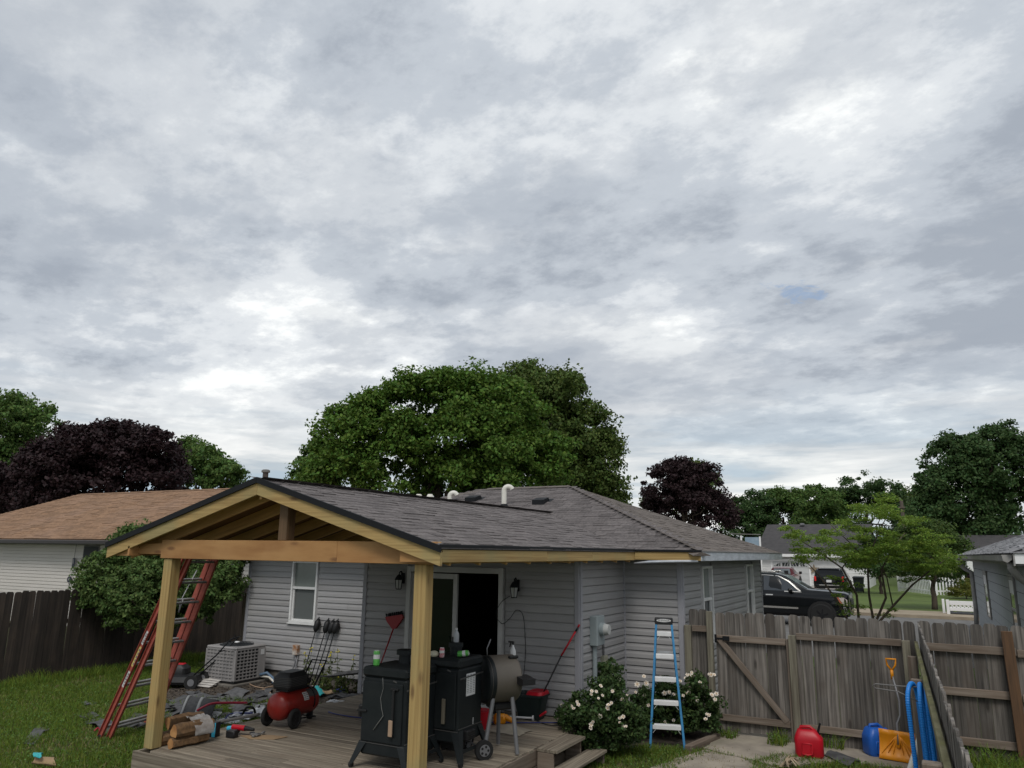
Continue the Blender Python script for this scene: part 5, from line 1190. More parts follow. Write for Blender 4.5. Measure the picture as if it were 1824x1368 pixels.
# ------------------------------------------------------------------ debris on the lawn
def scrap(pts, lab, m=SCRAP, lift=.03, seed=1, cat='shingle scrap', grp='torn shingle scraps on the lawn', name='shingle_scrap', z=.02, wave=0.0):
    """a thin bent sheet over a quad given by four ground corners"""
    q = random.Random(seed); a, b, c, d = [Vector(p) for p in pts]; n, k = 7, 4; top = []
    for j in range(k + 1):
        for i in range(n + 1):
            u, v = i / n, j / k; p = a.lerp(b, u).lerp(d.lerp(c, u), v)
            p.x += q.uniform(-.012, .012); p.y += q.uniform(-.012, .012); p.z = z + lift * math.sin(u * 3.1 + seed) ** 2 + q.uniform(0, .01) + wave * (math.sin(u * math.pi * 1.5 + .4) + 1) * .5; top.append(p)
    ce = sum(top, Vector()) / len(top); o0 = Vector((ce.x, ce.y, 0))
    vs_ = [p - o0 for p in top] + [p - o0 - Vector((0, 0, .008)) for p in top]; w1 = n + 1; of = len(top); fs_ = []
    for j in range(k):
        for i in range(n): e = j * w1 + i; fs_ += [(e, e + 1, e + w1 + 1, e + w1), (of + e, of + e + w1, of + e + w1 + 1, of + e + 1)]
    for i in range(n): fs_ += [(i, of + i, of + i + 1, i + 1), (k * w1 + i, k * w1 + i + 1, of + k * w1 + i + 1, of + k * w1 + i)]
    for j in range(k): fs_ += [(j * w1, (j + 1) * w1, of + (j + 1) * w1, of + j * w1), (j * w1 + n, of + j * w1 + n, of + (j + 1) * w1 + n, (j + 1) * w1 + n)]
    o = O(name, MB().add(vs_, fs_).mesh(name, m), None, T(*o0)); return tag(o, lab, cat, grp)
def G(*pp): return [at_z(x, y, .03) for x, y in pp]
scrap(G((38, 1324), (70, 1294), (90, 1297), (60, 1325)), 'single grey shingle strip lying alone on the lawn at far left', lift=.05, seed=3)
scrap(G((148, 1252), (165, 1249), (172, 1253), (152, 1257)), 'small grey scrap on the grass above the ladder foot, furthest from the deck', seed=4)
scrap(G((140, 1277), (165, 1270), (178, 1276), (152, 1283)), 'flat torn shingle piece on the grass just left of the ladder foot', seed=5)
s_ = scrap(G((150, 1285), (185, 1308), (205, 1298), (180, 1278)), 'curled shingle piece with a pale line under the ladder foot', seed=6, lift=.08)
scrap(G((215, 1290), (260, 1305), (285, 1285), (240, 1270)), 'dark shingle sheet lying beneath the ladder rungs', seed=7)
scrap(G((262, 1262), (320, 1258), (330, 1272), (270, 1282)), 'ragged shingle pile piece behind the left post', seed=8, lift=.07)
scrap(G((300, 1246), (345, 1243), (360, 1262), (315, 1268)), 'ragged shingle piece between the ladder and the mower', seed=9, lift=.07)
scrap(G((330, 1232), (395, 1240), (440, 1252), (350, 1254)), 'broad flat shingle sheet near the shrub side of the rubbish', seed=10)
scrap(G((370, 1247), (420, 1226), (446, 1232), (395, 1256)), 'long shingle strip pointing at the air conditioner', seed=11)
scrap(G((420, 1244), (470, 1232), (500, 1240), (450, 1252)), 'shingle strip beside the mulch near the compressor', seed=12)
scrap(G((405, 1258), (450, 1262), (470, 1274), (415, 1272)), 'shingle lump behind the white plastic wrap', seed=13, lift=.09)
scrap(G((560, 1246), (600, 1236), (645, 1230), (640, 1238)), 'dark sheet propped on crumpled foil beside the near smoker', seed=14, lift=.05, z=DZ - .02)
mb = MB(); q = random.Random(77)
for (cx0, cy0, sx0, sy0, n) in ((345, 1262, 40, 10, 34), (420, 1246, 45, 10, 34), (300, 1258, 25, 8, 14), (500, 1238, 50, 6, 26), (235, 1288, 25, 9, 12), (395, 1278, 45, 6, 30), (450, 1262, 25, 8, 20), (610, 1240, 22, 4, 12)):
    for k in range(n):
        p = at_z(cx0 + q.gauss(0, sx0 * .6), cy0 + q.gauss(0, sy0 * .6), q.uniform(.015, .06))
        if p.x > -8.3 and p.y < 10.2: continue
        w_, l_ = q.uniform(.06, .2), q.uniform(.1, .42); M_ = T(p.x, p.y, p.z) @ RZ(q.uniform(0, 6.3)) @ RX(q.gauss(0, .16)) @ RY(q.gauss(0, .16)); b_ = q.uniform(-.03, .05)
        pl = [(-l_ / 2, -w_ / 2), (-l_ * .1, -w_ / 2 * q.uniform(.7, 1.2)), (l_ / 2, -w_ / 2 * q.uniform(.4, 1)), (l_ / 2 * q.uniform(.7, 1.1), w_ / 2), (0, w_ / 2 * q.uniform(.7, 1.2)), (-l_ / 2 * q.uniform(.7, 1), w_ / 2 * q.uniform(.5, 1))]
        zz = [0, b_, 0, 0, b_, 0]; mb.add([M_ @ Vector((x, y, z)) for (x, y), z in zip(pl, zz)] + [M_ @ Vector((x, y, z - .007)) for (x, y), z in zip(pl, zz)], [(0, 1, 4, 5), (1, 2, 3, 4), (6, 11, 10, 7), (7, 10, 9, 8)] + [(i, 6 + i, 6 + (i + 1) % 6, (i + 1) % 6) for i in range(6)])
O('shingle_rubble', mb.mesh('shingle_rubble', mat('torn_shingle_rubble', (.11, .11, .113), (.06, .06, .063), 9.0, rough=.95, isl=.4)), kind='stuff', label='torn grey shingle rubble strewn between the ladder and the compressor', cat='rubble')
wv_ = E('bundle_of_ridge_shingles', tuple(at_z(345, 1290, 0)), 'wavy stack of dark roofing strips with two grey stripes leaning on the deck edge', 'roofing strips')
o0 = at_z(322, 1304, .10); u_ = Vector((.12, .95, 0)).normalized()
def wavy(v0, v1, dz, nm, m):
    vs_ = []; n = 16
    for i in range(n + 1):
        t = i / n; z_ = .04 + .27 * (math.sin(min(1, t * 1.25) * math.pi / 2) ** 2) - .05 * max(0, t - .8) * 5 + dz
        base = at_z(306, 1304, 0).lerp(at_z(336, 1270, 0), t)
        for v in (v0, v1): p = base + Vector((.55, .12, 0)) * v; vs_.append((p.x, p.y, z_ * (1 - .1 * v)))
    vs_ += [(x, y, z - .035) for x, y, z in vs_]; of = 2 * (n + 1)
    fs_ = []
    for i in range(n): a = 2 * i; fs_ += [(a, a + 1, a + 3, a + 2), (of + a, of + a + 2, of + a + 3, of + a + 1), (a, a + 2, of + a + 2, of + a), (a + 1, of + a + 1, of + a + 3, a + 3)]
    fs_ += [(0, of, of + 1, 1), (2 * n, 2 * n + 1, of + 2 * n + 1, of + 2 * n)]
    P(nm, MB().add(vs_, fs_), m, wv_, True, M=Matrix())
BLKSH = mat('black_roofing_strip', (.035, .036, .038), (.055, .056, .058), 20, rough=.95)
wavy(0, 1, 0, 'strip_stack', BLKSH); wavy(.02, .09, .012, 'grey_stripe', SCRAPL); wavy(.46, .55, .012, 'grey_stripe', SCRAPL)
def crumple(pt, rad, m, lab, seed, z=.0, cat='plastic wrap', grp=None, flat=.35, name='plastic_wrap'):
    q = random.Random(seed); mb = MB(); n, k = 12, 7; vs_ = []
    for j in range(k + 1):
        for i in range(n):
            ph = math.pi * j / k; th = 2 * math.pi * i / n; rr_ = rad * q.uniform(.55, 1.15)
            vs_.append((rr_ * math.sin(ph) * math.cos(th) * 1.3, rr_ * math.sin(ph) * math.sin(th), max(0, rad * flat * (1 - math.cos(ph)) * q.uniform(.6, 1.2) * .6)))
    fs_ = [(j * n + i, j * n + (i + 1) % n, (j + 1) * n + (i + 1) % n, (j + 1) * n + i) for j in range(k) for i in range(n)]
    return tag(O(name, mb.add(vs_, fs_).mesh(name, m), None, T(pt.x, pt.y, z)), lab, cat, grp)
gw = 'white plastic wrap scattered on the lawn'
crumple(at_z(462, 1274, .05), .19, PLASW, 'large crumpled white plastic wrap behind the compressor wheel', 1, grp=gw, flat=.8)
crumple(at_z(380, 1275, .05), .22, PLASW, 'white plastic scrap beside the wavy roofing strips', 2, grp=gw)
crumple(at_z(405, 1283, .05), .20, PLASW, 'small white plastic scrap between the strips and the deck', 3, grp=gw)
crumple(at_z(432, 1275, .05), .24, PLASW, 'white plastic scrap under the long grey pole', 4, grp=gw)
crumple(at_z(345, 1302, .2), .16, WRAPCL, 'grey rubbish heap beside the firewood', 5, grp=None, cat='rubbish', name='rubbish')
crumple(at_z(598, 1248, DZ), .14, PLASW, 'crumpled silver foil at the deck edge by the near smoker', 6, z=DZ - .05, grp=gw)
cord('long_pole', [at_z(335, 1296, .42), at_z(400, 1284, .45), at_z(462, 1272, .48)], .02, TAUPE, 'long grey pole lying from the firewood to the compressor', 'pole')
cord('red_pipe', [at_z(352, 1265, .30), at_z(375, 1254, .32), at_z(400, 1252, .3), at_z(440, 1252, .25)], .018, REDCORD, 'bent dark red pipe on top of the rubbish', 'pipe')
cord('red_strap', [at_z(312, 1276, .1), at_z(318, 1284, .2), at_z(324, 1290, .3)], .02, REDCORD, 'short red strip sticking out of the rubbish by the post', 'strap')
cord('red_tape', [at_z(168, 1302, .03), at_z(176, 1296, .06), at_z(178, 1303, .03)], .012, REDCORD, 'scrap of red tape in the grass at the ladder foot', 'tape')
cord('blue_tube', [at_z(372, 1286, .08), at_z(395, 1288, .1), at_z(410, 1272, .1), at_z(450, 1270, .1)], .012, BLUCORD, 'dark blue tube half buried in the rubbish beside the deck', 'tube')
cord('black_tool_ring', [at_z(432, 1272, .35), at_z(440, 1260, .5), at_z(452, 1262, .5), at_z(455, 1276, .35)], .016, BLACK, 'black hooked tool handle beside the compressor wheel', 'tool')
scrap(G((552, 1228), (568, 1226), (578, 1240), (566, 1243)), 'teal wrapper on the mulch behind the compressor', TEALP, .02, 15, 'wrapper', None, 'wrapper', .06)
scrap(G((598, 1230), (615, 1226), (622, 1232), (606, 1236)), 'dark blue wrapper near the house wall beside the near smoker', BLUPAP, .02, 16, 'wrapper', None, 'wrapper', .06)
scrap(G((572, 1234), (590, 1233), (592, 1238), (575, 1240)), 'tan cardboard scrap by the weeds', CARDB, .02, 17, 'cardboard', None, 'cardboard_scrap', .05)
scrap(G((55, 1366), (62, 1358), (92, 1361), (100, 1372)), 'tan package with a teal corner at the bottom of the lawn', CARDB, .06, 18, 'package', None, 'package', .05)
scrap(G((56, 1364), (60, 1358), (74, 1359), (70, 1366)), 'teal corner flap of the tan package on the lawn', TEALP, .03, 19, 'wrapper', None, 'wrapper', .13)
scrap(G((937, 1367), (945, 1356), (960, 1358), (958, 1370)), 'teal and tan scrap paper at the foot of the wooden steps', TEALP, .04, 20, 'paper', None, 'scrap_paper', .05)
scrap(G((952, 1366), (958, 1357), (972, 1360), (975, 1370)), 'crumpled tan paper at the foot of the wooden steps', CARDB, .05, 21, 'paper', None, 'scrap_paper', .05)
scrap(G((1466, 1347), (1490, 1342), (1535, 1358), (1510, 1368)), 'black plastic sheet on the concrete right of the red gas can', SCRAP, .03, 22, 'plastic sheet', None, 'plastic_sheet', .05)
mb = MB(); q = random.Random(5)
for k in range(26):
    a = q.uniform(-1.2, 1.4); l = q.uniform(.06, .22); mb.tube([(q.uniform(-.06, .06), q.uniform(-.05, .05), .01), (l * math.cos(a) * .6, l * math.sin(a) * .5, .05 + l * .3), (l * math.cos(a), l * math.sin(a), .03 + l * .15)], [.010, .009, .003], 4)
p = at_z(1398, 1368, .02); tag(O('dried_plant_clump', mb.mesh('dried_plant_clump', mat('dry_straw', (.42, .34, .24), (.30, .22, .15), 12, rough=.9)), None, T(p.x, p.y, .03)), 'clump of pale dried stalks in the grass at the bottom edge', 'dried plant')
# pale slatted panel lying on the ground, and the mower
PN = E('slatted_panel', tuple(at_z(372, 1216, 0.05)), 'white slatted panel lying on the ground in front of the air conditioner', 'slatted panel', None, .1)
for k in range(7): P('slat', MB().box((0, -.27 + .09 * k, .03 + .012 * k), (.62, .082, .012), .003, RX(.15)), OFFWHITE, PN)
for x in (-.27, .27): P('batten', MB().box((x, 0, .01), (.04, .6, .02), .003, RX(.12)), OFFWHITE, PN)
mw = E('lawn_mower', tuple(at_z(318, 1224, 0)), 'black push lawn mower with a red engine cover parked by the dark fence', 'lawn mower', None, .5)
mb = MB(); mb.loft([rr(.36, .26, .08, .12), rr(.38, .28, .13, .12), rr(.34, .25, .22, .12), rr(.2, .18, .25, .1)]); P('mower_deck', mb, BLKPL, mw, 40)
mb = MB(); mb.loft([rr(.17, .15, .25, .08), rr(.17, .15, .36, .08), rr(.10, .10, .42, .06)]); P('engine', mb, BLKPL, mw, 40); P('engine_cover', MB().box((0, 0, .425), (.17, .13, .03), .012), REDPL, mw)
for x, y, rw in ((.34, -.27, .13), (.34, .27, .13), (-.32, -.26, .10), (-.32, .26, .10)):
    wh = P('wheel', MB().cyl((x, y - .025, rw), (x, y + .025, rw), rw, n=20), RUBBER, mw, 40); P('hub', MB().cyl((x, y - .03, rw), (x, y + .03, rw), rw * .5, n=14), GRYMET, wh, 40, M=WM[mw.name])
mb = MB(); mb.tube([(.3, -.22, .2), (.75, -.22, .62), (1.0, -.22, .92), (1.04, -.22, .93), (1.04, .22, .93), (1.0, .22, .92), (.75, .22, .62), (.3, .22, .2)], .013, 8); mb.tube([(.8, -.22, .68), (.8, .22, .68)], .01, 6); mb.tube([(.98, -.2, .86), (1.0, 0, .98), (.98, .2, .86)], .008, 6); P('handle', mb, BLACK, mw, True)

# ------------------------------------------------------------------ vegetation
def fwd_pt(px, py, fwd):
    return EYE + (RI * (px - 912) - UP * (py - 684) + FW * FPX) * (fwd / FPX)
def leaves(C, N, size, rg, upmix=.5, jit=.8, aspect=1.7, sv=.35):
    """kite shaped leaves at centres C with rough outward normals N -> (V,F)"""
    n = len(C); nn = N * (1 - upmix) + np.array([0, 0, 1.0]) * upmix + rg.normal(0, jit, (n, 3)); nn /= np.linalg.norm(nn, axis=1)[:, None] + 1e-9
    t = np.cross(nn, rg.normal(0, 1, (n, 3))); t /= np.linalg.norm(t, axis=1)[:, None] + 1e-9; b = np.cross(nn, t)
    s = (size * rg.uniform(1 - sv, 1 + sv, n))[:, None]; w_ = s / aspect
    bend = nn * s * rg.uniform(-.25, .1, (n, 1))
    V = np.stack([C - t * s * .5 + bend, C + b * w_ * .5, C + t * s * .5 + bend, C - b * w_ * .5], 1).reshape(-1, 3)
    return V, np.arange(n * 4).reshape(n, 4)
def inside(P2, poly):
    x, y = P2[:, 0], P2[:, 1]; c = np.zeros(len(P2), bool); n = len(poly)
    for i in range(n):
        (x0, y0), (x1, y1) = poly[i], poly[(i + 1) % n]; m = ((y0 > y) != (y1 > y)) & (x < (x1 - x0) * (y - y0) / (y1 - y0 + 1e-12) + x0); c ^= m
    return c
def vnoise(P2, s, seed):
    rg = np.random.default_rng(seed); g = rg.random((64, 64)); u = P2 * s; i = np.floor(u).astype(int); f = u - i; f = f * f * (3 - 2 * f); a, b = i[:, 0] % 64, i[:, 1] % 64; a1, b1 = (a + 1) % 64, (b + 1) % 64
    return (g[a, b] * (1 - f[:, 0]) + g[a1, b] * f[:, 0]) * (1 - f[:, 1]) + (g[a, b1] * (1 - f[:, 0]) + g[a1, b1] * f[:, 0]) * f[:, 1]
def crown_points(lobes, nclump, per, cr, rg, shell=.8, flat=.6, low=-.55, gap=.20):
    lobes = np.array(lobes, float); wt = lobes[:, 3] * lobes[:, 4] + lobes[:, 3] * lobes[:, 5]; wt /= wt.sum()
    k = rg.choice(len(lobes), nclump, p=wt); d = rg.normal(0, 1, (nclump, 3)); d /= np.linalg.norm(d, axis=1)[:, None]
    d[:, 2] = np.where(d[:, 2] < low, -d[:, 2], d[:, 2])
    rr_ = np.where(rg.random(nclump) < shell, 1 - np.abs(rg.normal(0, .12, nclump)) + .05, rg.uniform(.25, .9, nclump)); spk = rg.random(nclump) < .10; rr_ = np.where(spk, rg.uniform(1.02, 1.16, nclump), rr_)
    C = lobes[k, :3] + d * lobes[k, 3:6] * rr_[:, None]
    if lobes[:, 3].max() > 1.0:
        s_ = 1.1 / cr * .35; nz = vnoise(np.stack([C[:, 0] * s_ + C[:, 2] * s_ * .37 + 9, C[:, 2] * s_ + C[:, 1] * s_ * .41 + 9], 1), 1.0, 3); kp = nz > gap; C, d, spk = C[kp], d[kp], spk[kp]; nclump = len(C)
    # leaves of each clump: dome, denser on its outer / upper side
    e = rg.normal(0, 1, (nclump, per, 3)); e /= np.linalg.norm(e, axis=2)[:, :, None] + 1e-9; e *= rg.random((nclump, per, 1)) ** .5
    e[:, :, 2] *= flat; e += d[:, None, :] * .25
    crr = (cr * np.where(spk, .55, 1) * rg.uniform(.6, 1.35, nclump))[:, None, None]
    Pp = (C[:, None, :] + e * crr).reshape(-1, 3)
    Nn = (d[:, None, :] * .6 + e).reshape(-1, 3); Nn /= np.linalg.norm(Nn, axis=1)[:, None] + 1e-9
    return Pp, Nn, C
def limb(mb, p0, p1, r0, r1, seed, n=7, wig=.06):
    q = random.Random(seed); p0, p1 = Vector(p0), Vector(p1); L = (p1 - p0).length
    pts = [p0.lerp(p1, i / n) + Vector((q.uniform(-1, 1), q.uniform(-1, 1), q.uniform(-.5, .5))) * L * wig * math.sin(math.pi * i / n) for i in range(n + 1)]
    mb.tube(pts, [r0 + (r1 - r0) * i / n for i in range(n + 1)], 8)
def tree(name, lab, cat, base, lobes, nclump, per, cr, leaf, m, seed, group=None, trunk=.3, bark=None, upmix=.45, flat=.6, shell=.8, nlimb=10, aspect=1.6, low=-.55, gap=.20):
    rg = np.random.default_rng(seed); bx_ = Vector(base); t = E(name, bx_, lab, cat, group)
    Pp, Nn, C = crown_points(lobes, nclump, per, cr, rg, shell, flat, low, gap)
    keep = Pp[:, 2] > bx_.z + .15; Pp, Nn = Pp[keep], Nn[keep]
    V, F = leaves(Pp - np.array(bx_), Nn, leaf, rg, upmix, .7, aspect)
    O('crown', npmesh('crown', V, F, m), t, WM[t.name])
    if trunk:
        cz = np.array(lobes)[:, :3].mean(0); mb = MB(); top = Vector(cz) - bx_
        limb(mb, (0, 0, -.1), top * .9, trunk, trunk * .35, seed, 8, .03)
        for k in range(nlimb):
            c = Vector(C[rg.integers(len(C))]) - bx_; s_ = top * rg.uniform(.3, .75); limb(mb, s_, s_.lerp(c, .9), trunk * .35, trunk * .06, seed + k, 6, .08)
        O('trunk', mb.mesh('trunk', bark or BARK, True), t, WM[t.name])
    return t
def L_(px, py, r, fwd, dz=0.0, ry=.9):
    p = fwd_pt(px, py, fwd + dz); s = r * (fwd + dz) / FPX; return (p.x, p.y, p.z, s, s * ry, s)
def foot(px, fwd, z=None):
    p = fwd_pt(px, 990, fwd); return (p.x, p.y, gz(p.y) if z is None else z)
def crownset(fwd, lst, rnd=1.5, seed=0):
    q = random.Random(seed); out = []
    for x, y, r_ in lst:
        dz = q.uniform(-rnd, rnd); out.append(L_(x, y, r_, fwd, dz))
        if r_ > 24 and rnd > .7:
            for _ in range(3):
                a = q.uniform(.1, math.pi - .1) if q.random() < .7 else q.uniform(0, 6.3); k = q.uniform(.78, .98); out.append(L_(x + r_ * k * math.cos(a), y - r_ * k * math.sin(a), r_ * q.uniform(.22, .38), fwd, dz + q.uniform(-.6, .6)))
    return out
GT = 'trees rising behind the houses'
tree('maple_tree', 'big round dark green maple standing right behind the grey house roof', 'tree', foot(790, 31),
     crownset(31, [(640, 805, 78), (700, 765, 72), (775, 745, 74), (785, 698, 30), (850, 740, 68), (900, 775, 82), (945, 835, 70), (820, 825, 95), (705, 845, 75), (615, 855, 55), (900, 880, 85), (570, 862, 32), (830, 900, 90), (738, 694, 12), (700, 712, 22), (860, 690, 26), (650, 735, 26)], 1.3, 1),
     1450, 105, .53, .155, L_MAPLE, 41, GT, .38, upmix=.55, flat=.55)
tree('tree', 'taller dull green tree overlapping the right side of the big maple', 'tree', foot(1010, 38),
     crownset(38, [(930, 705, 46), (990, 725, 54), (1035, 775, 54), (1066, 835, 42), (1055, 890, 48), (985, 820, 85), (1088, 862, 24), (930, 676, 16), (985, 698, 22), (1020, 905, 70), (1020, 690, 16), (1075, 890, 28)], 1.5, 2),
     850, 90, .56, .175, L_MAPLE2, 42, GT, .36, upmix=.3, flat=.8)
tree('tree', 'small pointed tree peeping out at the left foot of the big maple', 'tree', foot(550, 46),
     crownset(46, [(548, 838, 24), (566, 812, 20), (530, 858, 16), (572, 858, 26), (562, 795, 10)], .8, 3), 130, 60, .5, .22, L_GREEN, 43, GT, .2, upmix=.2)
tree('purple_maple_tree', 'broad dark purple maple above the tan roofed house', 'tree', foot(180, 40),
     crownset(40, [(85, 850, 52), (135, 815, 52), (200, 818, 62), (252, 838, 62), (288, 858, 40), (110, 860, 75), (190, 790, 32), (45, 888, 36), (200, 870, 85), (10, 905, 50), (60, 900, 60), (-20, 880, 50), (232, 795, 24), (305, 880, 26)], 1.5, 4),
     900, 88, .56, .20, L_PURP, 44, GT, .34, upmix=.55, flat=.55)
tree('tree', 'green tree at the left edge behind the purple maple', 'tree', foot(15, 50),
     crownset(50, [(20, 785, 62), (70, 770, 36), (45, 830, 44), (8, 735, 30), (-30, 800, 80), (10, 850, 60), (90, 745, 14), (50, 735, 18)], 1.5, 5), 520, 80, .65, .22, L_GREEN, 45, GT, .34, upmix=.3)
tree('tree', 'green tree between the purple maple and the patio roof peak', 'tree', foot(370, 58),
     crownset(58, [(348, 838, 40), (395, 855, 32), (338, 808, 22), (428, 868, 18), (360, 815, 18), (375, 870, 50)], 1.2, 6), 260, 60, .7, .27, L_GREEN, 46, GT, .3, upmix=.25)
tree('purple_maple_tree', 'smaller dark purple maple right of the house roof', 'tree', foot(1220, 58),
     crownset(58, [(1198, 872, 44), (1240, 882, 48), (1270, 918, 34), (1175, 902, 32), (1225, 925, 58), (1198, 838, 14), (1215, 850, 28)], 1.2, 7), 460, 80, .58, .21, L_PURP, 47, GT, .28, upmix=.4, gap=.05)
tree('tree', 'green tree top showing just behind the smaller purple maple', 'tree', foot(1238, 66), crownset(66, [(1236, 845, 20), (1255, 862, 24), (1160, 908, 18), (1240, 890, 40)], 1, 8), 130, 60, .65, .28, L_MAPLE2, 48, GT, .25, upmix=.3)
for k, (lst, fw_, m, lab) in enumerate((
        ([(1325, 925, 34), (1352, 915, 26), (1330, 950, 40), (1345, 890, 14)], 78, L_DARK, 'dark green round tree left of the charcoal garage roof'),
        ([(1395, 912, 34), (1375, 900, 20), (1420, 905, 26), (1400, 940, 44), (1380, 882, 12)], 84, L_GREEN, 'mid green tree directly above the charcoal garage roof'),
        ([(1462, 912, 36), (1448, 890, 20), (1478, 890, 18), (1460, 945, 48), (1440, 970, 40)], 74, L_GREEN, 'lighter green tree behind the right end of the charcoal garage roof'),
        ([(1540, 885, 40), (1575, 888, 30), (1505, 898, 26), (1545, 855, 18), (1600, 880, 16), (1545, 925, 55), (1515, 868, 14), (1575, 862, 12)], 80, L_DARK, 'dark bluish green tree left of the wooden utility pole'),
        ([(1625, 905, 34), (1650, 915, 34), (1610, 930, 30), (1640, 945, 45), (1600, 960, 40), (1660, 965, 40)], 88, L_MAPLE2, 'dull green tree behind the wooden utility pole'))):
    tree('tree', lab, 'tree', foot(lst[0][0], fw_), crownset(fw_, lst, 1.5, 20 + k), 300, 75, .7, .25, m, 50 + k, GT, .3, upmix=.3)
tree('tree', 'huge dark green tree at the right edge of the view', 'tree', foot(1750, 64),
     crownset(64, [(1720, 848, 66), (1782, 838, 70), (1690, 888, 52), (1762, 800, 32), (1825, 865, 75), (1740, 910, 85), (1655, 925, 36), (1702, 806, 26), (1765, 775, 10), (1735, 812, 26), (1800, 805, 24), (1668, 862, 22), (1800, 930, 70), (1700, 960, 60), (1760, 965, 60)], 2, 9),
     1050, 85, .8, .25, L_DARK, 49, GT, .5, upmix=.25)
tree('small_tree', 'small round dark tree with a thin trunk on the far lawn', 'tree', foot(1564, 50, .21), crownset(50, [(1550, 1002, 30), (1578, 1000, 30), (1562, 985, 28), (1540, 1012, 20), (1592, 1012, 18)], .6, 10), 150, 60, .42, .17, L_DARK, 55, None, .13, upmix=.3)
tree('feathery_tree', 'feathery green tree in front of the grey gable across the street', 'tree', foot(1655, 36, .25), crownset(36, [(1640, 985, 46), (1680, 1000, 40), (1620, 1010, 30), (1660, 955, 26), (1700, 985, 26), (1625, 960, 16), (1668, 1015, 34)], .8, 11), 300, 60, .42, .12, leafmat('feathery_leaf', (.062, .105, .024)), 56, None, .14, upmix=.6, flat=.35)
# multi stemmed tree with flat bright sprays
rg = np.random.default_rng(77); fwm = 17.2; b0 = fwd_pt(1545, 1110, fwm); mim = E('feathery_tree', (b0.x, b0.y, gz(b0.y)), 'bright yellow green tree with several slender stems behind the gate fence', 'tree')
stems = [[(1522, 1150), (1512, 1108), (1488, 1066), (1458, 1024), (1432, 996)], [(1535, 1150), (1530, 1108), (1526, 1060), (1500, 1012), (1462, 985), (1425, 962)], [(1550, 1150), (1556, 1108), (1548, 1060), (1545, 1000), (1562, 955), (1582, 915)],
         [(1552, 1150), (1560, 1108), (1578, 1065), (1570, 1015), (1590, 975), (1612, 950)], [(1556, 1150), (1566, 1108), (1592, 1078), (1625, 1042), (1662, 1012), (1692, 992)], [(1546, 1005), (1520, 972), (1490, 945), (1470, 925)], [(1590, 1078), (1580, 1030), (1560, 990), (1540, 955), (1530, 925)], [(1500, 1012), (1520, 985), (1535, 960)]]
tips = []
for k, st in enumerate(stems):
    q = random.Random(k); o_ = q.uniform(-.5, .5); P_ = []
    for i, (x, y) in enumerate(st): P_.append(fwd_pt(x, y, fwm + o_ * i / 4) - Vector(WM[mim.name].translation))
    if k < 5: P_[0].z = -.05
    tips.append(P_); r0 = .036 if k < 5 else .016
    P('stem', MB().tube(P_, [r0 * (1 - .75 * i / (len(P_) - 1)) for i in range(len(P_))], 8), BARKL, mim, True)
CC = []
q = random.Random(5)
LB = [(1440, 962, 34, 15), (1475, 978, 36, 14), (1425, 980, 18, 8), (1500, 945, 34, 14), (1545, 925, 36, 16), (1590, 915, 26, 13), (1600, 950, 46, 20), (1560, 960, 40, 18), (1640, 985, 44, 18), (1615, 1000, 36, 14), (1675, 1005, 30, 13), (1660, 960, 30, 14), (1520, 985, 36, 14), (1575, 905, 16, 9), (1410, 950, 14, 7), (1585, 985, 36, 14), (1545, 990, 30, 12), (1530, 1000, 30, 9), (1578, 888, 12, 7), (1532, 906, 16, 7), (1625, 930, 20, 8), (1655, 1012, 24, 7), (1692, 998, 18, 7), (1432, 998, 16, 6), (1400, 940, 8, 4)]
for x0, y0, rx_, ry_ in LB:
    for _ in range(int(rx_ * .40)):
        a = q.uniform(0, 2 * math.pi); rr_ = q.random() ** .5
        CC.append(fwd_pt(x0 + rx_ * rr_ * math.cos(a), y0 + 1.35 * ry_ * rr_ * math.sin(a), fwm + q.uniform(-1.0, 1.0)))
for x, y in ((1492, 1030), (1500, 1040), (1490, 1060), (1512, 1050), (1520, 1040), (1640, 1020), (1625, 1030), (1650, 1030), (1480, 1028), (1505, 1075), (1535, 1080), (1498, 1050), (1590, 1085), (1510, 1090), (1575, 1095)):
    CC.append(fwd_pt(x, y, fwm + q.uniform(-.3, .3)))
CC = np.array([tuple(c) for c in CC]); per = 90
e = rg.normal(0, 1, (len(CC), per, 3)); e /= np.linalg.norm(e, axis=2)[:, :, None]; e *= rg.random((len(CC), per, 1)) ** .5; e *= np.array([.22, .22, .06]) * rg.uniform(.6, 1.3, (len(CC), 1, 1))
droop = -(e[:, :, 0] ** 2 + e[:, :, 1] ** 2)[:, :, None] * .5; e[:, :, 2:] += droop
V, F = leaves((CC[:, None] + e).reshape(-1, 3) - np.array(WM[mim.name].translation), np.tile([0, 0, 1.0], (len(CC) * per, 1)), .068, rg, .8, .45, 2.4)
O('crown', npmesh('crown', V, F, L_YEL), mim, WM[mim.name])
tree('lilac_shrub', 'large leafy shrub bulging over the dark fence beside the ladder', 'shrub', tuple(fwd_pt(300, 1150, 16.4).xy) + (0,),
     crownset(16.4, [(195, 1038, 52), (262, 1018, 56), (335, 1028, 58), (382, 1045, 38), (250, 1062, 58), (162, 1050, 24), (405, 1008, 24), (320, 985, 36), (240, 975, 34), (375, 1000, 30), (290, 1075, 40), (215, 1085, 26), (412, 1035, 16), (350, 1075, 35)], .5, 12),
     950, 95, .17, .080, L_SHRUB, 60, None, .09, upmix=.35, flat=.7, aspect=2.0, nlimb=16, low=-.8)
tree('bush', 'yellow green shrub by the white picket fence', 'bush', foot(1715, 45, .21), crownset(45, [(1712, 1052, 17), (1732, 1058, 16), (1700, 1060, 10), (1722, 1042, 9)], .3, 13), 130, 50, .25, .10, leafmat('yellowish_leaf', (.14, .15, .03)), 61, None, .05, upmix=.3, low=-1)
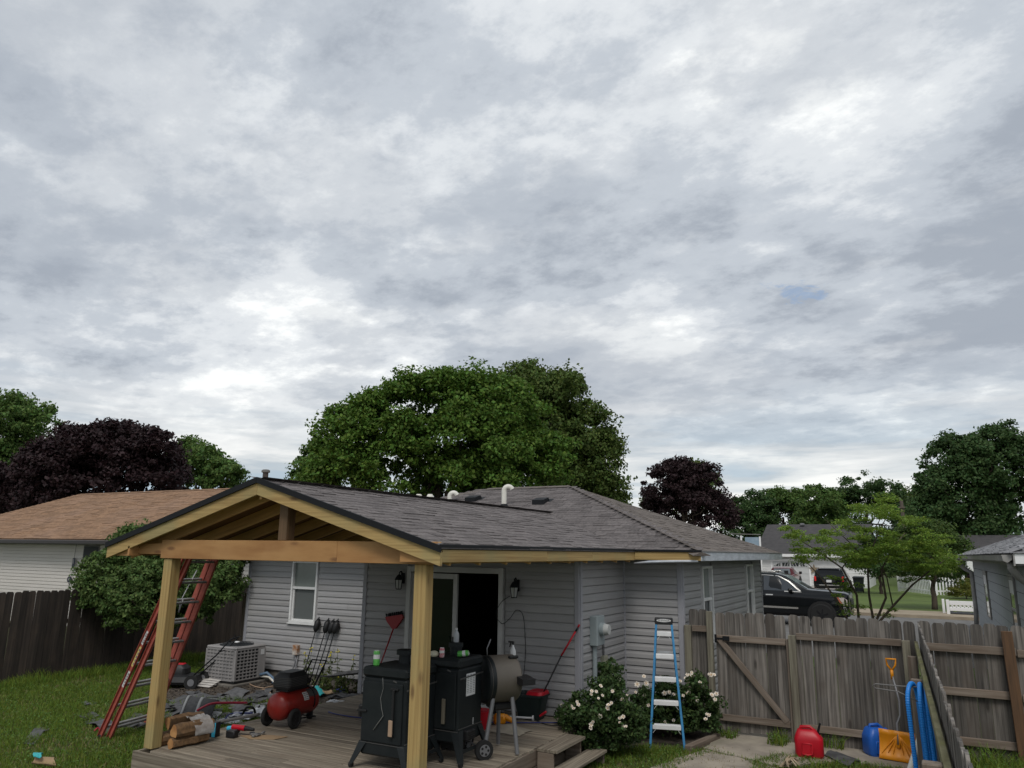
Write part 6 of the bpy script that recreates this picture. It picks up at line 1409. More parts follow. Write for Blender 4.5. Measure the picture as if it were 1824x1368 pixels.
tree('bush', 'dark purple brown bush behind the yellow green shrub', 'bush', foot(1728, 48, .21), crownset(48, [(1725, 1030, 13), (1735, 1042, 14), (1718, 1042, 9)], .3, 14), 110, 50, .22, .10, L_PURP, 62, None, .05, upmix=.2, low=-1)
# distant tree line, one mass
lob = []
q = random.Random(6)
for k in range(90):
    a = R(-75 + 150 * k / 89) + math.atan2(FW.y, FW.x); d_ = q.uniform(112, 135); lob.append((d_ * math.cos(a), d_ * math.sin(a), q.uniform(1.0, 3.0), q.uniform(3, 5.5), q.uniform(3, 5.5), q.uniform(2.6, 4.4)))
rg = np.random.default_rng(5); Pp, Nn, C = crown_points(lob, 3000, 14, 1.2, rg); V, F = leaves(Pp, Nn, .8, rg, .4, .6, 1.4)
O('distant_treeline', npmesh('distant_treeline', V, F, L_GREEN), kind='stuff', label='distant line of low green trees behind the street', cat='treeline')

# roses
def rosebush(lab, base, lobes, nclump, seed, flowers, leaf=.045):
    t = tree('rose_bush', lab, 'rose bush', base, lobes, nclump, 60, .10, leaf, L_ROSE, seed, 'rose bushes by the house wall', .018, L_ and BARKL, .3, .8, .75, 14, 1.5, low=-.95)
    if not hasattr(rosebush, 'me'):
        rosebush.me = []
        for v in range(4):
            q = random.Random(v); mb = MB()
            for ring, (n, rad, tilt) in enumerate(((6, 1.0, .25), (5, .75, .7), (4, .45, 1.1))):
                for k in range(n):
                    a = 2 * math.pi * (k + .5 * ring) / n + q.uniform(-.2, .2); M_ = RZ(a) @ T(rad * .5, 0, .10 * ring) @ RY(-tilt); s_ = rad * .55
                    mb.add([(-s_, -.35 * s_, 0), (0, -s_ * .8, .08), (s_, -.35 * s_, .2 * s_), (s_ * 1.05, .35 * s_, .2 * s_), (0, s_ * .8, .08), (-s_, .35 * s_, 0)], [(0, 1, 4, 5), (1, 2, 3, 4)], M_)
            mb.ell((0, 0, .18), (.22, .22, .2), 7, 5, None, 1)
            rosebush.me.append(mb.mesh('rose_bloom', [ROSEP, ROSEC], True))
    q = random.Random(seed)
    for x, y, fw_, s_ in flowers:
        dr_ = (fwd_pt(x, y, 10) - EYE).normalized(); best = None
        for lx, ly, lz, ra, rb, rc in lobes:
            S_ = np.array([1 / ra, 1 / rb, 1 / rc]) / 1.06; o_ = (np.array(EYE) - (lx, ly, lz)) * S_; v_ = np.array(dr_) * S_; A_, B_, C_ = v_ @ v_, 2 * o_ @ v_, o_ @ o_ - 1; D_ = B_ * B_ - 4 * A_ * C_
            if D_ > 0: t_ = (-B_ - D_ ** .5) / (2 * A_); best = t_ if best is None else min(best, t_)
        p = EYE + dr_ * (best - .03) if best else fwd_pt(x, y, fw_)
        d = (EYE - p).normalized() + Vector((q.uniform(-.5, .5), q.uniform(-.5, .5), q.uniform(.1, .9))); M_ = basis(p, d.orthogonal(), z=d)
        o = O('rose_bloom', rosebush.me[q.randrange(4)], t, M_ @ Matrix.Scale(s_ * .80 * q.uniform(.85, 1.15), 4))
f1 = [(1030, 1255, 10.2, .034), (1022, 1262, 10.2, .028), (1028, 1250, 10.2, .026), (1009, 1260, 10.2, .022), (1008, 1270, 10.1, .03), (1054, 1231, 10.2, .036), (1062, 1232, 10.2, .028), (1053, 1237, 10.2, .03), (1070, 1222, 10.2, .03), (1073, 1239, 10.2, .028), (1084, 1256, 9.9, .036), (1082, 1262, 9.9, .034), (1089, 1252, 10, .032), (1068, 1276, 9.8, .034), (1072, 1275, 9.8, .03), (1078, 1273, 9.8, .028), (1080, 1282, 9.8, .026), (1085, 1278, 9.8, .034), (1053, 1291, 9.7, .034), (1052, 1297, 9.7, .034), (1056, 1286, 9.7, .026), (1104, 1279, 9.8, .036), (1110, 1277, 9.8, .034), (1104, 1287, 9.8, .024), (1110, 1294, 9.7, .028), (1115, 1294, 9.7, .028), (1104, 1301, 9.7, .03), (1109, 1301, 9.7, .034), (1108, 1246, 10, .034), (1097, 1203, 10.6, .034), (1103, 1211, 10.6, .038), (1117, 1238, 10.4, .026), (1091, 1231, 10.3, .028), (1000, 1255, 10.3, .02), (1018, 1258, 10.2, .026), (1066, 1244, 10.1, .026)]
rosebush('left rose bush with many small cream blooms beside the wooden steps', (-4.02, 10.28, 0), crownset(9.95, [(1070, 1290, 52), (1040, 1275, 34), (1100, 1275, 36), (1075, 1240, 30), (1085, 1215, 20), (1030, 1300, 30), (1110, 1310, 32), (1015, 1270, 16), (1070, 1325, 40), (1088, 1190, 12), (1135, 1290, 18)], .2, 15), 330, 70, f1)
f2 = [(1135, 1219, 10.9, .046), (1151, 1217, 10.9, .046), (1147, 1205, 10.9, .036), (1145, 1228, 10.9, .038), (1140, 1238, 10.8, .042), (1148, 1238, 10.8, .036), (1132, 1233, 10.9, .034), (1155, 1256, 10.8, .036), (1177, 1206, 11.3, .034), (1180, 1212, 11.3, .032), (1184, 1235, 11.2, .044), (1192, 1233, 11.2, .038), (1200, 1237, 11.2, .036), (1228, 1203, 11, .042), (1234, 1205, 11, .05), (1224, 1202, 11, .034), (1232, 1198, 11, .034), (1221, 1208, 11, .03), (1267, 1202, 11, .044), (1272, 1202, 11, .034), (1263, 1201, 11, .03), (1247, 1216, 11, .034), (1251, 1219, 11, .034), (1222, 1236, 10.8, .042), (1227, 1233, 10.8, .034), (1217, 1239, 10.8, .034), (1232, 1246, 10.7, .046), (1239, 1244, 10.7, .046), (1242, 1248, 10.7, .03), (1268, 1238, 10.7, .05), (1276, 1236, 10.7, .042), (1274, 1246, 10.7, .038), (1257, 1281, 10.6, .042), (1263, 1274, 10.6, .038), (1259, 1272, 10.6, .03), (1184, 1286, 10.9, .03), (1200, 1283, 10.9, .03), (1186, 1289, 10.9, .024), (1212, 1213, 11.1, .03)]
rosebush('right rose bush with larger pale blooms behind the step ladder', (-3.42, 11.62, 0), crownset(11.1, [(1160, 1280, 36), (1200, 1275, 44), (1240, 1275, 34), (1190, 1245, 26), (1150, 1250, 20), (1235, 1225, 22), (1262, 1300, 20), (1225, 1305, 40), (1165, 1310, 36), (1250, 1248, 18), (1245, 1210, 10), (1270, 1250, 10)], .25, 16), 300, 71, f2, .05)
tree('creeper', 'leafy creeper climbing the siding above the left rose bush', 'creeper', (-4.36, 11.2, 0), crownset(10.9, [(1085, 1200, 11), (1080, 1185, 8), (1092, 1215, 10), (1078, 1212, 8)], .1, 17), 30, 22, .08, .08, L_ROSE, 72, None, .01, upmix=.2, nlimb=4, low=-1)
# weeds by the wall
wd = E('weed', tuple(at_z(590, 1232, 0)), 'tall yellow flowering weeds against the back wall by the torches', 'weed')
rg = np.random.default_rng(9); mb = MB(); Vs = []; Ns = []; fl_pts = []
q = random.Random(14)
for k in range(26):
    a = Vector((q.uniform(-.75, .55), q.uniform(-.25, .12), 0)); h = q.uniform(.25, .45) if k > 5 else q.uniform(.55, .85); b = a + Vector((q.uniform(-.08, .08), q.uniform(-.05, .05), h)); mb.tube([a, a.lerp(b, .5) + Vector((q.uniform(-.03, .03), 0, 0)), b], .004, 4)
    for j in range(22): t = q.uniform(.05, .8); Vs.append(tuple(a.lerp(b, t) + Vector((q.uniform(-.06, .06), q.uniform(-.06, .06), 0)))); Ns.append((q.uniform(-1, 1), q.uniform(-1, 1), .4))
    if k < 8:
        for j in range(4): fl_pts.append(b + Vector((q.uniform(-.04, .04), q.uniform(-.03, .03), q.uniform(-.08, .02))))
P('stems', mb, WEEDG, wd); V, F = leaves(np.array(Vs), np.array(Ns), .075, rg, .2, .6, 2.2); O('leaves', npmesh('leaves', V, F, WEEDG), wd, WM[wd.name])
mb = MB()
for p in fl_pts: mb.ell(p, (.016, .016, .012), 6, 4)
tag(P('flowers', mb, YELFL, wd), kind='stuff')

# grass: real blades where the lawn is near
def grass(name, poly, dens, h, seed, holes=(), wd_=.008, m=None, clover=.25, patch=True, z=0.0, lab=None):
    rg = np.random.default_rng(seed); pl = np.array(poly); lo, hi = pl.min(0), pl.max(0); n = int((hi - lo).prod() * dens)
    P2 = rg.uniform(lo, hi, (n, 2)); k = inside(P2, poly)
    for hol in holes: k &= ~inside(P2, hol)
    P2 = P2[k]; d = vnoise(P2, 1.7, seed) * .6 + vnoise(P2, 5, seed + 1) * .4
    if patch: k = rg.random(len(P2)) < np.clip(.35 + d * 1.2, 0, 1); P2, d = P2[k], d[k]
    n = len(P2); hh = h * (.45 + 1.0 * d) * rg.uniform(.55, 1.3, n); a = rg.uniform(0, 2 * np.pi, n); ln = hh * rg.uniform(.1, .85, n)
    b2 = rg.uniform(0, 2 * np.pi, n); wx, wy = np.cos(b2) * wd_ * .5, np.sin(b2) * wd_ * .5; zz = np.full(n, z)
    mid = np.stack([P2[:, 0] + np.cos(a) * ln * .35, P2[:, 1] + np.sin(a) * ln * .35, zz + hh * .6], 1); tip = np.stack([P2[:, 0] + np.cos(a) * ln, P2[:, 1] + np.sin(a) * ln, zz + hh], 1)
    w3 = np.stack([wx, wy, np.zeros(n)], 1); base = np.stack([P2[:, 0], P2[:, 1], zz - .005], 1)
    V = np.stack([base - w3, base + w3, mid + w3 * .8, mid - w3 * .8, mid - w3 * .8, mid + w3 * .8, tip + w3 * .1, tip - w3 * .1], 1)[:, [0, 1, 2, 3, 6, 7]].reshape(-1, 3)
    i = np.arange(n)[:, None] * 6; F = np.concatenate([i + np.array([[0, 1, 2, 3]]), i + np.array([[3, 2, 4, 5]])])
    O(name, npmesh(name, V, F, m or GRASS), kind='stuff', label=lab, cat='grass')
    if clover:
        k = rg.random(n) < clover; c = base[k] + np.stack([rg.normal(0, .02, k.sum()), rg.normal(0, .02, k.sum()), hh[k] * rg.uniform(.4, .9, k.sum())], 1)
        V, F = leaves(c, np.tile([0, 0, 1.0], (len(c), 1)), .026, rg, .7, .35, 1.1); O('clover', npmesh('clover', V, F, CLOVER), kind='stuff')
MUL = [(-12.9, 9.7), (-11.4, 9.3), (-9.6, 9.9), (-8.3, 9.9), (-8.3, 12.1), (-12.95, 12.1)]
grass('lawn', [(-9.0, 4.6), (-8.24, 5.6), (-8.24, 10.0), (-9.4, 10.8), (-13, 12.4), (-15.9, 12.8), (-15.9, 7.8), (-12.6, 5.2)], 2600, .075, 1, [MUL], lab='short green lawn with clover left of the deck')
grass('tall_grass', [(-15.95, 7.5), (-15.2, 7.9), (-15.2, 14.5), (-15.95, 14.5)], 1200, .17, 2, clover=0, wd_=.010)
SLB = [(-3.15, 9.9), (-2.35, 9.5), (-1.95, 10.5), (-2.35, 11.05), (-2.9, 11.0)]
grass('grass', [(-4.3, 9.75), (-4.2, 8.3), (-2.6, 8.2), (-1.8, 9.2), (-2.2, 10.8), (-2.9, 11.3), (-3.3, 11.0), (-4.0, 10.6)], 2600, .075, 3, [[(-2.55 + (a + 2.55) * .8, 10.4 + (b - 10.4) * .8) for a, b in SLB]], lab='grass strip in front of the rose bed')
grass('grass', [(-2.0, 9.3), (-.1, 8.6), (-.15, 11.4), (-1.2, 11.5), (-2.0, 11.35), (-2.2, 10.8)], 2600, .08, 4, [wob([(-1.55, 11.2), (-.75, 11.5), (-.9, 11.9)], .3, .03, 3)], lab='grass patch in front of the red gas can')
grass('weed_tuft', [(-2.22, 11.75), (-1.98, 11.75), (-1.9, 12.1), (-2.15, 12.15)], 1500, .16, 5, patch=False, clover=1.5, wd_=.012, z=.03)
grass('weed_tuft', [(-1.55, 11.98), (-1.25, 11.98), (-1.2, 12.12), (-1.5, 12.14)], 1500, .16, 6, patch=False, clover=1.0, wd_=.010, z=.03)
grass('weed_tuft', [(-3.0, 11.9), (-2.7, 11.8), (-2.62, 12.1), (-2.95, 12.15)], 1300, .12, 7, patch=False, clover=1.2, wd_=.012, z=.03)
grass('tall_grass', [(.2, 10.8), (1.0, 10.9), (1.2, 12.1), (.0, 12.1)], 1000, .22, 8, clover=.8, wd_=.012)
grass('grass', [(-11.6, 9.1), (-9.2, 9.6), (-8.3, 10.1), (-8.3, 10.6), (-9.4, 10.6), (-11.6, 9.9)], 500, .10, 9, wd_=.009, clover=.3)
grass('dry_grass', [(-9.0, 4.6), (-8.24, 5.6), (-8.24, 10.0), (-9.4, 10.8), (-13, 12.4), (-15.9, 12.8), (-15.9, 7.8), (-12.6, 5.2)], 420, .055, 31, [MUL], m=DRYG, clover=0)
grass('dry_grass', [(-4.3, 9.75), (-4.2, 8.3), (-2.6, 8.2), (-.1, 8.6), (-.15, 11.4), (-1.2, 11.5), (-2.9, 11.3), (-4.0, 10.6)], 420, .055, 32, m=DRYG, clover=0)
# loose mulch chips and twigs
rg = np.random.default_rng(21); n = 5200; P2 = rg.uniform((-12.95, 9.3), (-8.3, 12.1), (n, 2)); P2 = P2[inside(P2, MUL)]
C = np.concatenate([P2, rg.uniform(.014, .03, (len(P2), 1))], 1); V, F = leaves(C, np.tile([0, 0, 1.0], (len(C), 1)), .07, rg, .8, .3, 3.0); O('mulch', npmesh('mulch', V, F, CHIP), kind='stuff')
for k, pp in enumerate((((440, 1215), (452, 1222), (470, 1226)), ((470, 1226), (490, 1222), (505, 1228)), ((455, 1232), (475, 1228), (482, 1235)))):
    cord('twig', [at_z(x, y, .04) for x, y in pp], .010, WOODPALE, ('pale forked twig on the mulch in front of the air conditioner', 'pale twig on the mulch just left of the compressor shroud', 'short pale twig lowest on the mulch')[k], 'twig')

# ------------------------------------------------------------------ neighbouring houses
NB = E('neighbour_house', (-26, 19, 0), 'cream sided neighbour house with tan brown hip roof behind the dark fence', 'house')
NY, NX0, NX1 = 16.0, -35.0, -16.5
w0 = P('wall', MB().box(((NX0 + NX1) / 2, NY + 3.5, 1.35), (NX1 - NX0, 7.0, 2.7)), OFFWHITE, NB, M=Matrix())
mb = MB(); z = .2
pr = [(0, 0), (-.026, 0), (-.026, .004), (-.018, .095), (-.001, .098), (0, .113)]
while z < 2.62:
    mb.loft([[(x, NY - .002 + y, z + zz) for y, zz in pr][::-1] for x in (NX0, NX1)]); z += .113
tag(P('siding_field', mb, OFFWHITE, w0, M=Matrix()), kind='stuff')
for x in (NX0, NX1): P('corner_trim', MB().box((x, NY - .015, 1.4), (.1, .05, 2.5)), OFFWHITE, w0, M=Matrix())
wp = at_y(164, 985, NY); f = MB(); f.box((wp.x, NY - .02, wp.z), (.85, .05, .5), .01); wi = P('window', f, TAUPE, NB, M=Matrix()); P('pane', MB().box((wp.x, NY - .045, wp.z), (.75, .02, .42)), ACDARK, wi, M=Matrix())
e0, e1, ex0, ex1 = 15.5, 24.0, -35.6, -16.0; ez, rz_, ry_, rx0, rx1 = 2.86, 4.78, 19.6, -31.35, -19.0
mb = MB(); mb.add([(ex0, e0, ez - .03), (ex1, e0, ez - .03), (rx1, ry_, rz_ - .03), (rx0, ry_, rz_ - .03), (ex1, e1, ez - .03), (ex0, e1, ez - .03)], [(0, 1, 2, 3), (1, 4, 2), (4, 5, 3, 2), (5, 0, 3)])
nr = P('roof', mb, ROOFBR, NB, M=Matrix())
sl2 = math.hypot(ry_ - e0, rz_ - ez); mb = MB()
shingles((ex0, e0, ez), (1, 0, 0), (0, ry_ - e0, rz_ - ez), int(sl2 / .14), .14, lambda t: [((rx0 - ex0) * t / sl2, (ex1 - ex0) - (ex1 - rx1) * t / sl2)], 15, mb, th=(.006, .016), wr=(.25, .8))
tag(P('shingle_field', mb, ROOFBR, nr, M=Matrix()), kind='stuff')
caps((ex0, e0, ez), (rx0, ry_, rz_), ROOFBR, nr, step=.3, w_=.13); caps((rx0, ry_, rz_), (rx1, ry_, rz_), ROOFBR, nr, step=.3, w_=.13, name='ridge_cap')
P('gutter', MB().prism([(0, 0), (.12, .0), (.12, .10), (.10, .12), (-.01, .12), (-.01, .02)], ex1 - ex0, basis(((ex0 + ex1) / 2, e0 - .02, ez - .15), (0, -1, 0), y=(0, 0, 1)) @ Matrix()), GUTBR, NB, M=Matrix())
P('soffit', MB().box(((ex0 + ex1) / 2, (e0 + NY) / 2, ez - .16), (ex1 - ex0, NY - e0, .02)), TAUPE, NB, M=Matrix())
p = at_y(131, 1003, NY - .1); wc = E('wind_chime', p, 'dark square wind chime hanging on the cream siding', 'wind chime')
P('plate', MB().box((0, 0, 0), (.13, .03, .34), .01), mat('dark_blue_metal', (.03, .035, .05), rough=.5), wc); P('cord', MB().cyl((0, 0, .17), (.02, 0, .62), .006, n=6), BLACK, wc)
P('emblem', MB().box((0, -.018, .06), (.06, .006, .16), .002), GRYMET, wc)
p = at_y(124.5, 1032, NY - .06); th = E('wall_thermometer', p, 'round dark dial on the cream siding below the wind chime', 'thermometer')
P('dial', MB().cyl((0, 0, 0), (0, -.04, 0), .10, n=20), mat('dark_dial', (.025, .03, .045), rough=.4), th); P('needle', MB().bar((-.02, -.045, -.03), (.03, -.045, .05), .006, .014), PAPER, th)

NR = E('neighbour_house', (5, 22, 0), 'pale grey shingled neighbour house with grey gutter at the right edge', 'house')
X0, Y0, Y1 = 1.5, 13.6, 32.6
RWW = [(17.9, 18.9, 1.0, 2.28), (25.6, 26.9, .95, 2.22)]
bx_ = [wb(X0, X0 + .15, Y0, RWW[0][0], 0, 2.6), wb(X0, X0 + .15, RWW[0][1], RWW[1][0], 0, 2.6), wb(X0, X0 + .15, RWW[1][1], Y1, 0, 2.6)]
for a, b, c, d in RWW: bx_ += [wb(X0, X0 + .15, a, b, 0, c), wb(X0, X0 + .15, a, b, d, 2.6)]
fw_ = MB(); fw_.box(*wb(X0 - .006, 9, Y0 - .02, Y0 - .002, 0, 2.6)); fw_.box(*wb(X0 + .151, 9, Y1 - .15, Y1, 0, 2.6))
for k in range(10): fw_.loft([[(x, Y0 - .021 + yy, .05 + .2475 * k + zz) for yy, zz in ((0, 0), (-.02, 0), (-.004, .24), (0, .24))][::-1] for x in (X0 - .006, 9)])
P('wall', fw_, SHAKE, NR, M=Matrix())
mb = MB()
for c, d in bx_: mb.box(c, d)
w0 = P('wall', mb, mat('shake_backing', (.05, .05, .05), rough=.9), NR, M=Matrix())
mb = MB(); q = random.Random(3); z = .05; k = 0
while z < 2.6:
    y = Y0 - q.uniform(0, .5)
    while y < Y1:
        w_ = .61; a, b = max(y, Y0), min(y + w_ - .006, Y1)
        for (c0, c1, zz0, zz1) in RWW:
            if z + .12 > zz0 and z + .12 < zz1:
                if a > c0 - .08 and a < c1 + .08: a = c1 + .08
                if b > c0 - .08 and b < c1 + .08: b = c0 - .08
        if b - a > .04: mb.add([(X0 - .012, a, z), (X0 - .012, b, z), (X0 - .003, b, z + .232), (X0 - .003, a, z + .232), (X0, a, z), (X0, b, z)], [(0, 3, 2, 1), (0, 1, 5, 4)])
        y += w_
    z += .2475; k += 1
tag(P('shake_field', mb, SHAKE, w0, M=Matrix()), kind='stuff')
for a, b, c, d in RWW:
    f = MB(); M_ = Matrix()
    for y in (a + .03, b - .03): f.box((X0 - .012, y, (c + d) / 2), (.07, .09, d - c), .005)
    for z in (c + .03, d - .03, (c + d) / 2): f.box((X0 - .01, (a + b) / 2, z), (.07, b - a - .14, .06), .005)
    f.box((X0 - .02, (a + b) / 2, d + .03), (.06, b - a + .1, .05), .005)
    wi = P('window', f, GUTGR, NR, M=Matrix()); P('pane', MB().box((X0 - .032, (a + b) / 2, (c + d) / 2), (.01, b - a - .1, d - c - .1)), GLASS, wi, M=Matrix())
    P('meeting_blind', MB().box((X0 - .038, (a + b) / 2, d - .2), (.006, b - a - .14, .26)), PAPER, wi, M=Matrix())
EXr, EYa, EYb, ezr = 1.06, 12.9, 33.2, 2.70; rxx, rzz = 5.5, 4.32
mb = MB(); mb.add([(EXr, EYa, ezr), (EXr, EYb, ezr), (rxx, EYb - 4.4, rzz), (rxx, EYa + 4.4, rzz), (10, EYa, ezr), (10, EYb, ezr)], [(0, 3, 2, 1), (0, 4, 3), (1, 2, 5), (4, 5, 2, 3)])
nr = P('roof', mb, SHGREY, NR, M=Matrix())
mb = MB(); s3 = math.hypot(rxx - EXr, rzz - ezr)
shingles((EXr - .02, EYa, ezr + .01), (0, 1, 0), (rxx - EXr, 0, rzz - ezr), int(s3 / .15), .15, lambda t: [(4.4 * t / s3, EYb - EYa - 4.4 * t / s3)], 19, mb, th=(.008, .018), wr=(.25, .4))
s3b = math.hypot(4.4, rzz - ezr); shingles((EXr, EYa - .02, ezr + .01), (1, 0, 0), (0, 4.4, rzz - ezr), int(s3b / .15), .15, lambda t: [((rxx - EXr) * t / s3b, 8.9 - 4.5 * t / s3b)], 20, mb, th=(.008, .018), wr=(.25, .4))
tag(P('shingle_field', mb, SHGREY, nr, M=Matrix()), kind='stuff')
gp_ = [(0, 0), (.06, -.045), (.11, -.02), (.12, .05), (.125, .065), (0, .065)]
P('gutter', MB().prism(gp_, EYb - EYa - .1, basis((EXr + .02, (EYa + EYb) / 2, ezr - .075), (-1, 0, 0), z=(0, 1, 0))), GUTGR, NR, 40, M=Matrix())
P('fascia_board', MB().box((6, EYa + .02, ezr - .06), (9.8, .03, .15), .004), WHITEP, NR, M=Matrix()); P('fascia_board', MB().box((EXr + .04, (EYa + EYb) / 2, ezr - .08), (.02, EYb - EYa, .16)), GUTGR, NR, M=Matrix())
P('soffit', MB().box((5.5, (EYa + EYb) / 2, ezr - .15), (8.8, EYb - EYa - .1, .02)), TAUPE, NR, M=Matrix())
mb = MB(); mb.tube([(EXr - .02, EYb - .5, 2.60), (EXr, EYb - .5, 2.40), (EXr + .2, EYb - .5, 2.22), (X0 - .07, EYb - .62, 2.10), (X0 - .07, EYb - .62, .9), (X0 - .12, EYb - .8, .2)], .075, 8); P('downspout', mb, GUTGR, NR, True, M=Matrix())
mb = MB(); pts = [(EXr + .02, EYa + .25, 2.60), (EXr + .02, EYa + .27, 2.50), (EXr + .10, EYa + .35, 2.38), (EXr + .25, EYa + .5, 2.26), (X0 - .08, EYa + .75, 2.16), (X0 - .06, EYa + .8, 2.0), (X0 - .06, EYa + .8, .2)]
mb.tube(pts, .055, 8); P('downspout', mb, GUTGR, NR, True, M=Matrix())
mb = MB()
for i in range(1, 5):
    for k in range(4): c = Vector(pts[i]).lerp(Vector(pts[i + 1]), k / 4) if i < 4 else None; mb.ell(c, (.062, .062, .018), 10, 4) if c else None
P('elbow_ribs', mb, GUTGR, NR, True, M=Matrix())

# garage house across the street
GY = 66.0; GZ = .20
ga, gb = at_y(1351, 1000, GY), at_y(1545, 1000, GY)
GH = E('garage_house', ((ga.x + gb.x) / 2, GY + 4, GZ), 'white house across the street with charcoal gable roof and white garage door', 'house')
ev = at_y(1440, 987, GY - .4).z; rg_z = at_y(1440, 934, GY + 4.8).z
x0, x1 = ga.x + .3, gb.x
w0 = P('wall', MB().box(((x0 + x1) / 2, GY + 4.5, (GZ + ev) / 2), (x1 - x0, 9, ev - GZ)), WHITEP, GH, M=Matrix())
mb = MB(); z = GZ + .1
while z < ev - .1:
    mb.loft([[(x, GY + y, z + zz) for y, zz in ((0, 0), (-.025, 0), (-.006, .19), (0, .19))][::-1] for x in (x0, x1)]); z += .2
tag(P('siding_field', mb, WHITE, w0, M=Matrix()), kind='stuff')
mb = MB(); xl = ga.x - .2
mb.add([(xl, GY - .5, ev), (x1 + .3, GY - .5, ev), (x1 + .3, GY + 4.8, rg_z), (xl + .25, GY + 4.8, rg_z), (x1 + .3, GY + 10, ev), (xl, GY + 10, ev)], [(0, 1, 2, 3), (3, 2, 4, 5), (0, 3, 5)])
P('roof', mb, ROOFDK, GH, M=Matrix()); P('fascia_board', MB().box(((xl + x1) / 2, GY - .52, ev - .12), (x1 - xl + .3, .04, .22)), WHITEP, GH, M=Matrix())
P('roof_vent', MB().box((at_y(1428, 935, GY + 4).x, GY + 4.4, rg_z - .02), (.35, .3, .2), .03), GRYMET, GH, M=Matrix())
da, db = at_y(1376, 1000, GY), at_y(1440, 1000, GY); dh = at_y(1405, 999, GY).z - .05
f = MB(); f.box(((da.x + db.x) / 2, GY - .05, dh + .1), (db.x - da.x + .3, .06, .18)); 
for x in (da.x - .07, db.x + .07): f.box((x, GY - .05, (GZ + dh) / 2), (.14, .06, dh - GZ))
gd = P('garage_door', f, WHITEP, GH, M=Matrix())
n = 4; hh = (dh - GZ) / n
for k in range(n): P('door_panel', MB().box(((da.x + db.x) / 2, GY - .035, GZ + hh * (k + .5)), (db.x - da.x - .02, .05, hh - .02), .012), mat('grey_white_panel', (.55, .56, .56), rough=.5) if k == 0 else bpy.data.materials['grey_white_panel'], gd, M=Matrix())
W4 = (db.x - da.x) / 4
for k in range(4):
    cx_ = da.x + W4 * (k + .5); mb = MB(); h_ = hh * .62; zc_ = dh - hh * .78
    shp = {0: [(-.38, 0), (.38, 0), (.38, .95)], 1: [(-.40, 0), (.40, 0), (.40, 1.0), (-.40, .9)], 2: [(-.40, 0), (.40, 0), (.40, .9), (-.40, 1.0)], 3: [(-.38, 0), (.38, 0), (-.38, .95)]}[k]
    mb.prism([(a * W4, b * h_) for a, b in shp], .02, basis((cx_, GY - .062, zc_), (1, 0, 0), y=(0, 0, 1))); P('door_window', mb, GLASS, gd, M=Matrix())
    mb = MB(); ox = (W4 * (2 - k - .5)) 
    for j in range(2):
        t = (.3 + .4 * j); mb.bar((cx_ - .4 * W4 + .8 * W4 * t, GY - .075, zc_), (cx_ - .4 * W4 + .8 * W4 * (t + (.15 if k < 2 else -.15)), GY - .075, zc_ + h_ * .9), .01, .03)
    P('muntin', mb, WHITEP, gd, M=Matrix())
sx = at_y(1450, 1014, GY - .1); mb = MB(); mb.prism([((.42 if k % 2 == 0 else .17) * math.cos(math.pi / 2 + math.pi * k / 5), (.42 if k % 2 == 0 else .17) * math.sin(math.pi / 2 + math.pi * k / 5)) for k in range(10)], .05, basis((0, 0, 0), (1, 0, 0), y=(0, 0, 1)))
tag(O('star_decoration', mb.mesh('star_decoration', mat('brass_star', (.24, .19, .13), rough=.5)), None, T(*sx)), 'rusty metal star on the white wall beside the garage door', 'star')
# grey gable house further right
H2 = E('gable_house', tuple(at_y(1760, 1000, 90).xy) + (.3,), 'small grey roofed house with a grey gable far behind the picket fence', 'house')
a = at_y(1712, 946, 90); b = at_y(1800, 946, 90); ez2 = at_y(1712, 966, 88).z
mb = MB(); mb.add([(a.x, 88, ez2), (b.x, 88, ez2), (b.x, 92, a.z), (a.x, 92, a.z), (b.x, 97, ez2), (a.x, 97, ez2)], [(0, 1, 2, 3), (3, 2, 4, 5)]); P('roof', mb, ROOFDK, H2, M=Matrix())
mb = MB(); mb.add([(a.x + .3, 88.4, .3), (b.x - .3, 88.4, .3), (b.x - .3, 88.4, ez2), (a.x + .3, 88.4, ez2), (a.x + .3, 96.5, .3), (a.x + .3, 96.5, ez2), (a.x + .3, 92, a.z - .2)], [(0, 1, 2, 3), (0, 3, 6, 5, 4)]); P('wall', mb, TRIM, H2, M=Matrix())
H3 = E('white_shed', tuple(at_y(1728, 1000, 70).xy) + (.3,), 'white sided building glimpsed behind the grey downspout', 'building')
a = at_y(1722, 1000, 70); mb = MB(); mb.box((a.x + 2.5, 72, 1.8), (5, 4, 3.1)); w0 = P('wall', mb, WHITE, H3, M=Matrix()); mb = MB()
for k in range(14): mb.box((a.x + 2.5, 69.97, .5 + .2 * k), (5, .04, .19))
tag(P('siding_field', mb, WHITEP, w0, M=Matrix()), kind='stuff'); mb = MB(); mb.add([(a.x - .3, 69.5, 3.35), (a.x + 5.3, 69.5, 3.35), (a.x + 5.3, 72, 4.4), (a.x - .3, 72, 4.4), (a.x + 5.3, 74.5, 3.35), (a.x - .3, 74.5, 3.35)], [(0, 1, 2, 3), (3, 2, 4, 5)]); P('roof', mb, ROOFDK, H3, M=Matrix())
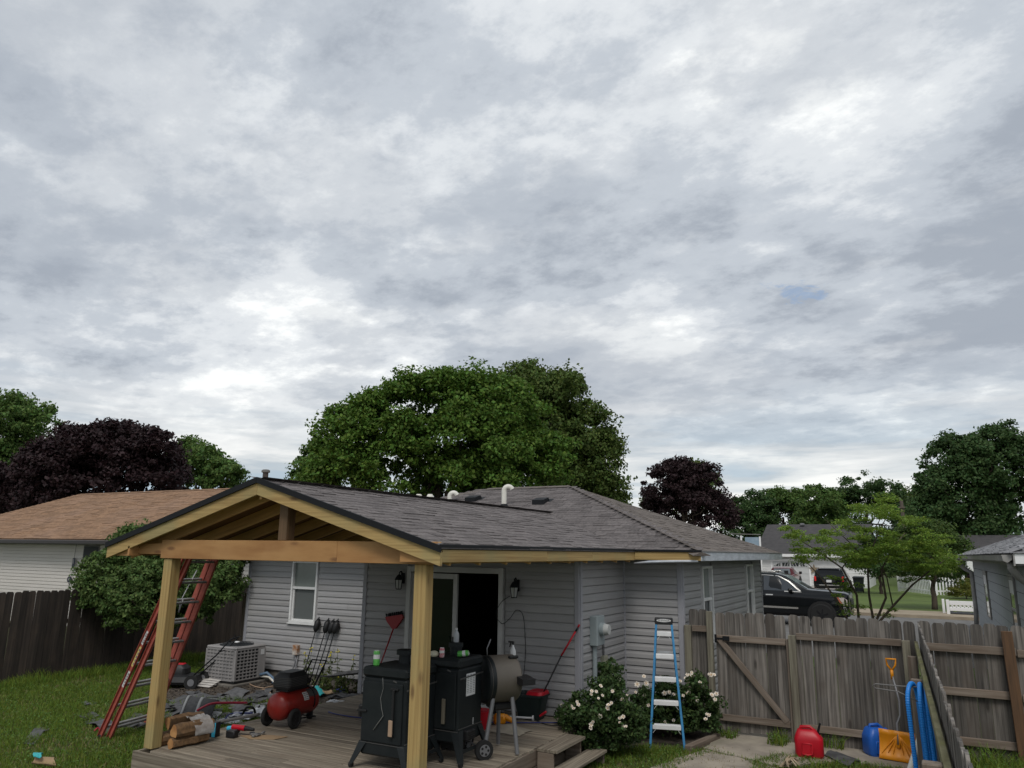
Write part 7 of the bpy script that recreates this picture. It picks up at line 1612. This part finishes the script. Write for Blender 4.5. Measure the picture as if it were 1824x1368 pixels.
# pale blue framed panel beside the garage roof
a, b = at_y(1328, 976, 50), at_y(1352, 957, 50); PB = E('framed_panel', (a.x, 50, .3), 'pale blue framed panel on posts between the two roofs', 'panel')
P('panel', MB().box(((a.x + b.x) / 2, 50, (a.z + b.z) / 2), (b.x - a.x, .04, b.z - a.z)), BACKB, PB, M=Matrix())
P('post', MB().box((b.x + .05, 50, b.z / 2), (.09, .09, b.z + .1)), WHITEP, PB, M=Matrix()); c = at_y(1320, 954, 50); P('post', MB().box((c.x, 50, c.z / 2), (.09, .09, c.z)), WHITEP, PB, M=Matrix())
P('crossbar', MB().bar((at_y(1298, 950, 50).x, 50, b.z + .22), (b.x + .1, 50, b.z + .17), .04, .05), TAUPE, PB, M=Matrix())
# utility pole
a = at_y(1618, 990, 68); up_ = E('utility_pole', (a.x, 68, .2), 'brown wooden utility pole between the distant trees', 'utility pole'); zt = at_y(1617, 888, 68).z
P('pole', MB().cyl((0, 0, 0), (-.12, 0, zt - .3), .17, .13, n=10), POLEW, up_, 40); P('insulator', MB().cyl((-.2, 0, zt - .32), (-.2, 0, zt - .1), .05, n=8), GRYMET, up_); P('crossarm', MB().box((-.12, -.15, zt - .9), (.5, .1, .1)), POLEW, up_)
# white picket fence with a corner
def pick(nm, lab, p0, p1, n, h=1.05):
    f = E(nm, ((p0[0] + p1[0]) / 2, (p0[1] + p1[1]) / 2, .21), lab, 'picket fence', 'white picket fence runs')
    d = Vector((p1[0] - p0[0], p1[1] - p0[1], 0)); u = d.normalized(); key = 'picket'
    if key not in _cache: _cache[key] = MB().prism([(0, -.045), (h - .06, -.045), (h, 0), (h - .06, .045), (0, .045)], .025).mesh('picket', WHITEP)
    for k in range(n): p = Vector((p0[0], p0[1], .36)) + d * ((k + .5) / n); O('picket', _cache[key], f, basis(p, (0, 0, 1), y=u))
    for z in (.58, 1.2): board('rail', (p0[0], p0[1] + .04, z), (p1[0], p1[1] + .04, z), .04, .09, WHITEP, f)
    for p in (p0, p1): P('post', MB().box((p[0], p[1] + .05, .95), (.14, .14, 1.3), .01), WHITEP, f, M=Matrix())
c = at_z(1661, 1064, .21); l = at_z(1602, 1056, .21); r_ = at_y(1720, 1064, c.y + 1.0)
pick('picket_fence', 'white picket fence run receding behind the small lawn tree', (l.x, l.y), (c.x, c.y), 22); pick('picket_fence', 'white picket fence run right of the corner post, in front of the dark bush', (c.x + .2, c.y + .05), (r_.x, r_.y), 9)
a = at_z(1702, 1060, .21); tag(O('grey_cabinet', MB().box((0, 0, .45), (.9, .7, .9), .03).mesh('grey_cabinet', BINM), None, T(a.x, a.y - .5, .21)), 'dark grey cabinet behind the yellow green shrub', 'cabinet')
# lattice panel by the sidewalk
a, b = at_z(1690, 1094, .21), at_z(1742, 1097, .21); yy = a.y; LP = E('lattice_panel', (a.x, yy, .21), 'low white panel with a diamond lattice beside the sidewalk', 'lattice panel'); Wd = b.x - a.x; zt = at_y(1690, 1064, yy).z - .31
for x in (0, Wd): P('post', MB().box((x, 0, zt / 2), (.12, .12, zt), .01), WHITEP, LP)
P('post', MB().box((-.16, .5, zt / 2), (.10, .10, zt), .01), WHITEP, LP)
P('top_rail', MB().box((Wd / 2, 0, zt - .13), (Wd - .13, .05, .18), .008), WHITEP, LP); P('bottom_rail', MB().box((Wd / 2, 0, .22), (Wd - .13, .05, .15), .008), WHITEP, LP)
mb = MB(); zl0, zl1 = .29, zt - .21
for s_ in (1, -1):
    x = -.5
    while x < Wd + .5:
        p0_, p1_ = (x, .01 * s_, zl0), (x + s_ * (zl1 - zl0), .01 * s_, zl1)
        if min(p0_[0], p1_[0]) > .02 and max(p0_[0], p1_[0]) < Wd - .02: mb.bar(p0_, p1_, .012, .05)
        x += .15
tag(P('lattice', mb, WHITEP, LP), kind='stuff'); mb = MB(); q = random.Random(2)
for k in range(14): mb.ell((.08 + (Wd - .16) * k / 13, .02, .06), (.07, .05, q.uniform(.05, .09)), 6, 4)
P('stone_row', mb, BINM, LP)
# wheeled bin
a = at_z(1531, 1055, .21); bn = E('wheeled_bin', (a.x, a.y, .21), 'dark grey wheeled rubbish bin at the end of the driveway', 'bin')
mb = MB(); mb.loft([rr(.25, .27, .05, .05), rr(.34, .36, .95, .05)]); P('bin_body', mb, BINM, bn, 40); mb = MB(); mb.loft([rr(.37, .40, .95, .06), rr(.37, .40, 1.0, .06), rr(.28, .3, 1.06, .06)]); P('lid', mb, BINM, bn, 40)
for x in (-.28, .28): P('wheel', MB().cyl((x - .03, -.28, .12), (x + .03, -.28, .12), .12, n=14), RUBBER, bn, 40)

# ------------------------------------------------------------------ vehicles
def ring(st):
    x, zs_, zb_, wb_, zr_, wr_ = st; zm = zs_ + (zb_ - zs_) * .45
    h = [(wb_ * .90, zs_), (wb_ * .985, zs_ + (zb_ - zs_) * .12), (wb_ * 1.0, zm), (wb_ * .985, zs_ + (zb_ - zs_) * .8), (wb_ * .955, zb_), (wr_ + (wb_ * .93 - wr_) * .15, zb_ + (zr_ - zb_) * .85), (wr_ * .92, zr_), (wr_ * .5, zr_ + .012)]
    return [(x, -a, b) for a, b in h] + [(x, a, b) for a, b in h[::-1]]
def carbody(root, sts, m): P('body', MB().loft([ring(s) for s in sts]), m, root, 35)
def sidepoly(sts, pts, off=.012, side=-1):
    """lay (x,z) points on the greenhouse or body side"""
    out = []
    for x, z in pts:
        for a, b in zip(sts, sts[1:]):
            if b[0] <= x <= a[0]: t = (x - a[0]) / (b[0] - a[0]); st = [a[i] + (b[i] - a[i]) * t for i in range(6)]; break
        rg_ = [(abs(p[1]), p[2]) for p in ring(st)[:8]]; w_ = rg_[-1][0]
        for (w0_, z0_), (w1_, z1_) in zip(rg_, rg_[1:]):
            if z0_ <= z <= z1_ and z1_ > z0_: w_ = w0_ + (w1_ - w0_) * (z - z0_) / (z1_ - z0_); break
        out.append((x, side * (w_ + off), z))
    return out
def panel(root, nm, sts, pts, m, off=.012, sides=(-1, 1)):
    for s in sides:
        q = sidepoly(sts, pts, off, s); mb = MB(); mb.add(q + [(x, y - s * .02, z) for x, y, z in q], [tuple(range(len(q)))[::-s], tuple(range(len(q), 2 * len(q)))[::s]] + [((i), (i + 1) % len(q), len(q) + (i + 1) % len(q), len(q) + i) for i in range(len(q))]); P(nm, mb, m, root)
def wheelset(root, xs, w_, rad, rim):
    for x in xs:
        for s in (-1, 1):
            y = s * (w_ - .085); mb = MB(); mb.lathe([(rad * .62, -.12), (rad * .93, -.13), (rad, -.09), (rad, .09), (rad * .93, .13), (rad * .62, .12)], 28, T(x, y, rad) @ RX(R(90))); wh = P('wheel', mb, RUBBER, root, 40)
            mb = MB(); mb.cyl((x, y + s * .05, rad), (x, y + s * .09, rad), rad * .62, n=24); 
            for k in range(6): a = 2 * math.pi * k / 6 + .3; mb.bar((x, y + s * .115, rad), (x + rad * .58 * math.cos(a), y + s * .105, rad + rad * .58 * math.sin(a)), .03, .07)
            mb.cyl((x, y + s * .1, rad), (x, y + s * .13, rad), .06, n=10); P('rim', mb, rim, wh, 40, M=WM[root.name])
            mb = MB(); ar = rad * 1.18; mb.tube([(x + ar * math.cos(a), s * (w_ - .02), rad + ar * math.sin(a)) for a in [math.pi * (k / 18 * 1.14 - .07) for k in range(19)]], .025, 6); P('wheel_arch', mb, BLKPL, root, True)
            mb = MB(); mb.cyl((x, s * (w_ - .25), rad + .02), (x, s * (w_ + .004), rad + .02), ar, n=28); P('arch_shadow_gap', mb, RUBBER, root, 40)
RIMB = mat('gloss_black_rim', (.02, .02, .022), rough=.25, metal=.3)
S = [(0, .44, .98, .80, 1.10, .76), (-.03, .40, 1.06, .90, 1.17, .84), (-.15, .36, 1.12, .97, 1.22, .90), (-.6, .34, 1.15, 1.0, 1.265, .92), (-1.30, .34, 1.18, 1.01, 1.30, .91), (-1.42, .34, 1.17, 1.01, 1.31, .88), (-2.28, .34, 1.20, 1.02, 1.80, .74), (-2.55, .34, 1.20, 1.02, 1.85, .77), (-3.6, .34, 1.21, 1.02, 1.87, .78), (-4.6, .34, 1.21, 1.01, 1.84, .77), (-4.98, .38, 1.2, .99, 1.78, .75), (-5.10, .46, 1.15, .96, 1.62, .72), (-5.16, .52, 1.0, .92, 1.2, .75)]
xf = at_y(1512, 1062, 30.4).x; SUV = E('suv', (xf, 31.4, .105), 'large black suv parked in the street, its front showing past the house', 'suv')
carbody(SUV, S, CARBLK); wheelset(SUV, (-.95, -3.92), 1.02, .405, RIMB)
panel(SUV, 'front_side_window', S, [(-1.72, 1.235), (-2.95, 1.24), (-2.95, 1.76), (-2.42, 1.75), (-2.05, 1.56)], CARGL); panel(SUV, 'rear_side_window', S, [(-3.03, 1.24), (-4.0, 1.25), (-4.0, 1.76), (-3.03, 1.77)], CARGL); panel(SUV, 'quarter_window', S, [(-4.08, 1.25), (-4.82, 1.25), (-4.75, 1.72), (-4.08, 1.76)], CARGL)
panel(SUV, 'window_trim', S, [(-1.60, 1.20), (-4.85, 1.215), (-4.85, 1.238), (-1.66, 1.228)], CHROME, .018); panel(SUV, 'window_trim', S, [(-1.62, 1.24), (-2.02, 1.585), (-2.42, 1.775), (-2.9, 1.80), (-2.9, 1.782), (-2.44, 1.752), (-2.07, 1.56), (-1.69, 1.24)], CHROME, .018); panel(SUV, 'window_trim', S, [(-2.9, 1.80), (-4.7, 1.785), (-4.7, 1.765), (-2.9, 1.782)], CHROME, .018)
panel(SUV, 'door_moulding', S, [(-1.75, .60), (-4.2, .62), (-4.2, .70), (-1.75, .66)], CHROME, .02); panel(SUV, 'door_handle', S, [(-2.62, 1.06), (-2.88, 1.06), (-2.88, 1.10), (-2.62, 1.10)], CHROME, .03); panel(SUV, 'door_handle', S, [(-3.62, 1.07), (-3.88, 1.07), (-3.88, 1.11), (-3.62, 1.11)], CHROME, .03)
panel(SUV, 'door_seam', S, [(-2.985, .40), (-2.997, .40), (-2.997, 1.2), (-2.985, 1.2)], RUBBER, .006); panel(SUV, 'door_seam', S, [(-1.60, .42), (-1.612, .42), (-1.612, 1.16), (-1.60, 1.16)], RUBBER, .006)
mb = MB(); mb.add([(-1.44, -.82, 1.325), (-1.44, .82, 1.325), (-2.22, .68, 1.79), (-2.22, -.68, 1.79)], [(0, 1, 2, 3)]); P('windscreen', mb, CARGLL, SUV)
for s in (-1, 1):
    mb = MB(); mb.ell((-1.98, s * 1.12, 1.27), (.09, .13, .085), 10, 7); mb.bar((-1.96, s * .96, 1.22), (-1.97, s * 1.08, 1.24), .06, .04); P('wing_mirror', mb, CARBLK, SUV, True)
    mb = MB(); mb.tube([(-2.5, s * .70, 1.88), (-2.6, s * .70, 1.92), (-4.4, s * .70, 1.92), (-4.5, s * .70, 1.88)], .022, 6); P('roof_rail', mb, CHROME, SUV, True)
    panel(SUV, 'headlight', S, [(-.06, .80), (-.20, .78), (-.36, 1.08), (-.18, 1.06), (-.07, .98)], LAMPCL, .012, (s,)); panel(SUV, 'turn_signal', S, [(-.24, .84), (-.30, .84), (-.41, 1.06), (-.36, 1.07)], mat('amber_lamp', (.35, .10, .05), rough=.3) if s < 0 else bpy.data.materials['amber_lamp'], .014, (s,)); panel(SUV, 'fog_trim', S, [(-.05, .50), (-.16, .46), (-.22, .74), (-.14, .74)], CHROME, .012, (s,))
mb = MB(); mb.box((.012, 0, .80), (.03, 1.1, .36), .01)
for k in range(5): mb.box((.032, 0, .68 + .06 * k), (.015, 1.05, .014))
P('grille', mb, BLKPL, SUV); P('hood_trim', MB().box((-.10, -.55, 1.115), (.02, .5, .02)), CHROME, SUV)
# minivan seen from behind
M_S = [(0, .42, .78, .74, .98, .70), (-.10, .32, .88, .90, 1.0, .84), (-.9, .28, 1.0, .98, 1.08, .88), (-1.1, .28, 1.02, .99, 1.15, .84), (-2.0, .28, 1.0, 1.0, 1.50, .72), (-2.4, .28, 1.0, 1.0, 1.56, .76), (-4.6, .28, 1.0, 1.0, 1.56, .78), (-4.9, .32, 1.0, .99, 1.53, .78), (-5.05, .36, 1.0, .97, 1.45, .80), (-5.13, .42, .95, .93, 1.1, .80)]
a = at_y(1477, 1040, 55); zc = .23; VN = E('minivan', (a.x, 57.0, zc), 'black minivan parked on the driveway with its tail lights towards us', 'minivan', None, R(90))
VN.matrix_basis = T(a.x, 55.0, zc) @ RZ(R(90)) @ T(5.13, 0, 0); WM[VN.name] = VN.matrix_basis.copy()
carbody(VN, M_S, CARBLK); wheelset(VN, (-.95, -4.05), .99, .34, GRYMET)
panel(VN, 'side_window', M_S, [(-1.75, 1.04), (-4.75, 1.05), (-4.7, 1.44), (-2.3, 1.46)], CARGL)
mb = MB(); mb.add([(-5.085, -.72, 1.06), (-5.085, .72, 1.06), (-4.965, .66, 1.46), (-4.965, -.66, 1.46)], [(0, 3, 2, 1)]); P('rear_window', mb, CARGL, VN)
for s in (-1, 1): P('tail_light', MB().box((-5.085, s * .84, .90), (.10, .16, .34), .03), TAILR, VN)
P('number_plate', MB().box((-5.15, 0, .76), (.02, .32, .16), .004), PAPER, VN); P('plate_recess', MB().box((-5.13, 0, .80), (.03, .75, .24), .01), BLKPL, VN); P('bumper_strip', MB().box((-5.165, 0, .50), (.03, 1.25, .05), .01), CHROME, VN); P('bumper', MB().box((-5.10, 0, .44), (.14, 1.75, .22), .04), CARBLK, VN); P('spoiler', MB().box((-4.98, 0, 1.53), (.2, 1.3, .05), .02), CARBLK, VN)
ftext('lettering', 'DODGE', .15, CHROME, VN, WM[VN.name] @ basis((-5.135, 0, .955), (0, -1, 0), y=(0, 0, 1)))
# dark red pickup seen from behind
a = at_y(1393, 1040, 60); PK = E('pickup_truck', (a.x, 61, zc), 'dark red pickup truck parked close to the white garage door', 'pickup truck')
PK.matrix_basis = T(a.x, 58.2, zc) @ RZ(R(90)) @ T(5.3, 0, 0); WM[PK.name] = PK.matrix_basis.copy()
PS = [(0, .5, .9, .76, 1.0, .70), (-.1, .4, 1.0, .92, 1.1, .84), (-1.3, .4, 0.98, .96, 1.06, .86), (-1.5, .4, .99, .97, 1.10, .84), (-2.15, .4, 1.0, .97, 1.46, .68), (-2.4, .4, 1.0, .97, 1.52, .70), (-3.0, .4, 1.0, .97, 1.51, .70), (-3.2, .4, 1.0, .97, 1.44, .70), (-3.26, .4, .98, .97, 1.02, .88), (-5.2, .42, .92, .96, .95, .88), (-5.3, .5, .88, .92, .91, .85)]
carbody(PK, PS, CARRED); wheelset(PK, (-.95, -4.3), .98, .38, GRYMET)
mb = MB(); mb.add([(-3.285, -.62, 1.06), (-3.285, .62, 1.06), (-3.225, .56, 1.42), (-3.225, -.56, 1.42)], [(0, 3, 2, 1)]); P('rear_window', mb, CARGLL, PK)
for s in (-.32, .32): mb = MB(); mb.box((-3.29, s, 1.17), (.01, .28, .22), .004); P('seat', mb, BLKPL, PK)
for s in (-1, 1): mb = MB(); mb.box((-2.0, s * 1.14, 1.12), (.09, .2, .20), .03); P('wing_mirror', mb, BLKPL, PK); P('tail_light', MB().box((-5.29, s * .84, .74), (.05, .12, .28), .01), TAILR, PK)
panel(PK, 'side_window', PS, [(-1.75, 1.04), (-3.15, 1.04), (-3.1, 1.42), (-2.2, 1.44)], CARGL); P('tailgate', MB().box((-5.31, 0, .72), (.03, 1.5, .34), .01), CARRED, PK); P('bumper', MB().box((-5.36, 0, .55), (.12, 1.7, .18), .03), CHROME, PK)
